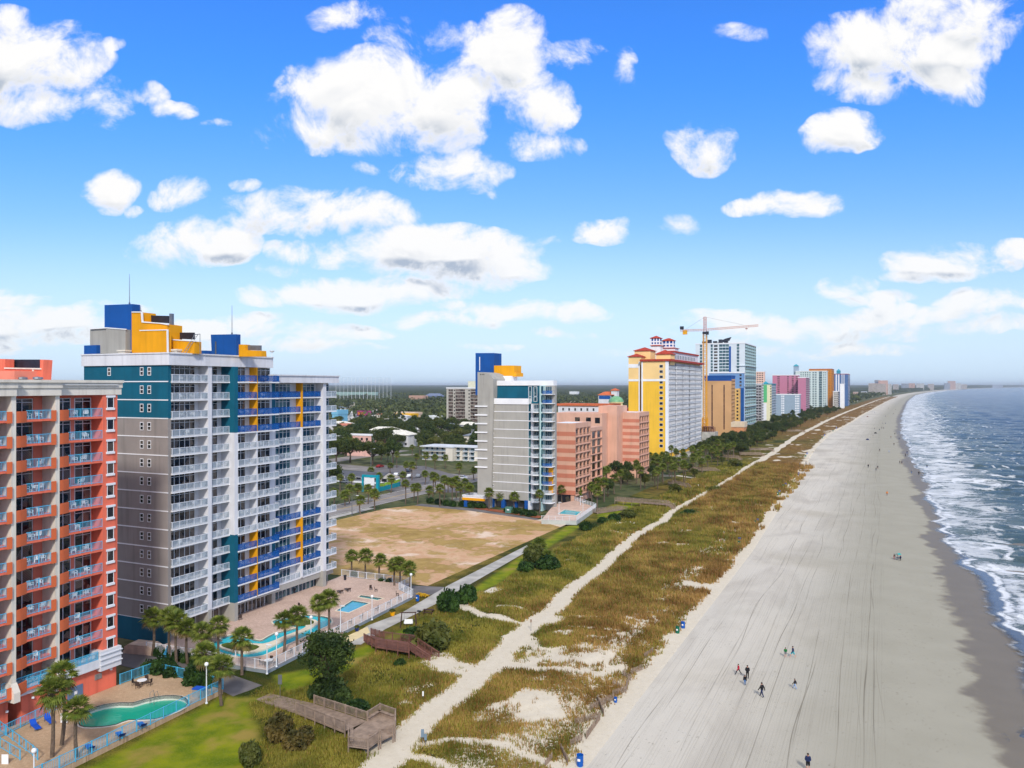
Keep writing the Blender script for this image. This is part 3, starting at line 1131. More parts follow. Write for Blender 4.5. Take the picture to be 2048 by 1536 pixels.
def part(root, name, me, locs, subs=(), rots=None):
    k = (root.name, name)
    u = USED.get(k, 0)
    parts(root, name, me, locs, subs, rots, max(0, 100 - u))
    USED[k] = u + len(locs)


def pxprism(root, name, poly, y, dep, mat):
    b = MB()
    b.prism_y(PX(poly, y), y, y + dep)
    return b.build(name, mat, root)


def rail_mesh(name, w, mat, panel=None, pick=.15, side0=0.0, side1=0.0, h=1.07):
    """balcony rail along +y at x = 0, returning towards -x at the ends"""
    b = MB()

    def run(a, c):
        a = Vector(a); c = Vector(c)
        L_ = (c - a).length
        b.bar(a + Vector((0, 0, h)), c + Vector((0, 0, h)), .07)
        b.bar(a + Vector((0, 0, .1)), c + Vector((0, 0, .1)), .05)
        n = max(1, round(L_ / 1.5))
        for k in range(n + 1):
            q = a + (c - a) * (k / n)
            b.bar(q, q + Vector((0, 0, h)), .06)
        if panel is None:
            n = int(L_ / pick)
            for k in range(1, n):
                q = a + (c - a) * (k / n)
                b.bar(q + Vector((0, 0, .1)), q + Vector((0, 0, h)), .028)
        else:
            i = len(b.v)
            d = (c - a).normalized()
            nrm = Vector((d.y, -d.x, 0)) * .008
            for s_ in (-1, 1):
                for q, z in ((a, .12), (c, .12), (c, h - .04), (a, h - .04)):
                    b.v.append(tuple(q + nrm * s_ + Vector((0, 0, z))))
            for f in ((0, 1, 2, 3), (7, 6, 5, 4), (0, 4, 5, 1), (3, 2, 6, 7)):
                b.f.append(tuple(i + t for t in f)); b.m.append(1)
    run((0, 0, 0), (0, w, 0))
    if side0: run((-side0, 0, 0), (-.02, 0, 0))
    if side1: run((-side1, w, 0), (-.02, w, 0))
    return b.mesh(name, [mat, panel or mat])


def door_mesh(w, h=2.45, n=None, head=.45):
    """sliding door: glass sheet and its frame, running along +y, facing +x"""
    n = n or max(2, round(w / 1.1))
    g = MB(); g.box(0, .03, 0, w, 0, h)
    f = MB()
    for k in range(n + 1):
        y = k / n * w
        wd = .10 if k % 2 == 0 else .07
        f.box(.031, .10, y - wd / 2, y + wd / 2, 0, h)
    for z in (.03, h - head, h - .03):
        f.box(.033, .095, 0, w, z - .035, z + .035)
    return g.mesh('sliding_door', g_dark), f.mesh('door_frame', m_frame)


def chair_mesh():
    b = MB()
    b.box(-.25, .25, -.24, .24, .40, .44)
    for sx in (-1, 1):
        for sy in (-1, 1):
            b.bar((sx * .22, sy * .21, .41), (sx * .27, sy * .26, 0), .05)
        b.bar((.2, sx * .26, .64), (-.2, sx * .26, .66), .05)
        b.bar((.2, sx * .26, .42), (.2, sx * .27, .65), .045)
    for k in range(5):
        y = -.2 + k * .1
        b.bar((-.22, y, .43), (-.33, y * 1.05, .88), .055, h=.02)
    b.bar((-.33, -.24, .88), (-.33, .24, .88), .07, h=.04)
    b.bar((-.2, -.26, .43), (-.32, -.25, .86), .05)
    b.bar((-.2, .26, .43), (-.32, .25, .86), .05)
    return b.mesh('plastic_chair', m_chair)


def table_mesh():
    b = MB()
    b.lathe([(0, .46), (.26, .46), (.26, .43), (0, .43)], 10)
    for k in range(4):
        a = k * pi / 2 + .7
        b.bar((.1 * cos(a), .1 * sin(a), .44), (.24 * cos(a), .24 * sin(a), 0), .045)
    return b.mesh('side_table', m_chair)


CH, TB = chair_mesh(), table_mesh()
ORD = ['top', 'second', 'third', 'fourth', 'fifth', 'sixth', 'seventh', 'eighth', 'ninth', 'tenth', 'eleventh', 'twelfth', 'thirteenth', 'fourteenth']


def seats(x, y0, y1, z, where, grp, k, rs, nmax=2):
    n = rs.choice([1, 2, 2, 2, 3] if nmax > 2 else [0, 1, 2, 2, 2])
    L_ = y1 - y0
    for i in range(n):
        y = y0 + L_ * ((i + .5) / n * .8 + .1) + rs.uniform(-.25, .25)
        o = link('plastic_chair', CH, (x - rs.uniform(.5, .9), y, z + .01), rz=rs.choice([0, 0, .5, -.5, pi]) + rs.uniform(-.3, .3))
        side = ['nearest', 'middle', 'farthest'][i] if n == 3 else (['nearer', 'farther'][i] if n == 2 else 'only')
        tag(o, '%s white plastic chair, %s-row balcony, %s' % (side, ORD[k], where), 'chair', grp)


# ------------------------------------------------------------ coral hotel
def coral_hotel():
    R = empty('hotel_building', (-98, 56, 0))
    tag(R, 'coral hotel at the left edge with aqua balcony rails, cream cornice and white piers', 'hotel')
    yN, yF = 36.0, 73.8
    b = MB()
    b.box(-112, -93.0, yN, yF, 4.6, 38.8)
    b.box(-93.0, -91.0, 71.6, yF, 4.6, 38.8)
    b.build('wall', m_orange, R)
    b = MB()
    b.box(-112, -91.2, 61.0, yF - .02, 0, 3.9)
    b.box(-112, -104, yN, 61, 0, 3.9)
    for y in (58.5, 52.0, 45.0, 39.0):
        b.box(-92.4, -91.2, y, y + .9, 0, 3.9)
    b.build('podium', m_orange, R)
    b = MB()
    b.box(-112, -90.6, yN, 71.0, 3.9, 4.95)
    b.box(-92.5, -90.5, 70.9, 74.0, 3.4, 5.9)
    for z in (4.1, 4.8, 5.4):
        b.box(-92.5, -90.35, 70.85, 74.1, z, z + .12)
    b.build('podium_band', m_white, R)
    # cornice in three steps
    b = MB()
    for (y0, y1, x) in ((yN, 53.1, -88.4), (53.1, 59.3, -89.2), (59.3, 65.3, -89.9), (65.3, 74.3, -90.6)):
        b.box(-113, x - .25, y0, y1, 38.8, 39.7)
        b.box(-113, x - .1, y0 - .001, y1 + .06, 39.7, 40.35)
        b.box(-113, x + .12, y0 - .002, y1 + .12, 40.35, 40.68)
    b.build('cornice', m_cream, R)
    # stepped piers
    b = MB()
    for (y, x) in ((64.75, -90.2), (58.9, -89.5), (52.6, -88.8), (46.3, -88.1)):
        b.box(-94, x - .3, y, y + .55, 5.9, 38.8)
        b.prism_y([(-94, 3.9), (x + .3, 3.9), (x + .3, 5.0), (x - .3, 6.0), (-94, 6.0)], y - .1, y + .65)
    b.build('pier', m_cream, R)
    rs = random.Random(3)
    bays = [(65.3, 71.6, -91.0, 'window-side column of coral hotel', True),
            (59.45, 64.75, -90.3, 'second column of coral hotel', False),
            (53.2, 58.9, -89.6, 'leftmost column of coral hotel', False)]
    zs = [36.0 - 2.85 * k for k in range(12)]
    for bi, (y0, y1, xf, where, end) in enumerate(bays):
        w = y1 - y0
        sl = MB()
        sl.box(-2.2, 0, 0, w, -.24, 0)
        # curved solid parapet at the near end, straight one at the far end
        def curved(ya, yb, bulge):
            n = 6
            pts = []
            for i in range(n + 1):
                t = i / n
                pts.append((bulge * sin(pi * (t * .5 + .5)) if ya < .1 else bulge * sin(pi * t * .5 + pi / 2), ya + (yb - ya) * t))
            for (p, q) in zip(pts[:-1], pts[1:]):
                sl.face([(p[0], p[1], -.3), (q[0], q[1], -.3), (q[0], q[1], 1.02), (p[0], p[1], 1.02)], 1)
                sl.face([(p[0] - .15, p[1], 1.02), (p[0], p[1], 1.02), (q[0], q[1], 1.02), (q[0] - .15, q[1], 1.02)], 1)
                sl.face([(q[0] - .15, q[1], -.3), (p[0] - .15, p[1], -.3), (p[0] - .15, p[1], 1.02), (q[0] - .15, q[1], 1.02)], 1)
                sl.face([(-2.2, p[1], -.3), (-2.2, q[1], -.3), (q[0], q[1], -.3), (p[0], p[1], -.3)], 1)
        curved(0, 1.6, .45)
        r0, r1 = 1.6, w
        if not end:
            curved(w - .7, w, .02)
            r1 = w - .7
        slab = sl.mesh('balcony', [m_orange, m_orange2])
        rail = MB()
        rl = rail_mesh('railing', r1 - r0, m_brailb, None, .17)
        rl.transform(Matrix.Translation((-.06, r0, 0)))
        rl0 = MB()
        rl0.bar((-.07, 0, 1.12), (-.07, r0, 1.12), .06)
        locs = [(xf, y0, z) for z in zs]
        part(R, 'balcony', slab, locs, (('railing', rl),))
        gw = w - 1.4 if not end else w * .48
        g, f = door_mesh(gw, 2.42, 3)
        part(R, 'sliding_door', g, [(-93.0 + .01, y0 + .15, z) for z in zs], (('door_frame', f),))
        if end:
            g2, f2 = door_mesh(w * .36, 2.42, 2)
            part(R, 'sliding_door', g2, [(-93.0 + .01, y0 + w * .6, z) for z in zs], (('door_frame', f2),))
        bb = MB()
        if end:
            bb.box(-92.99, -92.9, y0 + .2 + gw, y0 + w * .59, 4.9, 38.7)
        else:
            bb.box(-92.99, -92.9, y0 + .25 + gw, y1, 4.9, 38.7)
        bb.build('wall_panel', m_pinkw, R)
        for k, z in enumerate(zs):
            seats(xf - .2, y0 + 1.5, y1 - .4, z, where, 'chairs on the coral hotel balconies', k, rs, 3)
    # terrace over the podium band
    rl = rail_mesh('railing', 12.3, m_brailb, None, .17)
    o = link('terrace_railing', rl, (-90.75 + 98, 58.4 - 56, 4.95), R)
    # windows in the end column
    wm = MB(); wm.box(0, .04, 0, 1.0, 0, 1.35)
    fm = MB()
    fm.box(.041, .10, 0, 1.0, 1.29, 1.35); fm.box(.041, .10, 0, 1.0, 0, .06)
    fm.box(.042, .10, 0, .06, .05, 1.3); fm.box(.042, .10, .94, 1.0, .05, 1.3)
    fm.prism([( .02, -.12), (.16, -.2), (.16, 1.2), (.02, 1.12)], 1.352, 1.62)
    fm.box(.02, .16, -.12, 1.12, -.28, -.002)
    part(R, 'window', wm.mesh('window', g_win), [(-91.0 + .003, 72.2, 37.1 - 2.85 * k) for k in range(12)],
         (('window_frame', fm.mesh('window_frame', m_trim)),))
    # podium door, vents, lamps, notice
    d = MB(); d.box(-91.2, -91.12, 66.8, 68.9, 0.02, 2.5)
    o = d.build('door', m_bluedoor, R)
    d = MB(); d.box(-91.115, -91.1, 67.7, 68.1, 1.5, 1.9); d.build('door_sign', m_trim, o)
    for (y0, y1, z0, z1) in ((64.2, 65.6, 2.55, 3.1), (70.6, 71.6, 2.3, 3.0)):
        d = MB(); d.box(-91.2, -91.12, y0, y1, z0, z1)
        for t in range(4):
            zz = z0 + (z1 - z0) * (t + .5) / 4
            d.box(-91.12, -91.08, y0 + .05, y1 - .05, zz - .03, zz + .03)
        d.build('vent', m_dgrey, R)
    d = MB(); d.box(-91.2, -91.13, 64.3, 65.4, .8, 1.9); d.build('notice_board', m_trim, R)
    for (y, z) in ((72.9, 3.05), (62.3, 3.1), (59.2, 2.6)):
        d = MB(); d.lathe([(0, .12), (.14, .1), (.18, -.1), (.1, -.16), (0, -.16)], 8, (-91.05, y, z)); d.build('wall_lamp', m_trim, R)
    # roof plant
    d = MB(); d.box(-112, -90.5, yN, 73.5, 40.0, 40.2); d.build('roof', m_roofg, R)
    yp = 66.0
    pxprism(R, 'penthouse', [(-40, 717), (10, 718), (10, 737), (80, 738), (80, 719), (87, 720), (84, 764), (-40, 764)], yp, 1.2, m_orange)
    pxprism(R, 'louvre_screen', [(9, 719), (80, 719), (80, 736), (9, 735)], yp + 1.5, .3, m_louv)
    pxprism(R, 'penthouse_trim', [(8, 734.8), (81, 736.5), (81, 739), (8, 737.6)], yp - .15, .3, m_cream)
    pxprism(R, 'penthouse_trim', [(64, 738), (67, 738), (67, 760), (64, 760)], yp - .1, .2, m_cream)
    pxprism(R, 'penthouse', [(-40, 742), (29, 741.7), (29, 763), (-40, 763)], yp - 3, 3, m_pinkw)
    for px_ in (45, 76):
        x = XA(px_, yp - 2); d = MB(); d.lathe([(0, .9), (.55, .8), (.6, .6), (.35, .5), (.35, 0)], 10, (x, yp - 2, 40.2)); d.build('roof_vent', m_steel, R)


# ------------------------------------------------------------ main tower
def main_tower():
    R = empty('hotel_building', (-106, 100, 0))
    tag(R, 'tall white hotel with teal and taupe end wall, cobalt balconies and ochre fins', 'hotel')
    zk = [40.63 - 2.85 * k for k in range(14)]
    yE = 89.4
    b = MB()
    b.box(-118, -101.05, yE + .6, 112.0, 3.6, 43.15)
    b.box(-118, -101.05, 112.0, 131.0, 3.6, 40.5)
    b.build('wall', m_white, R)
    b = MB()
    b.box(-118.0, -99.2, yE, yE + .6, zk[13], zk[2])
    b.build('end_wall', m_dgrey, R)
    b = MB()
    b.box(-118.0, -99.2, yE, yE + .6, zk[2], 43.15)
    b.build('end_wall', m_teal, R)
    b = MB(); b.box(-118.2, -99.3, yE - .1, yE + .6, 0, zk[13]); b.build('base_wall', m_teal, R)
    b = MB()
    for k in range(14):
        b.box(-118.05, -99.12, yE - .06, yE, zk[k] - .09, zk[k] + .07)
    b.build('floor_band', m_trim, R)
    # parapets and roofs
    b = MB()
    for (y0, y1, z0, z1) in ((yE - .25, 112.25, 43.15, 45.06), (112.25, 131.4, 40.5, 41.95)):
        b.box(-118.3, -98.7, y0, y0 + .35, z0, z1)
        b.box(-118.3, -98.7, y1 - .35, y1, z0, z1)
        b.box(-99.1, -98.7, y0 + .35, y1 - .35, z0, z1)
        b.box(-118.3, -117.9, y0 + .35, y1 - .35, z0, z1)
        b.box(-98.72, -98.5, y0 - .05, y1 + .05, z1 - .18, z1 + .03)
        b.box(-118.4, -98.5, y0 - .12, y0 + .02, z1 - .18, z1 + .031)
    b.build('parapet', m_white, R)
    b = MB()
    b.box(-117.9, -99.1, yE + .1, 111.9, 43.2, 43.9)
    b.box(-117.9, -99.1, 112.3, 131.0, 40.52, 41.2)
    b.build('roof', m_roofg, R)
    # piers and fins, coloured floor by floor
    def fin(name, y0, y1, x0, x1, top, col, bot=None):
        b = MB()
        for k in range(top, 14):
            zt = zk[k - 1] if k > 0 else 43.15
            if top > 0 and k == top: zt = min(40.5, zk[k - 1])
            b.box(x0, x1, y0, y1, zk[k], zt, col(k))
        b.box(x0, x1, y0, y1, 0 if bot is None else bot, zk[13], 3)
        b.build(name, [m_white, m_teal, m_yel, m_lgrey], R)
    colored = lambda c, lo, hi, lo2, hi2: (lambda k: c if (lo <= k <= hi or lo2 <= k <= hi2) else 0)
    fin('pier', 97.2, 98.0, -101.05, -98.9, 0, lambda k: 0)
    fin('fin_wall', 102.2, 103.0, -101.05, -98.1, 0, colored(1, 0, 3, 10, 13))
    fin('fin_wall', 107.4, 107.8, -101.05, -98.2, 0, colored(2, 0, 3, 10, 13), 3.4)
    fin('fin_wall', 113.25, 114.2, -101.05, -99.9, 1, colored(1, 1, 3, 10, 13))
    fin('fin_wall', 121.2, 121.6, -101.05, -99.7, 1, colored(2, 1, 3, 10, 12), 3.4)
    fin('pier', 127.1, 128.0, -101.05, -99.2, 1, lambda k: 0)
    rs = random.Random(11)
    bays = [(89.95, 97.2, -98.9, 'corner', 0, ()),
            (98.0, 102.2, -99.2, 'second', 0, ()),
            (103.0, 107.4, -98.0, 'third', 0, (0, 1, 2, 3, 10, 11, 12, 13)),
            (107.8, 113.2, -98.1, 'fourth', 0, (0, 1, 2, 3, 10, 11, 12, 13)),
            (114.2, 121.2, -99.9, 'fifth', 1, (1, 2, 3, 9, 10, 11, 12)),
            (121.6, 127.1, -99.8, 'sixth', 1, (1, 2, 3, 9, 10, 11, 12)),
            (128.0, 131.3, -99.2, 'farthest', 1, ())]
    for (y0, y1, xf, nm, k0, blue) in bays:
        w = y1 - y0
        xg = xf - 1.75 if xf > -98.5 else -101.0
        sl = MB()
        sl.box(xg - xf, 0, 0, w, -.2, 0)
        if nm in ('fifth',):
            sl.box(-1.1, -.02, 0, .12, 0, 1.05)
        if nm == 'third':
            sl.prism([(-1.2, -.85), (0, 0), (-1.2, 0)], -.2, 0)
        slab = sl.mesh('balcony', m_trim)
        rw = rail_mesh('railing', w - .1, m_brailw, m_gpanel, side0=(1.4 if nm in ('corner', 'third') else 0), side1=(1.2 if nm in ('corner', 'fourth', 'farthest') else 0))
        rb = rail_mesh('railing', w - .1, m_blue, m_bpanel, side0=(1.4 if nm in ('third', 'fifth') else 0), side1=(1.2 if nm in ('fourth', 'sixth') else 0))
        for me in (rw, rb):
            me.transform(Matrix.Translation((-.05, .05, 0)))
        fl = [k for k in range(k0, 14)]
        part(R, 'balcony', slab, [(xf, y0, zk[k]) for k in fl if k not in blue], (('railing', rw),))
        if blue:
            part(R, 'balcony', slab, [(xf, y0, zk[k]) for k in fl if k in blue], (('railing', rb),))
        dw = w * (.72 if nm in ('second', 'third', 'fifth') else .86)
        g, f = door_mesh(dw, 2.5)
        if nm in ('fifth', 'sixth', 'farthest'):
            g.materials[0] = g_teal
        part(R, 'sliding_door', g, [(xg + .02, y0 + .12, zk[k]) for k in fl], (('door_frame', f),))
        for k in fl:
            seats(xf - .1, y0 + .5, y1 - .6, zk[k], '%s column of tall white hotel' % nm, 'chairs on the tall white hotel balconies', k, rs)
    # back walls of the bays that stand forward
    b = MB(); b.box(-101.05, -99.75, 103.0, 107.4, 3.4, 43.1); b.box(-101.05, -99.86, 107.8, 113.2, 3.4, 40.5)
    b.build('wall', m_white, R)
    b = MB(); b.box(-101.05, -99.85, 107.8, 112.0, 40.5, 43.1); b.build('wall', m_teal, R)
    # small windows of the end wall
    wm = MB(); wm.box(0, .62, -.02, 0, 0, 1.25)
    fm = MB()
    for z in (0, .6, 1.19): fm.box(-.06, .68, -.07, -.021, z - .02, z + .08)
    for x in (-.06, .62): fm.box(x, x + .07, -.068, -.021, -.02, 1.27)
    xs = [XA(216, yE), XA(281, yE), XA(296, yE)]
    locs = [(x, yE - .003, (zk[k - 1] if k else 43.48) - 2.05 + .15) for x in xs for k in range(14)]
    part(R, 'window', wm.mesh('window', g_win), locs, (('window_frame', fm.mesh('window_frame', m_trim)),))
    # ground floor
    b = MB()
    b.box(-118, -101.3, yE + .6, 131.0, 0, 3.6)
    b.build('ground_floor_wall', m_lgrey, R)
    b = MB()
    b.box(-101.3, -98.3, 103.0, 113.2, 3.0, 3.38)
    b.box(-101.3, -99.95, 114.2, 131.2, 2.3, 3.38)
    b.build('soffit', m_lgrey, R)
    g, f = door_mesh(4.1, 2.9, 4); part(R, 'storefront', g, [(-100.6, 103.1, 0.05), (-100.6, 107.9, .05)], (('storefront_frame', f),))
    g, f = door_mesh(5.4, 2.25, 5); g.materials[0] = g_teal
    part(R, 'storefront', g, [(-101.28, 114.3, .05), (-101.28, 120.0, .05), (-101.28, 125.6, .05)], (('storefront_frame', f),))
    g, f = door_mesh(3.7, 2.9, 3); part(R, 'storefront', g, [(-101.28, 98.1, .05), (-101.28, 93.0, .05)], (('storefront_frame', f),))
    # roof structures
    pxprism(R, 'roof_tower', [(209, 610), (265, 608), (265, 707), (209, 707)], 93, 1.5, m_blue)
    pxprism(R, 'lift_house', [(168, 691), (193, 690), (193, 708), (172.5, 708), (172.5, 1275), (168, 1275)], 91.5, 12, m_blue)
    pxprism(R, 'lift_house', [(180, 658), (212, 656), (212, 707), (180, 707)], 92.2, 6, m_lgrey)
    pxprism(R, 'lift_house', [(212, 656), (251, 659), (251, 707), (212, 707)], 92.0, 5, m_lgrey)
    pxprism(R, 'roof_trim', [(179.5, 656.6), (212, 654.6), (251.5, 657.6), (251.5, 659.6), (212, 656.6), (179.5, 658.6)], 91.9, .2, m_trim)
    pxprism(R, 'penthouse', [(263.3, 624.4), (281.3, 624.4), (282, 643.3), (290, 645.3), (318, 646.8), (334.5, 649.4), (334.5, 707), (263.3, 707)], 92.5, 3, m_yel)
    pxprism(R, 'roof_trim', [(263, 623), (283, 623), (284, 642.5), (318, 645.5), (335, 648), (335, 650), (318, 647.2), (283, 645), (281.4, 625), (263, 625)], 92.35, .3, m_trim)
    pxprism(R, 'penthouse', [(282, 661), (333, 660), (333, 707), (282, 707)], 91.6, .9, m_yel)
    pxprism(R, 'roof_trim', [(279, 660), (334.5, 658.8), (335.5, 707), (333.6, 707), (333, 660.6), (279, 661.8)], 91.5, .25, m_trim)
    pxprism(R, 'penthouse', [(335.8, 679.6), (389, 683), (389, 707), (335.8, 707)], 93.5, 1.4, m_yel)
    pxprism(R, 'roof_trim', [(335, 677.6), (389.6, 681.2), (389.6, 683.2), (335, 679.8)], 93.4, .3, m_trim)
    pxprism(R, 'louvre_screen', [(283, 629.6), (310, 631), (337, 631.7), (337, 646.5), (284, 643)], 94.5, .3, m_louv)
    pxprism(R, 'louvre_screen', [(344, 665), (387, 665), (387, 679), (344, 677)], 95.0, .3, m_louv)
    pxprism(R, 'chimney', [(338.5, 627), (343.5, 627), (343.5, 680), (338.5, 680)], 94.0, .45, m_steel)
    b = MB()
    y = 92.8
    for q in (0, 6):
        a = PX([(366 + q, 706), (380 + q, 668)], y)
        b.bar((a[0][0], y, a[0][1]), (a[1][0], y + 1.0, a[1][1]), .07)
    for t in range(9):
        a = PX([(366 + 14 * t / 8, 706 - 38 * t / 8), (372 + 14 * t / 8, 706 - 38 * t / 8)], y)
        b.bar((a[0][0], y + t / 8, a[0][1]), (a[1][0], y + t / 8, a[1][1]), .05)
    a = PX([(387, 670), (400, 668), (400, 700)], y)
    b.bar((a[0][0], y, a[0][1]), (a[1][0], y, a[1][1]), .08)
    b.bar((a[1][0], y, a[1][1]), (a[2][0], y, 44), .06)
    b.build('roof_ladder', m_steel, R)
    pxprism(R, 'roof_tower', [(421.5, 669.2), (472.4, 668.4), (472.4, 712), (423.5, 710)], 103, 1.0, m_blue)
    pxprism(R, 'roof_trim', [(430, 683), (432, 683), (432, 708), (430, 708)], 102.9, .1, m_steel)
    pxprism(R, 'penthouse', [(472, 689), (490.3, 689), (490.9, 700.3), (522.5, 701.4), (523.3, 713), (472, 713)], 103.6, 1.2, m_yel)
    pxprism(R, 'louvre_screen', [(491, 690.3), (521, 690.8), (521, 701), (491, 700)], 104.2, .3, m_steel)
    pxprism(R, 'roof_tower', [(392, 701), (412, 701), (412, 709), (392, 709)], 104.5, 3.0, m_blue)
    for (px_, p0, p1, y) in ((259, 608, 548, 95), (464, 668, 611, 104.5), (281.5, 624, 611, 94)):
        x = XA(px_, y)
        z0, z1 = ZA(p0, x, y), ZA(p1, x, y)
        b = MB(); b.tube([(x, y, z0 - .5), (x, y, z0 + (z1 - z0) * .5), (x, y, z1)], [.07, .05, .03], 6); b.box(x - .1, x + .1, y - .1, y + .1, z0 - .02, z0 + .25)
        b.build('antenna', m_steel, R)
    x, y = XA(544, 111.5), 111.5
    b = MB(); b.lathe([(0, .12), (.25, .02), (.42, .2), (.45, .3)], 10, (x, y, 45.9)); b.tube([(x, y, 45), (x, y, 46)], .05, 6)
    b.build('satellite_dish', m_trim, R)
    for (px_, y, w_) in ((243, 91.0, 1.6), (347, 92.6, 1.5)):
        x = XA(px_, y); b = MB(); b.box(x - w_ / 2, x + w_ / 2, y, y + 1, 44, 45.5); b.box(x - w_ / 2 - .15, x + w_ / 2 + .15, y - .15, y + 1.1, 45.5, 45.75); b.build('air_handler', m_cream, R)


# ------------------------------------------------------------ generic pieces
def rgbk(*c): return lin(c)


def front_windows(R, y, xs, zs, w, h, glass, frame=None, name='window'):
    wm = MB(); wm.box(0, w, -.03, 0, 0, h)
    subs = ()
    if frame:
        fm = MB()
        fm.box(-.08, w + .08, -.08, -.031, -.08, .02); fm.box(-.08, w + .08, -.08, -.031, h - .02, h + .08)
        fm.box(-.08, .04, -.079, -.031, 0, h); fm.box(w - .04, w + .08, -.079, -.031, 0, h)
        subs = (('window_frame', fm.mesh('window_frame', frame)),)
    part(R, name, wm.mesh(name, glass), [(x, y - .004, z) for x in xs for z in zs], subs)


def sea_face(R, x, y0, y1, z0, fh, nf, nb, dep, m_slab, m_fin, glass, m_back, rail=None, win_w=.62, finw=.3, slabs=True, railh=1.0):
    """balcony grid on the side that looks to the sea: fins, slabs with rails, dark glazing behind"""
    L_ = y1 - y0
    pitch = L_ / nb
    b = MB()
    for k in range(nb + 1):
        y = y0 + k * pitch
        b.box(x - dep, x, y - finw / 2, y + finw / 2, z0, z0 + nf * fh)
    b.build('fin_wall', m_fin, R)
    b = MB(); b.box(x - dep - .2, x - dep, y0, y1, z0, z0 + nf * fh); b.build('wall', m_back, R)
    sl = MB(); sl.box(-dep, .15, 0, L_, -.18, .04)
    rl = MB()
    if railh:
        rl.box(.06, .12, 0, L_, .9, 1.02)
        rl.box(.07, .11, 0, L_, .1, .9, 1)
        for k in range(nb * 2 + 1):
            rl.box(.05, .13, k * pitch / 2 - .04, k * pitch / 2 + .04, .04, .95)
        part(R, 'balcony', sl.mesh('balcony', m_slab), [(x, y0, z0 + k * fh) for k in range(nf)],
             (('railing', rl.mesh('railing', [m_slab, rail or m_gpanel])),))
    else:
        part(R, 'balcony', sl.mesh('balcony', m_slab), [(x, y0, z0 + k * fh) for k in range(nf)])
    g = MB(); g.box(0, .04, 0, pitch * win_w, 0, fh * .78)
    gm = g.mesh('window', glass)
    part(R, 'window', gm, [(x - dep + .003, y0 + k * pitch + pitch * (1 - win_w) / 2, z0 + .1 + j * fh) for k in range(nb) for j in range(nf)])


def hip_roof(R, x0, x1, y0, y1, z0, h, mat, ov=.6, name='roof'):
    b = MB()
    x0 -= ov; x1 += ov; y0 -= ov; y1 += ov
    cx, cy = (x0 + x1) / 2, (y0 + y1) / 2
    rx = max(0, (x1 - x0) - (y1 - y0)) / 2
    ry = max(0, (y1 - y0) - (x1 - x0)) / 2
    a, c = (cx - rx, cy - ry, z0 + h), (cx + rx, cy + ry, z0 + h)
    v = [(x0, y0, z0), (x1, y0, z0), (x1, y1, z0), (x0, y1, z0)]
    if rx >= ry:
        b.face([v[0], v[1], c, a]); b.face([v[2], v[3], a, c]); b.face([v[1], v[2], c]); b.face([v[3], v[0], a])
    else:
        b.face([v[1], v[2], c, a]); b.face([v[3], v[0], a, c]); b.face([v[0], v[1], a]); b.face([v[2], v[3], c])
    b.box(x0, x1, y0, y1, z0 - .25, z0 - .002)
    return b.build(name, mat, R)


m_tile = M('terracotta_tile', lin((172, 58, 40)), .8, .12, .8, .3, 8)
m_tileo = M('orange_tile', lin((206, 106, 64)), .8, .12, .8, .3, 8)


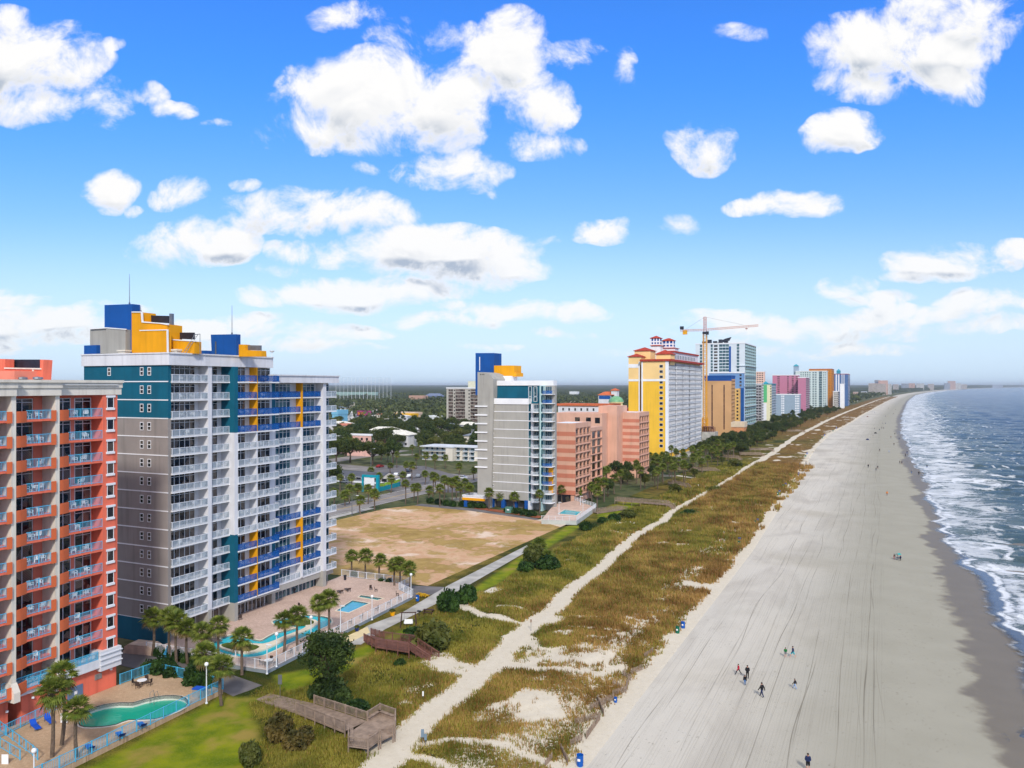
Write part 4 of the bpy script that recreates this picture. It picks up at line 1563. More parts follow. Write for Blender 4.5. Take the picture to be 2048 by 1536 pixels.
# ------------------------------------------------------------ pale grey tower
def grey_tower():
    R = empty('hotel_building', (-108, 242, 0))
    tag(R, 'slim pale grey hotel tower with teal top and blue roof box beyond the vacant lot', 'hotel')
    y0 = 236.0
    xl, xm, x1, x2, x3 = XA(955, y0), XA(979, y0), XA(1056, y0), XA(1087, y0), XA(1106, y0)
    b = MB()
    b.box(xm, x1, y0, y0 + 22, 2.9, 34.0)
    b.build('wall', m_lgrey, R)
    # stair wing with a curved top
    zt = ZA(744, xl, y0 - 1)
    pts = [(xl, 0), (xm + .4, 0), (xm + .4, zt - 2.4)]
    for i in range(8):
        t = i / 7
        pts.append((xm + .4 - (xm + .4 - xl) * t, zt - 2.4 * (1 - sin(t * pi / 2))))
    b = MB(); b.prism_y([(XA(955, y0 - 1), 0), (XA(982, y0 - 1), 0), (XA(987, y0 - 1), ZA(752, xm, y0 - 1) - 1.0), (XA(980, y0 - 1), ZA(749, xm, y0)),
                         (XA(972, y0 - 1), ZA(746, xm, y0)), (XA(964, y0 - 1), ZA(744.5, xm, y0)), (XA(955, y0 - 1), ZA(744, xm, y0))], y0 - 1, y0 + 9)
    b.build('stair_wing', m_lgrey, R)
    b = MB()
    for k in range(8):
        z = ZA(812 + 17.3 * k, xl, y0 - 1)
        b.box(xl - .35, XA(975, y0 - 1), y0 - 1.35, y0 - 1, z - .28, z + .15)
    for t in range(3):
        x = XA(960 + t * 3.5, y0 - 1); b.box(x, x + .3, y0 - 1.06, y0 - 1, ZA(750, x, y0), ZA(750, x, y0) + .3, 1)
    b.build('stair_wing_band', [m_trim, m_louv], R)
    zk = [31.5 - 2.87 * k for k in range(11)]
    b = MB()
    for k in range(10):
        b.box(xm - .02, x1 + .1, y0 - .08, y0, zk[k] - .12, zk[k] + .12)
    b.build('floor_band', m_trim, R)
    b = MB(); b.box(xm - .2, XA(1058, y0), y0 - .25, y0 + .3, 33.9, 35.8); b.box(XA(1056, y0), XA(1058, y0), y0 + .3, y0 + 22, 33.9, 35.8)
    b.build('parapet', m_trim, R)
    front_windows(R, y0, [XA(984.5, y0)], [z + 1.2 for z in zk[:10]], .55, .6, g_win, m_trim)
    # teal storeys, set back
    xa, xb = XA(988, y0 + 2), XA(1081, y0 + 2)
    b = MB(); b.box(xa, xb, y0 + 2, y0 + 4, 34.2, 40.0); b.box(xa, x1 + 1, y0 + 4, y0 + 20, 34.2, 40.0); b.build('wall', m_teal, R)
    b = MB(); b.box(xa - 1.2, XA(1107, y0 + 1.6), y0 + 1.6, y0 + 4.5, 40.0, 41.6); b.box(xa - 1.2, x1 + 1.5, y0 + 4.5, y0 + 20.5, 40.0, 41.6); b.build('parapet', m_trim, R)
    b = MB(); b.box(xa - 1.2, xa - .01, y0 + 1.7, y0 + 2.4, 35.2, 40); b.build('corner_frame', m_trim, R)
    front_windows(R, y0 + 2, [XA(1057.5, y0 + 2), XA(1068, y0 + 2)], [36.6], 1.05, 3.0, g_teal, m_trim)
    front_windows(R, y0 + 2, [XA(1057.5, y0 + 2), XA(1068, y0 + 2)], [34.9], 1.05, 1.4, g_teal, m_trim)
    # glazed corner and the two balcony stacks
    b = MB(); b.box(x1 + .01, XA(1083, y0), y0 + 1.6, y0 + 3, 0, 34.1); b.box(XA(1081, y0), x3, y0 + 1.6, y0 + 3.2, 0, 40); b.build('corner_wall', m_lgrey, R)
    g = MB(); g.box(0, .9, -.04, 0, 0, 2.5)
    part(R, 'window', g.mesh('window', g_teal), [(XA(1057, y0), y0 + .05, z + .15) for z in zk[:11]])
    b = MB(); b.box(x1, XA(1062, y0) + .5, y0 + .06, y0 + 1.6, 0, 34); b.build('corner_pier', m_white, R)
    b = MB(); b.box(XA(1081, y0), XA(1087, y0), y0 - .8, y0 + 1.6, 0, 40); b.build('corner_pier', M('pale_aqua_panel', lin((178, 206, 206)), .6, .05), R)
    g = MB(); g.box(0, .75, -.04, 0, 0, 2.3)
    part(R, 'window', g.mesh('window', g_teal), [(XA(1082.2, y0 - .8), y0 - .805, z + .2) for z in [37.3, 34.4] + zk[:11]])
    b = MB()
    for z in zk[:10]: b.box(x1, x3 - .3, y0 - .85, y0 - .81, z - .1, z + .1) if False else None

    def bmesh_(w, blue):
        s_ = MB(); n = 8
        arc = [(w * i / n, -1.2 - .75 * sin(pi * i / n)) for i in range(n + 1)]
        s_.prism([(0, 1.4)] + arc + [(w, 1.4)], -.2, 0)
        r_ = MB()
        for (p, q) in zip(arc[:-1], arc[1:]):
            r_.bar((p[0], p[1] + .06, 1.03), (q[0], q[1] + .06, 1.03), .07)
            r_.bar((p[0], p[1] + .06, .08), (q[0], q[1] + .06, .08), .05)
            r_.face([(p[0], p[1] + .06, .1), (q[0], q[1] + .06, .1), (q[0], q[1] + .06, 1.0), (p[0], p[1] + .06, 1.0)], 1)
            r_.bar((p[0], p[1] + .06, 0), (p[0], p[1] + .06, 1.03), .05)
        r_.bar((w, -1.14, 1.03), (w, 1.3, 1.03), .07)
        return s_.mesh('balcony', m_trim), r_.mesh('railing', [m_blue, m_bpanel] if blue else [m_brailw, m_gpanel])
    w1 = XA(1079, y0) - XA(1064, y0)
    w2 = XA(1107, y0) - XA(1087.5, y0)
    s1, r1 = bmesh_(w1, False)
    s2, r2 = bmesh_(w2, False)
    s3, r3 = bmesh_(w2, True)
    part(R, 'balcony', s1, [(XA(1064, y0), y0 + .2, z) for z in zk[:11]], (('railing', r1),))
    z2 = [37.3, 34.4] + zk[:11]
    bl = (0, 1, 8, 9, 10)
    part(R, 'balcony', s2, [(XA(1087.5, y0), y0 + .1, z) for i, z in enumerate(z2) if i not in bl], (('railing', r2),))
    part(R, 'balcony', s3, [(XA(1087.5, y0), y0 + .1, z) for i, z in enumerate(z2) if i in bl], (('railing', r3),))
    g = MB(); g.box(0, w1 * .8, -.04, 0, 0, 2.3); f = MB()
    for t in range(4): f.box(t * w1 * .8 / 3 - .04, t * w1 * .8 / 3 + .04, -.09, -.041, 0, 2.3)
    part(R, 'sliding_door', g.mesh('sliding_door', g_teal), [(XA(1064, y0) + .1, y0 + 1.59, z + .02) for z in zk[:11]] + [(XA(1087.5, y0) + .1, y0 + 1.59, z + .02) for z in z2], (('door_frame', f.mesh('door_frame', m_frame)),))
    b = MB()
    for i in (9, 10, 11): b.box(XA(1094, y0), XA(1103, y0), y0 + 1.3, y0 + 1.45, z2[i] + .02, z2[i] + 2.6)
    b.build('accent_wall', m_yel, R)
    # roof boxes
    pxprism(R, 'roof_tower', [(951, 706), (988, 706), (988, 790), (951, 790)], 247, 6, m_blue)
    pxprism(R, 'roof_trim', [(958.5, 714), (960, 714), (960, 741), (958.5, 741)], 246.9, .1, m_trim)
    pxprism(R, 'penthouse', [(988, 731), (1028, 731), (1028, 745), (1032, 746), (1032, 753), (988, 753)], 246, 6, m_yel)
    pxprism(R, 'lift_house', [(990, 752), (1020, 752), (1020, 764), (990, 764)], 244, 6, m_trim)
    # open ground floor on blue columns
    b = MB()
    b.box(xm, x1 + 3, y0 + 3.0, y0 + 20, 0, 2.9)
    b.build('ground_floor_wall', m_dgrey, R)
    for px_ in (979.5, 1002.5, 1026, 1049):
        b = MB(); x = XA(px_, y0); b.box(x, x + 1.2, y0 - .02, y0 + 1.3, 0, 3.0); b.build('column', m_blue, R)
    b = MB(); b.box(xl - 4, xm, y0 - 3, y0 + 3, 2.9, 3.5); b.box(xl - 4.1, xm - .1, y0 - 3.1, y0 + 3.1, 3.5, 4.0, 1); b.box(xl - 4.1, xm - .1, y0 - 3.1, y0 - 3.0, 2.3, 3.1, 2)
    b.build('porch_roof', [m_trim, m_white, m_yel], R)
    b = MB(); b.box(xl - 3.6, xl - 2.4, y0 - 2.8, y0 - 1.8, 0, 2.9); b.build('column', m_blue, R)


# ------------------------------------------------------------ salmon hotels
m_sal = M('salmon_stucco', lin((220, 172, 148)), .8, .05, .2, streak=.1)
m_sal2 = M('terracotta_stripe', lin((200, 126, 102)), .8, .05, .2, streak=.1)


def striped(name_label, pxl, pxc, pxe, base_y, x, ztop, nst, nb, deep):
    y0 = base_y
    R = empty('hotel_building', (x - 6, y0 + 8, 0))
    tag(R, name_label, 'hotel')
    xl = XA(pxl, y0)
    y1 = YA(pxe, x)
    b = MB(); b.box(xl, x - .6, y0 + .3, y1, 0, ztop - .4); b.build('wall', m_sal, R)
    b = MB(); b.box(xl, x, y0, y0 + .3, 3.2 if deep else 0, ztop); b.box(xl, x, y1 - .02, y1 + .3, 0, ztop)
    b.box(x - 1.4, x + .02, y0 + .3, y1, ztop - 1.7, ztop)
    b.box(xl, xl + .3, y0 + .3, y1, ztop - 1.0, ztop)
    b.build('end_wall', m_sal, R)
    b = MB(); b.box(xl + .3, x - 1.4, y0 + .3, y1, ztop - .4, ztop - .2); b.build('roof', m_trim, R)
    fh = 2.84
    b = MB()
    for k in range(nst):
        z = ztop - 2.9 - k * fh
        b.box(xl - .02, x + .01, y0 - .04, y0, z - 1.45, z)
    b.build('painted_band', m_sal2, R)
    nf = int((ztop - 1.7 - 2.6) / fh)
    z0 = ztop - 1.7 - nf * fh
    g = glassM('dark_balcony_glass', lin((44, 34, 36)), lin((90, 62, 56)), .3)
    sea_face(R, x, y0 + .3, y1, z0, fh, nf, nb, .55, m_sal, m_sal, g, m_sal, win_w=.8, finw=.22, railh=0)
    rl = MB(); L_ = (y1 - y0 - .3)
    rl.box(-.1, 0, 0, L_, .04, .35); rl.box(-.08, -.02, 0, L_, .9, .98)
    for k in range(int(L_ / .5)): rl.box(-.07, -.03, k * .5, k * .5 + .05, .3, .9)
    part(R, 'balustrade', rl.mesh('balustrade', m_sal), [(x - .05, y0 + .3, z0 + k * fh) for k in range(nf)])
    return R


def salmon():
    R = striped('salmon striped hotel block nearest the pale grey tower, four balconies wide', 1098, 1151, 1181, 254.3, -93.4, 27.2, 8, 4, True)
    g = MB(); xl = XA(1106, 254.3); g.box(xl - 2, -95.2, 254.45, 254.55, .1, 3.1); g.build('lobby_window', g_win, R)
    xx = -95.0
    y0, y1 = 269.9, YA(1205, xx)
    b = MB(); b.box(-112, xx - .6, y0, y1, 0, 24.6); b.box(xx - 1.4, xx, y0, y0 + .2, 0, 24.6); b.box(xx - 1.4, xx, y1 - .3, y1, 0, 24.6); b.box(xx - 1.4, xx + .01, y0 + .2, y1 - .3, 23.4, 24.7); b.build('wing_wall', m_sal, R)
    g = glassM('dark_balcony_glass', (0, 0, 0), (0, 0, 0))
    sea_face(R, xx, y0 + .2, y1 - .3, 23.4 - 2.84 * 7, 2.84, 7, 3, .55, m_sal, m_sal, g, m_sal, win_w=.72, finw=.3, railh=0)
    striped('salmon striped hotel block in front of the yellow tower', 1210, 1279, 1298, 338.3, -94.8, 28.3, 7, 4, False)
    # plain salmon slab between and behind
    R = empty('hotel_building', (-112, 322, 0)); tag(R, 'plain salmon lift tower and link between the two striped hotels', 'hotel')
    y = 322
    b = MB(); b.box(XA(1108, y), XA(1204, y), y, y + 18, 0, ZA(826, -120, y)); b.box(XA(1197, 330), XA(1234, 330), 330, 345, 0, ZA(812, -105, 330))
    b.build('wall', m_sal, R)
    front_windows(R, y, [XA(q, y) for q in (1150, 1172, 1190)], [ZA(846, -115, y)], 2.2, 2.4, g_win)
    # white and pink resort with tiled roof behind
    R = empty('hotel_building', (-170, 500, 0)); tag(R, 'long white and pink resort with a terracotta roof edge behind the salmon hotels', 'hotel')
    y = 480
    x0, x1 = XA(1116, y), XA(1225, y)
    b = MB(); b.box(x0, x1, y, y + 16, 0, ZA(811, x0, y)); b.build('wall', M('blush_stucco', lin((226, 196, 184)), .8, .05), R)
    b = MB(); z = ZA(811, x0, y); b.box(x0, x1 + .02, y - .05, y, z - 6.6, z - .8); b.build('upper_wall', m_white, R)
    b = MB(); b.prism_y([(x0 - .5, z), (x1 + .5, z), (x1 + .5, z + 1.3), (x0 - .5, z + 1.3)], y - .8, y + 16); b.build('roof', m_tileo, R)
    front_windows(R, y - .05, [x0 + 3 + 4.1 * i for i in range(8)], [z - 3.2, z - 6.0], 1.1, 1.7, g_win)
    front_windows(R, y - .05, [x0 + 12 + 3.1 * i for i in range(9)], [z - 8.6, z - 12.4], 1.3, 2.0, g_win)
    # domed pavilion
    y = 560
    cx = XA(1228, y)
    R = empty('domed_pavilion', (cx, y, 0)); tag(R, 'cream pavilion with a green dome and tiled lantern tower behind the resort', 'building')
    z = ZA(804, cx, y)
    b = MB(); b.box(cx - 8, cx + 8, y - 2, y + 14, 0, z - 7); b.lathe([(5.0, z - 7), (5.0, z - .6), (5.6, z - .5), (5.6, z)], 20, (cx, y + 5, 0)); b.build('wall', M('butter_stucco', lin((232, 214, 160)), .8, .05), R)
    b = MB(); b.lathe([(5.5 * cos(t), z + 4.3 * sin(t)) for t in [i * pi / 16 for i in range(9)]], 24, (cx, y + 5, 0)); b.build('dome', M('copper_green', lin((120, 176, 130)), .5, .1), R, smooth=True)
    b = MB(); cx2 = XA(1213, y + 10); z2 = ZA(790, cx2, y); b.box(cx2 - 7, cx2 + 5, y + 12, y + 20, 0, z2); b.box(cx2 + 3, cx2 + 7.5, y + 12, y + 17, 0, z2 + 3.4); b.build('tower_wall', m_white, R)
    hip_roof(R, cx2 - 7, cx2 + 5, y + 12, y + 20, z2, 2.4, m_tileo); hip_roof(R, cx2 + 3, cx2 + 7.5, y + 12, y + 17, z2 + 3.4, 1.6, m_tileo)
    b = MB(); b.box(cx2 - 6.5, cx2 + 2.5, y + 11.9, y + 12, z2 - 3.2, z2 - .8); b.build('blue_window', m_blue, R)
    R = empty('terrace_building', (XA(1270, 500), 505, 0)); tag(R, 'low white arcade with terracotta roofs beside the yellow tower', 'building')
    y = 500
    xa, xb = XA(1226, y), XA(1262, y)
    b = MB(); b.box(xa, xb, y, y + 14, 0, ZA(824, xa, y)); b.build('wall', m_white, R)
    b = MB(); b.box(xa - .4, xb, y - .5, y + 14, ZA(824, xa, y), ZA(816, xa, y)); b.build('roof', m_tile, R)
    front_windows(R, y, [xa + 1 + 2.2 * i for i in range(5)], [ZA(836, xa, y)], 1.3, 2.2, g_win)


# ------------------------------------------------------------ yellow tower
def yellow_tower():
    y0, x = 435.6, -105.8
    m_y = M('sunflower_stucco', lin((244, 192, 58)), .8, .04, .1, streak=.08)
    m_p = M('pale_peach_stucco', lin((244, 206, 140)), .8, .04, .1)
    R = empty('hotel_building', (x - 12, y0 + 20, 0))
    tag(R, 'tall sunflower yellow hotel with terracotta hip roofs and twin lantern towers', 'hotel')
    zt = ZA(722, x, y0)
    xa, xb, xc = XA(1255, y0), XA(1277.5, y0), XA(1283, y0)
    y1 = YA(1402, x)
    zb = ZA(758, x, y0)
    b = MB(); b.box(xc, x - .65, y0, y1, 0, zb - 1.2); b.box(xa, xb, y0 + 2, y0 + 26, 0, zb - 1.2); b.build('wall', m_y, R)
    b = MB(); b.box(xc, x - .65, y0, y1, zb, zt); b.box(xa, xb, y0 + 2, y0 + 26, zb, zt + 2); b.build('upper_wall', m_p, R)
    b = MB(); b.box(xc - .1, x - 1.4, y0 - .1, y1, zb - 1.2, zb); b.box(xa - .1, xb + .1, y0 + 1.9, y0 + 26, zb - 1.2, zb)
    b.box(x - 1.6, x + .1, y0 - .15, y0 + 1.6, 0, zt - .02); b.box(xb - .6, xb + .05, y0 + 1.8, y0 + 2, 0, zt); b.box(xc - .05, xc + .8, y0 - .12, y0, 0, zt)
    b.box(xa - .15, xb + .1, y0 + 1.85, y0 + 2.5, zt - 3.5, zt - 1.4)
    b.build('trim', m_trim, R)
    b = MB(); b.box(xb, xc, y0 + 5, y0 + 26, 0, zt - 1); b.build('stair_slot', m_yel, R)
    nf = 16
    fh = (zt - 2.0) / nf
    front_windows(R, y0, [XA(1319, y0)], [zt - 3.6 - 2.93 * k for k in range(16)], 1.9, 1.5, g_win, m_trim)
    front_windows(R, y0 + 5, [xb + .4], [zt - 4 - 2.93 * k for k in range(16)], .9, 1.6, g_win)
    # balcony face, slightly bowed towards the sea
    nseg = 5
    L_ = (y1 - y0 - 1.6) / nseg
    bow = [0, .3, .45, .4, .2]
    for k in range(nseg):
        sea_face(R, x + bow[k], y0 + 1.6 + k * L_, y0 + 1.6 + (k + 1) * L_, zt - .8 - 2.93 * 17, 2.93, 17, 5, .6, m_trim, m_white, g_dark, m_white, rail=m_gpanel, win_w=.74, finw=.7)
    b = MB(); b.box(xc - .8, x + 1.9, y0 - .8, y1 + 1, zt - .05, zt + 1.1); b.build('roof', m_tile, R)
    b = MB(); b.box(XA(1330, y0 + 20), x - 2, y0 + 20, y1, zt + 1.1, zt + 5.6); b.build('attic_wall', m_white, R)
    b = MB(); b.box(XA(1330, y0 + 20) - .6, x - 1.4, y0 + 19.4, y1 + .6, zt + 5.6, zt + 6.5); b.build('roof', m_tile, R)
    part(R, 'window', MB().box(0, .05, 0, 2.2, 0, 2.2).mesh('window', g_win), [(x - 2 + .003, y0 + 24 + 4.4 * i, zt + 2) for i in range(13)])
    # hip roofed towers: px left, right, eaves py, apex py, y
    for (a, c, e, t, yy, d, mm) in ((1255, 1284, 714, 708, y0 + 1.9, 9, m_p), (1267, 1303, 702, 695, y0 + 10, 11, m_p), (1310, 1343, 709, 700, y0 + 3, 10, m_p),
                                    (1300, 1323, 692, 690, y0 + 30, 8, m_trim), (1323, 1352, 697, 695, y0 + 36, 9, m_trim)):
        x0_, x1_ = XA(a + 2, yy), XA(c - 2, yy)
        z0_ = ZA(e, x0_, yy)
        b = MB(); b.box(x0_, x1_, yy, yy + d, zt - 2, z0_); b.build('roof_turret', mm, R)
        hip_roof(R, x0_, x1_, yy, yy + d, z0_ + .25, ZA(t, x0_, yy) - z0_ if e - t > 3 else .8, m_tile)
    for (a, c, e, t, bt, yy) in ((1302, 1319, 677, 672, 691, y0 + 31), (1325, 1346, 682, 677, 696, y0 + 37)):
        x0_, x1_ = XA(a, yy), XA(c, yy)
        zz, zb_ = ZA(e, x0_, yy), ZA(bt, x0_, yy)
        b = MB(); b.box(x0_, x1_, yy, yy + 5, zb_, zz); b.build('lantern', m_blue, R)
        b = MB()
        for t_ in range(4):
            xx = x0_ + (x1_ - x0_) * t_ / 3
            b.box(xx - .35, xx + .35, yy - .15, yy, zb_, zz)
        b.box(x0_ - .3, x1_ + .3, yy - .18, yy + 5, zb_, zb_ + .8); b.box(x0_ - .3, x1_ + .3, yy - .16, yy + 5, zb_ + (zz - zb_) * .45, zb_ + (zz - zb_) * .62)
        b.box(x1_, x1_ + .15, yy, yy + .8, zb_, zz)
        b.build('lantern_frame', m_trim, R)
        hip_roof(R, x0_, x1_, yy, yy + 5, zz + .25, ZA(t, x0_, yy) - zz, m_tile)


# ------------------------------------------------------------ farther towers
def far_tower(name, label, pxl, pxc, pxe, Yc, pytop, wall, side, fh=3.0, front=None, nb=8, glass=None, extra=None, base=0, par=None, slab=None, frontglass=None, dep=.4):
    """box tower from pixel columns: left edge, sea-side corner, far end of the sea side; Yc is its depth"""
    X = (pxc - 1024) / F * Yc
    x, y0 = X * C - Yc * S, X * S + Yc * C
    z = ZA(pytop, x, y0)
    xl = XA(pxl, y0)
    y1 = YA(pxe, x)
    if y1 < y0 or y1 > y0 + 120: y1 = y0 + 60
    R = empty(name, ((x + xl) / 2, y0 + 10, 0)); tag(R, label, 'hotel' if 'hotel' in name else 'building')
    b = MB(); b.box(xl, x - dep, y0, y1, 0, z - .5); b.box(x - dep, x, y0, y0 + .5, 0, z - .5); b.build('wall', wall, R)
    b = MB(); b.box(xl - .3, x + .3, y0 - .3, y1 + .3, z - .5, z + .5); b.build('roof', par or m_trim, R)
    nf = int((z - 1) / fh)
    if nb:
        sea_face(R, x, y0 + .5, y1, z - .5 - nf * fh, fh, nf, nb, dep, slab or m_trim, side, glass or g_dark, side, rail=slab or side, win_w=.72, finw=.5)
    for fr in (front or []):
        # (px0, px1, n across, rows, width share, top offset)
        p0, p1, n, w_, h_, gl, z_lo, z_hi = fr
        xa, xb = XA(p0, y0), XA(p1, y0)
        zs = []
        zz = z - .5 - fh
        while zz > 1:
            if z_lo * z <= zz <= z_hi * z: zs.append(zz + .3)
            zz -= fh
        pitch = (xb - xa) / n
        front_windows(R, y0, [xa + pitch * (i + .5 - w_ / 2) for i in range(n)], zs, pitch * w_, fh * h_, gl)
    return R, x, xl, y0, y1, z


def skyline():
    # beige block with cobalt top
    m_beige = M('sand_stucco', lin((206, 160, 112)), .8, .04, .1)
    R, x, xl, y0, y1, z = far_tower('hotel_building', 'beige hotel block with a cobalt top band behind the crane mast', 1409, 1463, 1470, 634, 752, m_beige, m_beige, 2.95, None, 4, g_dark, par=m_blue, slab=m_beige)
    b = MB(); b.box(xl - .1, x + .1, y0 - .12, y1 + .1, z - 3.8, z + .3); b.build('top_band', m_blue, R)
    b = MB()
    for q in (1423, 1447): xx = XA(q, y0); b.box(xx, xx + .95, y0 - .05, y0, 5, z - 7)
    b.build('window_strip', glassM('brown_glass', lin((66, 40, 36)), lin((110, 76, 60)), .4), R)
    m_lb = M('periwinkle_stucco', lin((112, 150, 196)), .8, .04, .1)
    m_by = M('buff_stucco', lin((222, 178, 104)), .8, .05, .1)
    R, x, xl, y0, y1, z = far_tower('hotel_building', 'periwinkle hotel with buff window column standing behind the beige block', 1418, 1487, 1490, 700, 745, m_lb, m_lb, 3.0,
                                    [(1478, 1484, 1, .7, .6, g_dark, 0, 1)], 0)
    b = MB(); b.box(XA(1464, y0 - 6), XA(1479, y0 - 6), y0 - 6, y0, 0, ZA(777, x, y0)); b.build('projecting_bay', m_by, R)
    b = MB(); b.box(XA(1481, y0), XA(1487.5, y0), y0 - .3, y0, 0, ZA(776, x, y0)); b.build('blue_strip', m_blue, R)
    front_windows(R, y0 - 6, [XA(1466, y0 - 6), XA(1473, y0 - 6)], [ZA(784, x, y0) - 3 * k for k in range(9)], 1.6, 1.7, g_dark, name='bay_window')
    # low flat building by the trees
    y0 = 618
    R = empty('beach_building', (-112, 622, 0)); tag(R, 'low peach building with a flat white roof below the beige hotel', 'building')
    xa, xb = XA(1463, y0), XA(1488, y0)
    b = MB(); b.box(xa, xb, y0, y0 + 14, 0, ZA(846, xa, y0)); b.build('wall', M('peach_stucco', lin((208, 142, 96)), .8, .06), R)
    b = MB(); b.box(xa - .4, xb + .4, y0 - .4, y0 + 14, ZA(854, xa, y0), ZA(844, xa, y0)); b.build('roof', M('flat_roof_cream', lin((216, 196, 168)), .8, .05), R)
    # tall white-blue tower
    m_w2 = M('cool_white_stucco', lin((214, 222, 228)), .8, .04, .1)
    m_aq = M('aqua_white_slab', lin((178, 206, 204)), .7, .05, .1)
    R, x, xl, y0, y1, z = far_tower('hotel_building', 'tallest white glass-fronted tower with aqua balcony grid behind the crane', 1391, 1490, 1512, 780, 686, m_w2, m_aq, 3.05,
                                    [(1398, 1406, 1, .55, .8, g_teal, .4, 1), (1421, 1426, 1, .8, .8, g_teal, .35, 1), (1438, 1458, 3, .92, .75, g_teal, .35, 1), (1427, 1436, 1, .8, .62, g_dark, .35, 1), (1473, 1479, 1, .8, .8, g_teal, .3, 1)],
                                    6, g_teal, slab=m_aq, dep=.6)
    b = MB(); b.box(XA(1458, y0), XA(1462, y0), y0 - .1, y0, 25, z - 3); b.build('blue_strip', m_blue, R)
    b = MB()
    for q in range(5): b.box(XA(1404 + q * 11, y0 + 8), XA(1411 + q * 11, y0 + 8), y0 + 8, y0 + 13, z, z + 3.0 + (q % 2) * 1.5)
    b.prism_y([(XA(1432, y0 + 6), z), (XA(1458, y0 + 6), z + 3), (XA(1462, y0 + 6), z + 6.5), (XA(1450, y0 + 6), z + 5.0), (XA(1440, y0 + 6), z + 2.6)], y0 + 6, y0 + 9)
    b.build('roof_plant', m_louv, R)
    for k in range(6):
        b = MB(); zz = z - 22 - 10 * k; b.box(XA(1473, y0), x + 1.8, y0 - 1.2, y1, zz - .2, zz) if k % 2 == 0 else b.box(x, x + 1.6, y0 - .6, y1, zz - .2, zz)
        b.build('sun_shade', m_w2, R)
    m_peach = M('peach_tower_stucco', lin((232, 194, 176)), .8, .05)
    far_tower('hotel_building', 'peach tower peeking out beside the tallest white tower', 1510, 1529, 1531, 1150, 743, m_peach, m_peach, 3.0, [(1513, 1527, 3, .6, .5, g_dark, 0, 1)], 0)
    m_g1 = M('mushroom_stucco', lin((168, 166, 168)), .8, .05)
    far_tower('hotel_building', 'grey hotel with stacked balconies next to the green-striped hotel', 1509, 1524, 1527, 860, 768, m_g1, m_g1, 3.0, [(1511, 1523, 2, .8, .5, g_dark, 0, 1)], 3, slab=m_trim)
    m_cr = M('pale_butter_stucco', lin((232, 226, 188)), .8, .04)
    R, x, xl, y0, y1, z = far_tower('hotel_building', 'butter hotel with a green stripe and turquoise roof', 1525, 1543, 1552, 905, 768, m_cr, M('slate_blue_stucco', lin((128, 150, 172)), .8, .05), 3.0,
                                    [(1540, 1543, 1, .7, .5, g_dark, 0, 1)], 8, par=M('turquoise_roof', lin((38, 150, 170)), .6, .08))
    b = MB(); b.box(XA(1526.5, y0), XA(1534, y0), y0 - .1, y0, z * .5, z - 1); b.build('green_stripe', M('green_paint', lin((92, 190, 124)), .8, .05), R)
    b = MB(); b.box(XA(1525.5, y0), XA(1533, y0), y0 - .12, y0, 0, z * .48); b.build('white_stripe', m_trim, R)
    hip_roof(R, XA(1526, y0), XA(1534, y0), y0 + 3, y0 + 9, z + .8, 2.4, MATS['turquoise_roof'])
    m_bg = M('blue_grey_stucco', lin((150, 168, 184)), .8, .04)
    far_tower('hotel_building', 'low blue-grey hotel with white window bands in front of the mauve hotel', 1552, 1599, 1602, 1000, 789, m_bg, m_bg, 3.0, [(1562, 1569, 2, .75, .6, m_trim, 0, 1), (1590, 1599, 3, .7, .6, m_trim, 0, 1)], 0)
    m_mv = M('mauve_stucco', lin((190, 122, 148)), .8, .04)
    R, x, xl, y0, y1, z = far_tower('hotel_building', 'long mauve pink hotel with dark window columns', 1545, 1596, 1600, 1150, 750, m_mv, m_mv, 3.0, [(1554, 1560, 1, .8, .5, g_dark, 0, 1), (1574, 1578, 1, .8, .5, g_dark, 0, 1), (1583, 1588, 1, .8, .5, g_dark, 0, 1), (1591, 1596, 1, .8, .5, g_dark, 0, 1)], 0)
    far_tower('hotel_building', 'narrower mauve hotel with a white roof edge, seaward of the long one', 1596, 1612, 1619, 1120, 755, m_mv, M('dusky_mauve_stucco', lin((150, 110, 136)), .8, .05), 3.0, None, 6)
    m_wt = M('seafoam_stucco', lin((206, 218, 214)), .8, .04)
    R, x, xl, y0, y1, z = far_tower('hotel_building', 'big pale seafoam hotel with a turquoise-capped tower', 1591, 1653, 1656, 1380, 742, m_wt, m_wt, 3.0,
                                    [(1600, 1622, 5, .6, .5, g_teal, 0, 1), (1624, 1634, 2, .7, .5, g_teal, 0, 1), (1637, 1645, 1, .8, .8, g_teal, 0, 1), (1646, 1652, 2, .6, .5, g_teal, 0, 1)], 0)
    b = MB(); xa = XA(1587, y0 + 5); b.box(xa, XA(1597, y0 + 5), y0 + 5, y0 + 13, 0, ZA(732, xa, y0)); b.build('tower_wall', m_bg, R)
    hip_roof(R, xa, XA(1597, y0 + 5), y0 + 5, y0 + 13, ZA(732, xa, y0), 3.6, MATS['turquoise_roof'])
    m_gold = M('gold_stucco', lin((206, 132, 30)), .8, .05)
    R, x, xl, y0, y1, z = far_tower('hotel_building', 'golden ochre hotel with a terracotta roof', 1618, 1664, 1668, 1440, 738, m_gold, m_gold, 3.0, [(1654, 1664, 3, .6, .6, M('gold_shadow_panel', lin((150, 96, 36)), .8, .1), 0, 1)], 4, par=m_tile, slab=m_gold)
    m_tw = M('grey_cream_stucco', lin((196, 192, 184)), .8, .05)
    far_tower('hotel_building', 'small grey and cream hotel at the foot of the gold one', 1666, 1676, 1679, 1300, 783, m_tw, m_louv, 3.0, [(1668, 1676, 2, .6, .5, g_dark, 0, 1)], 3)
    m_nb = M('navy_glass_stucco', lin((74, 108, 158)), .6, .06)
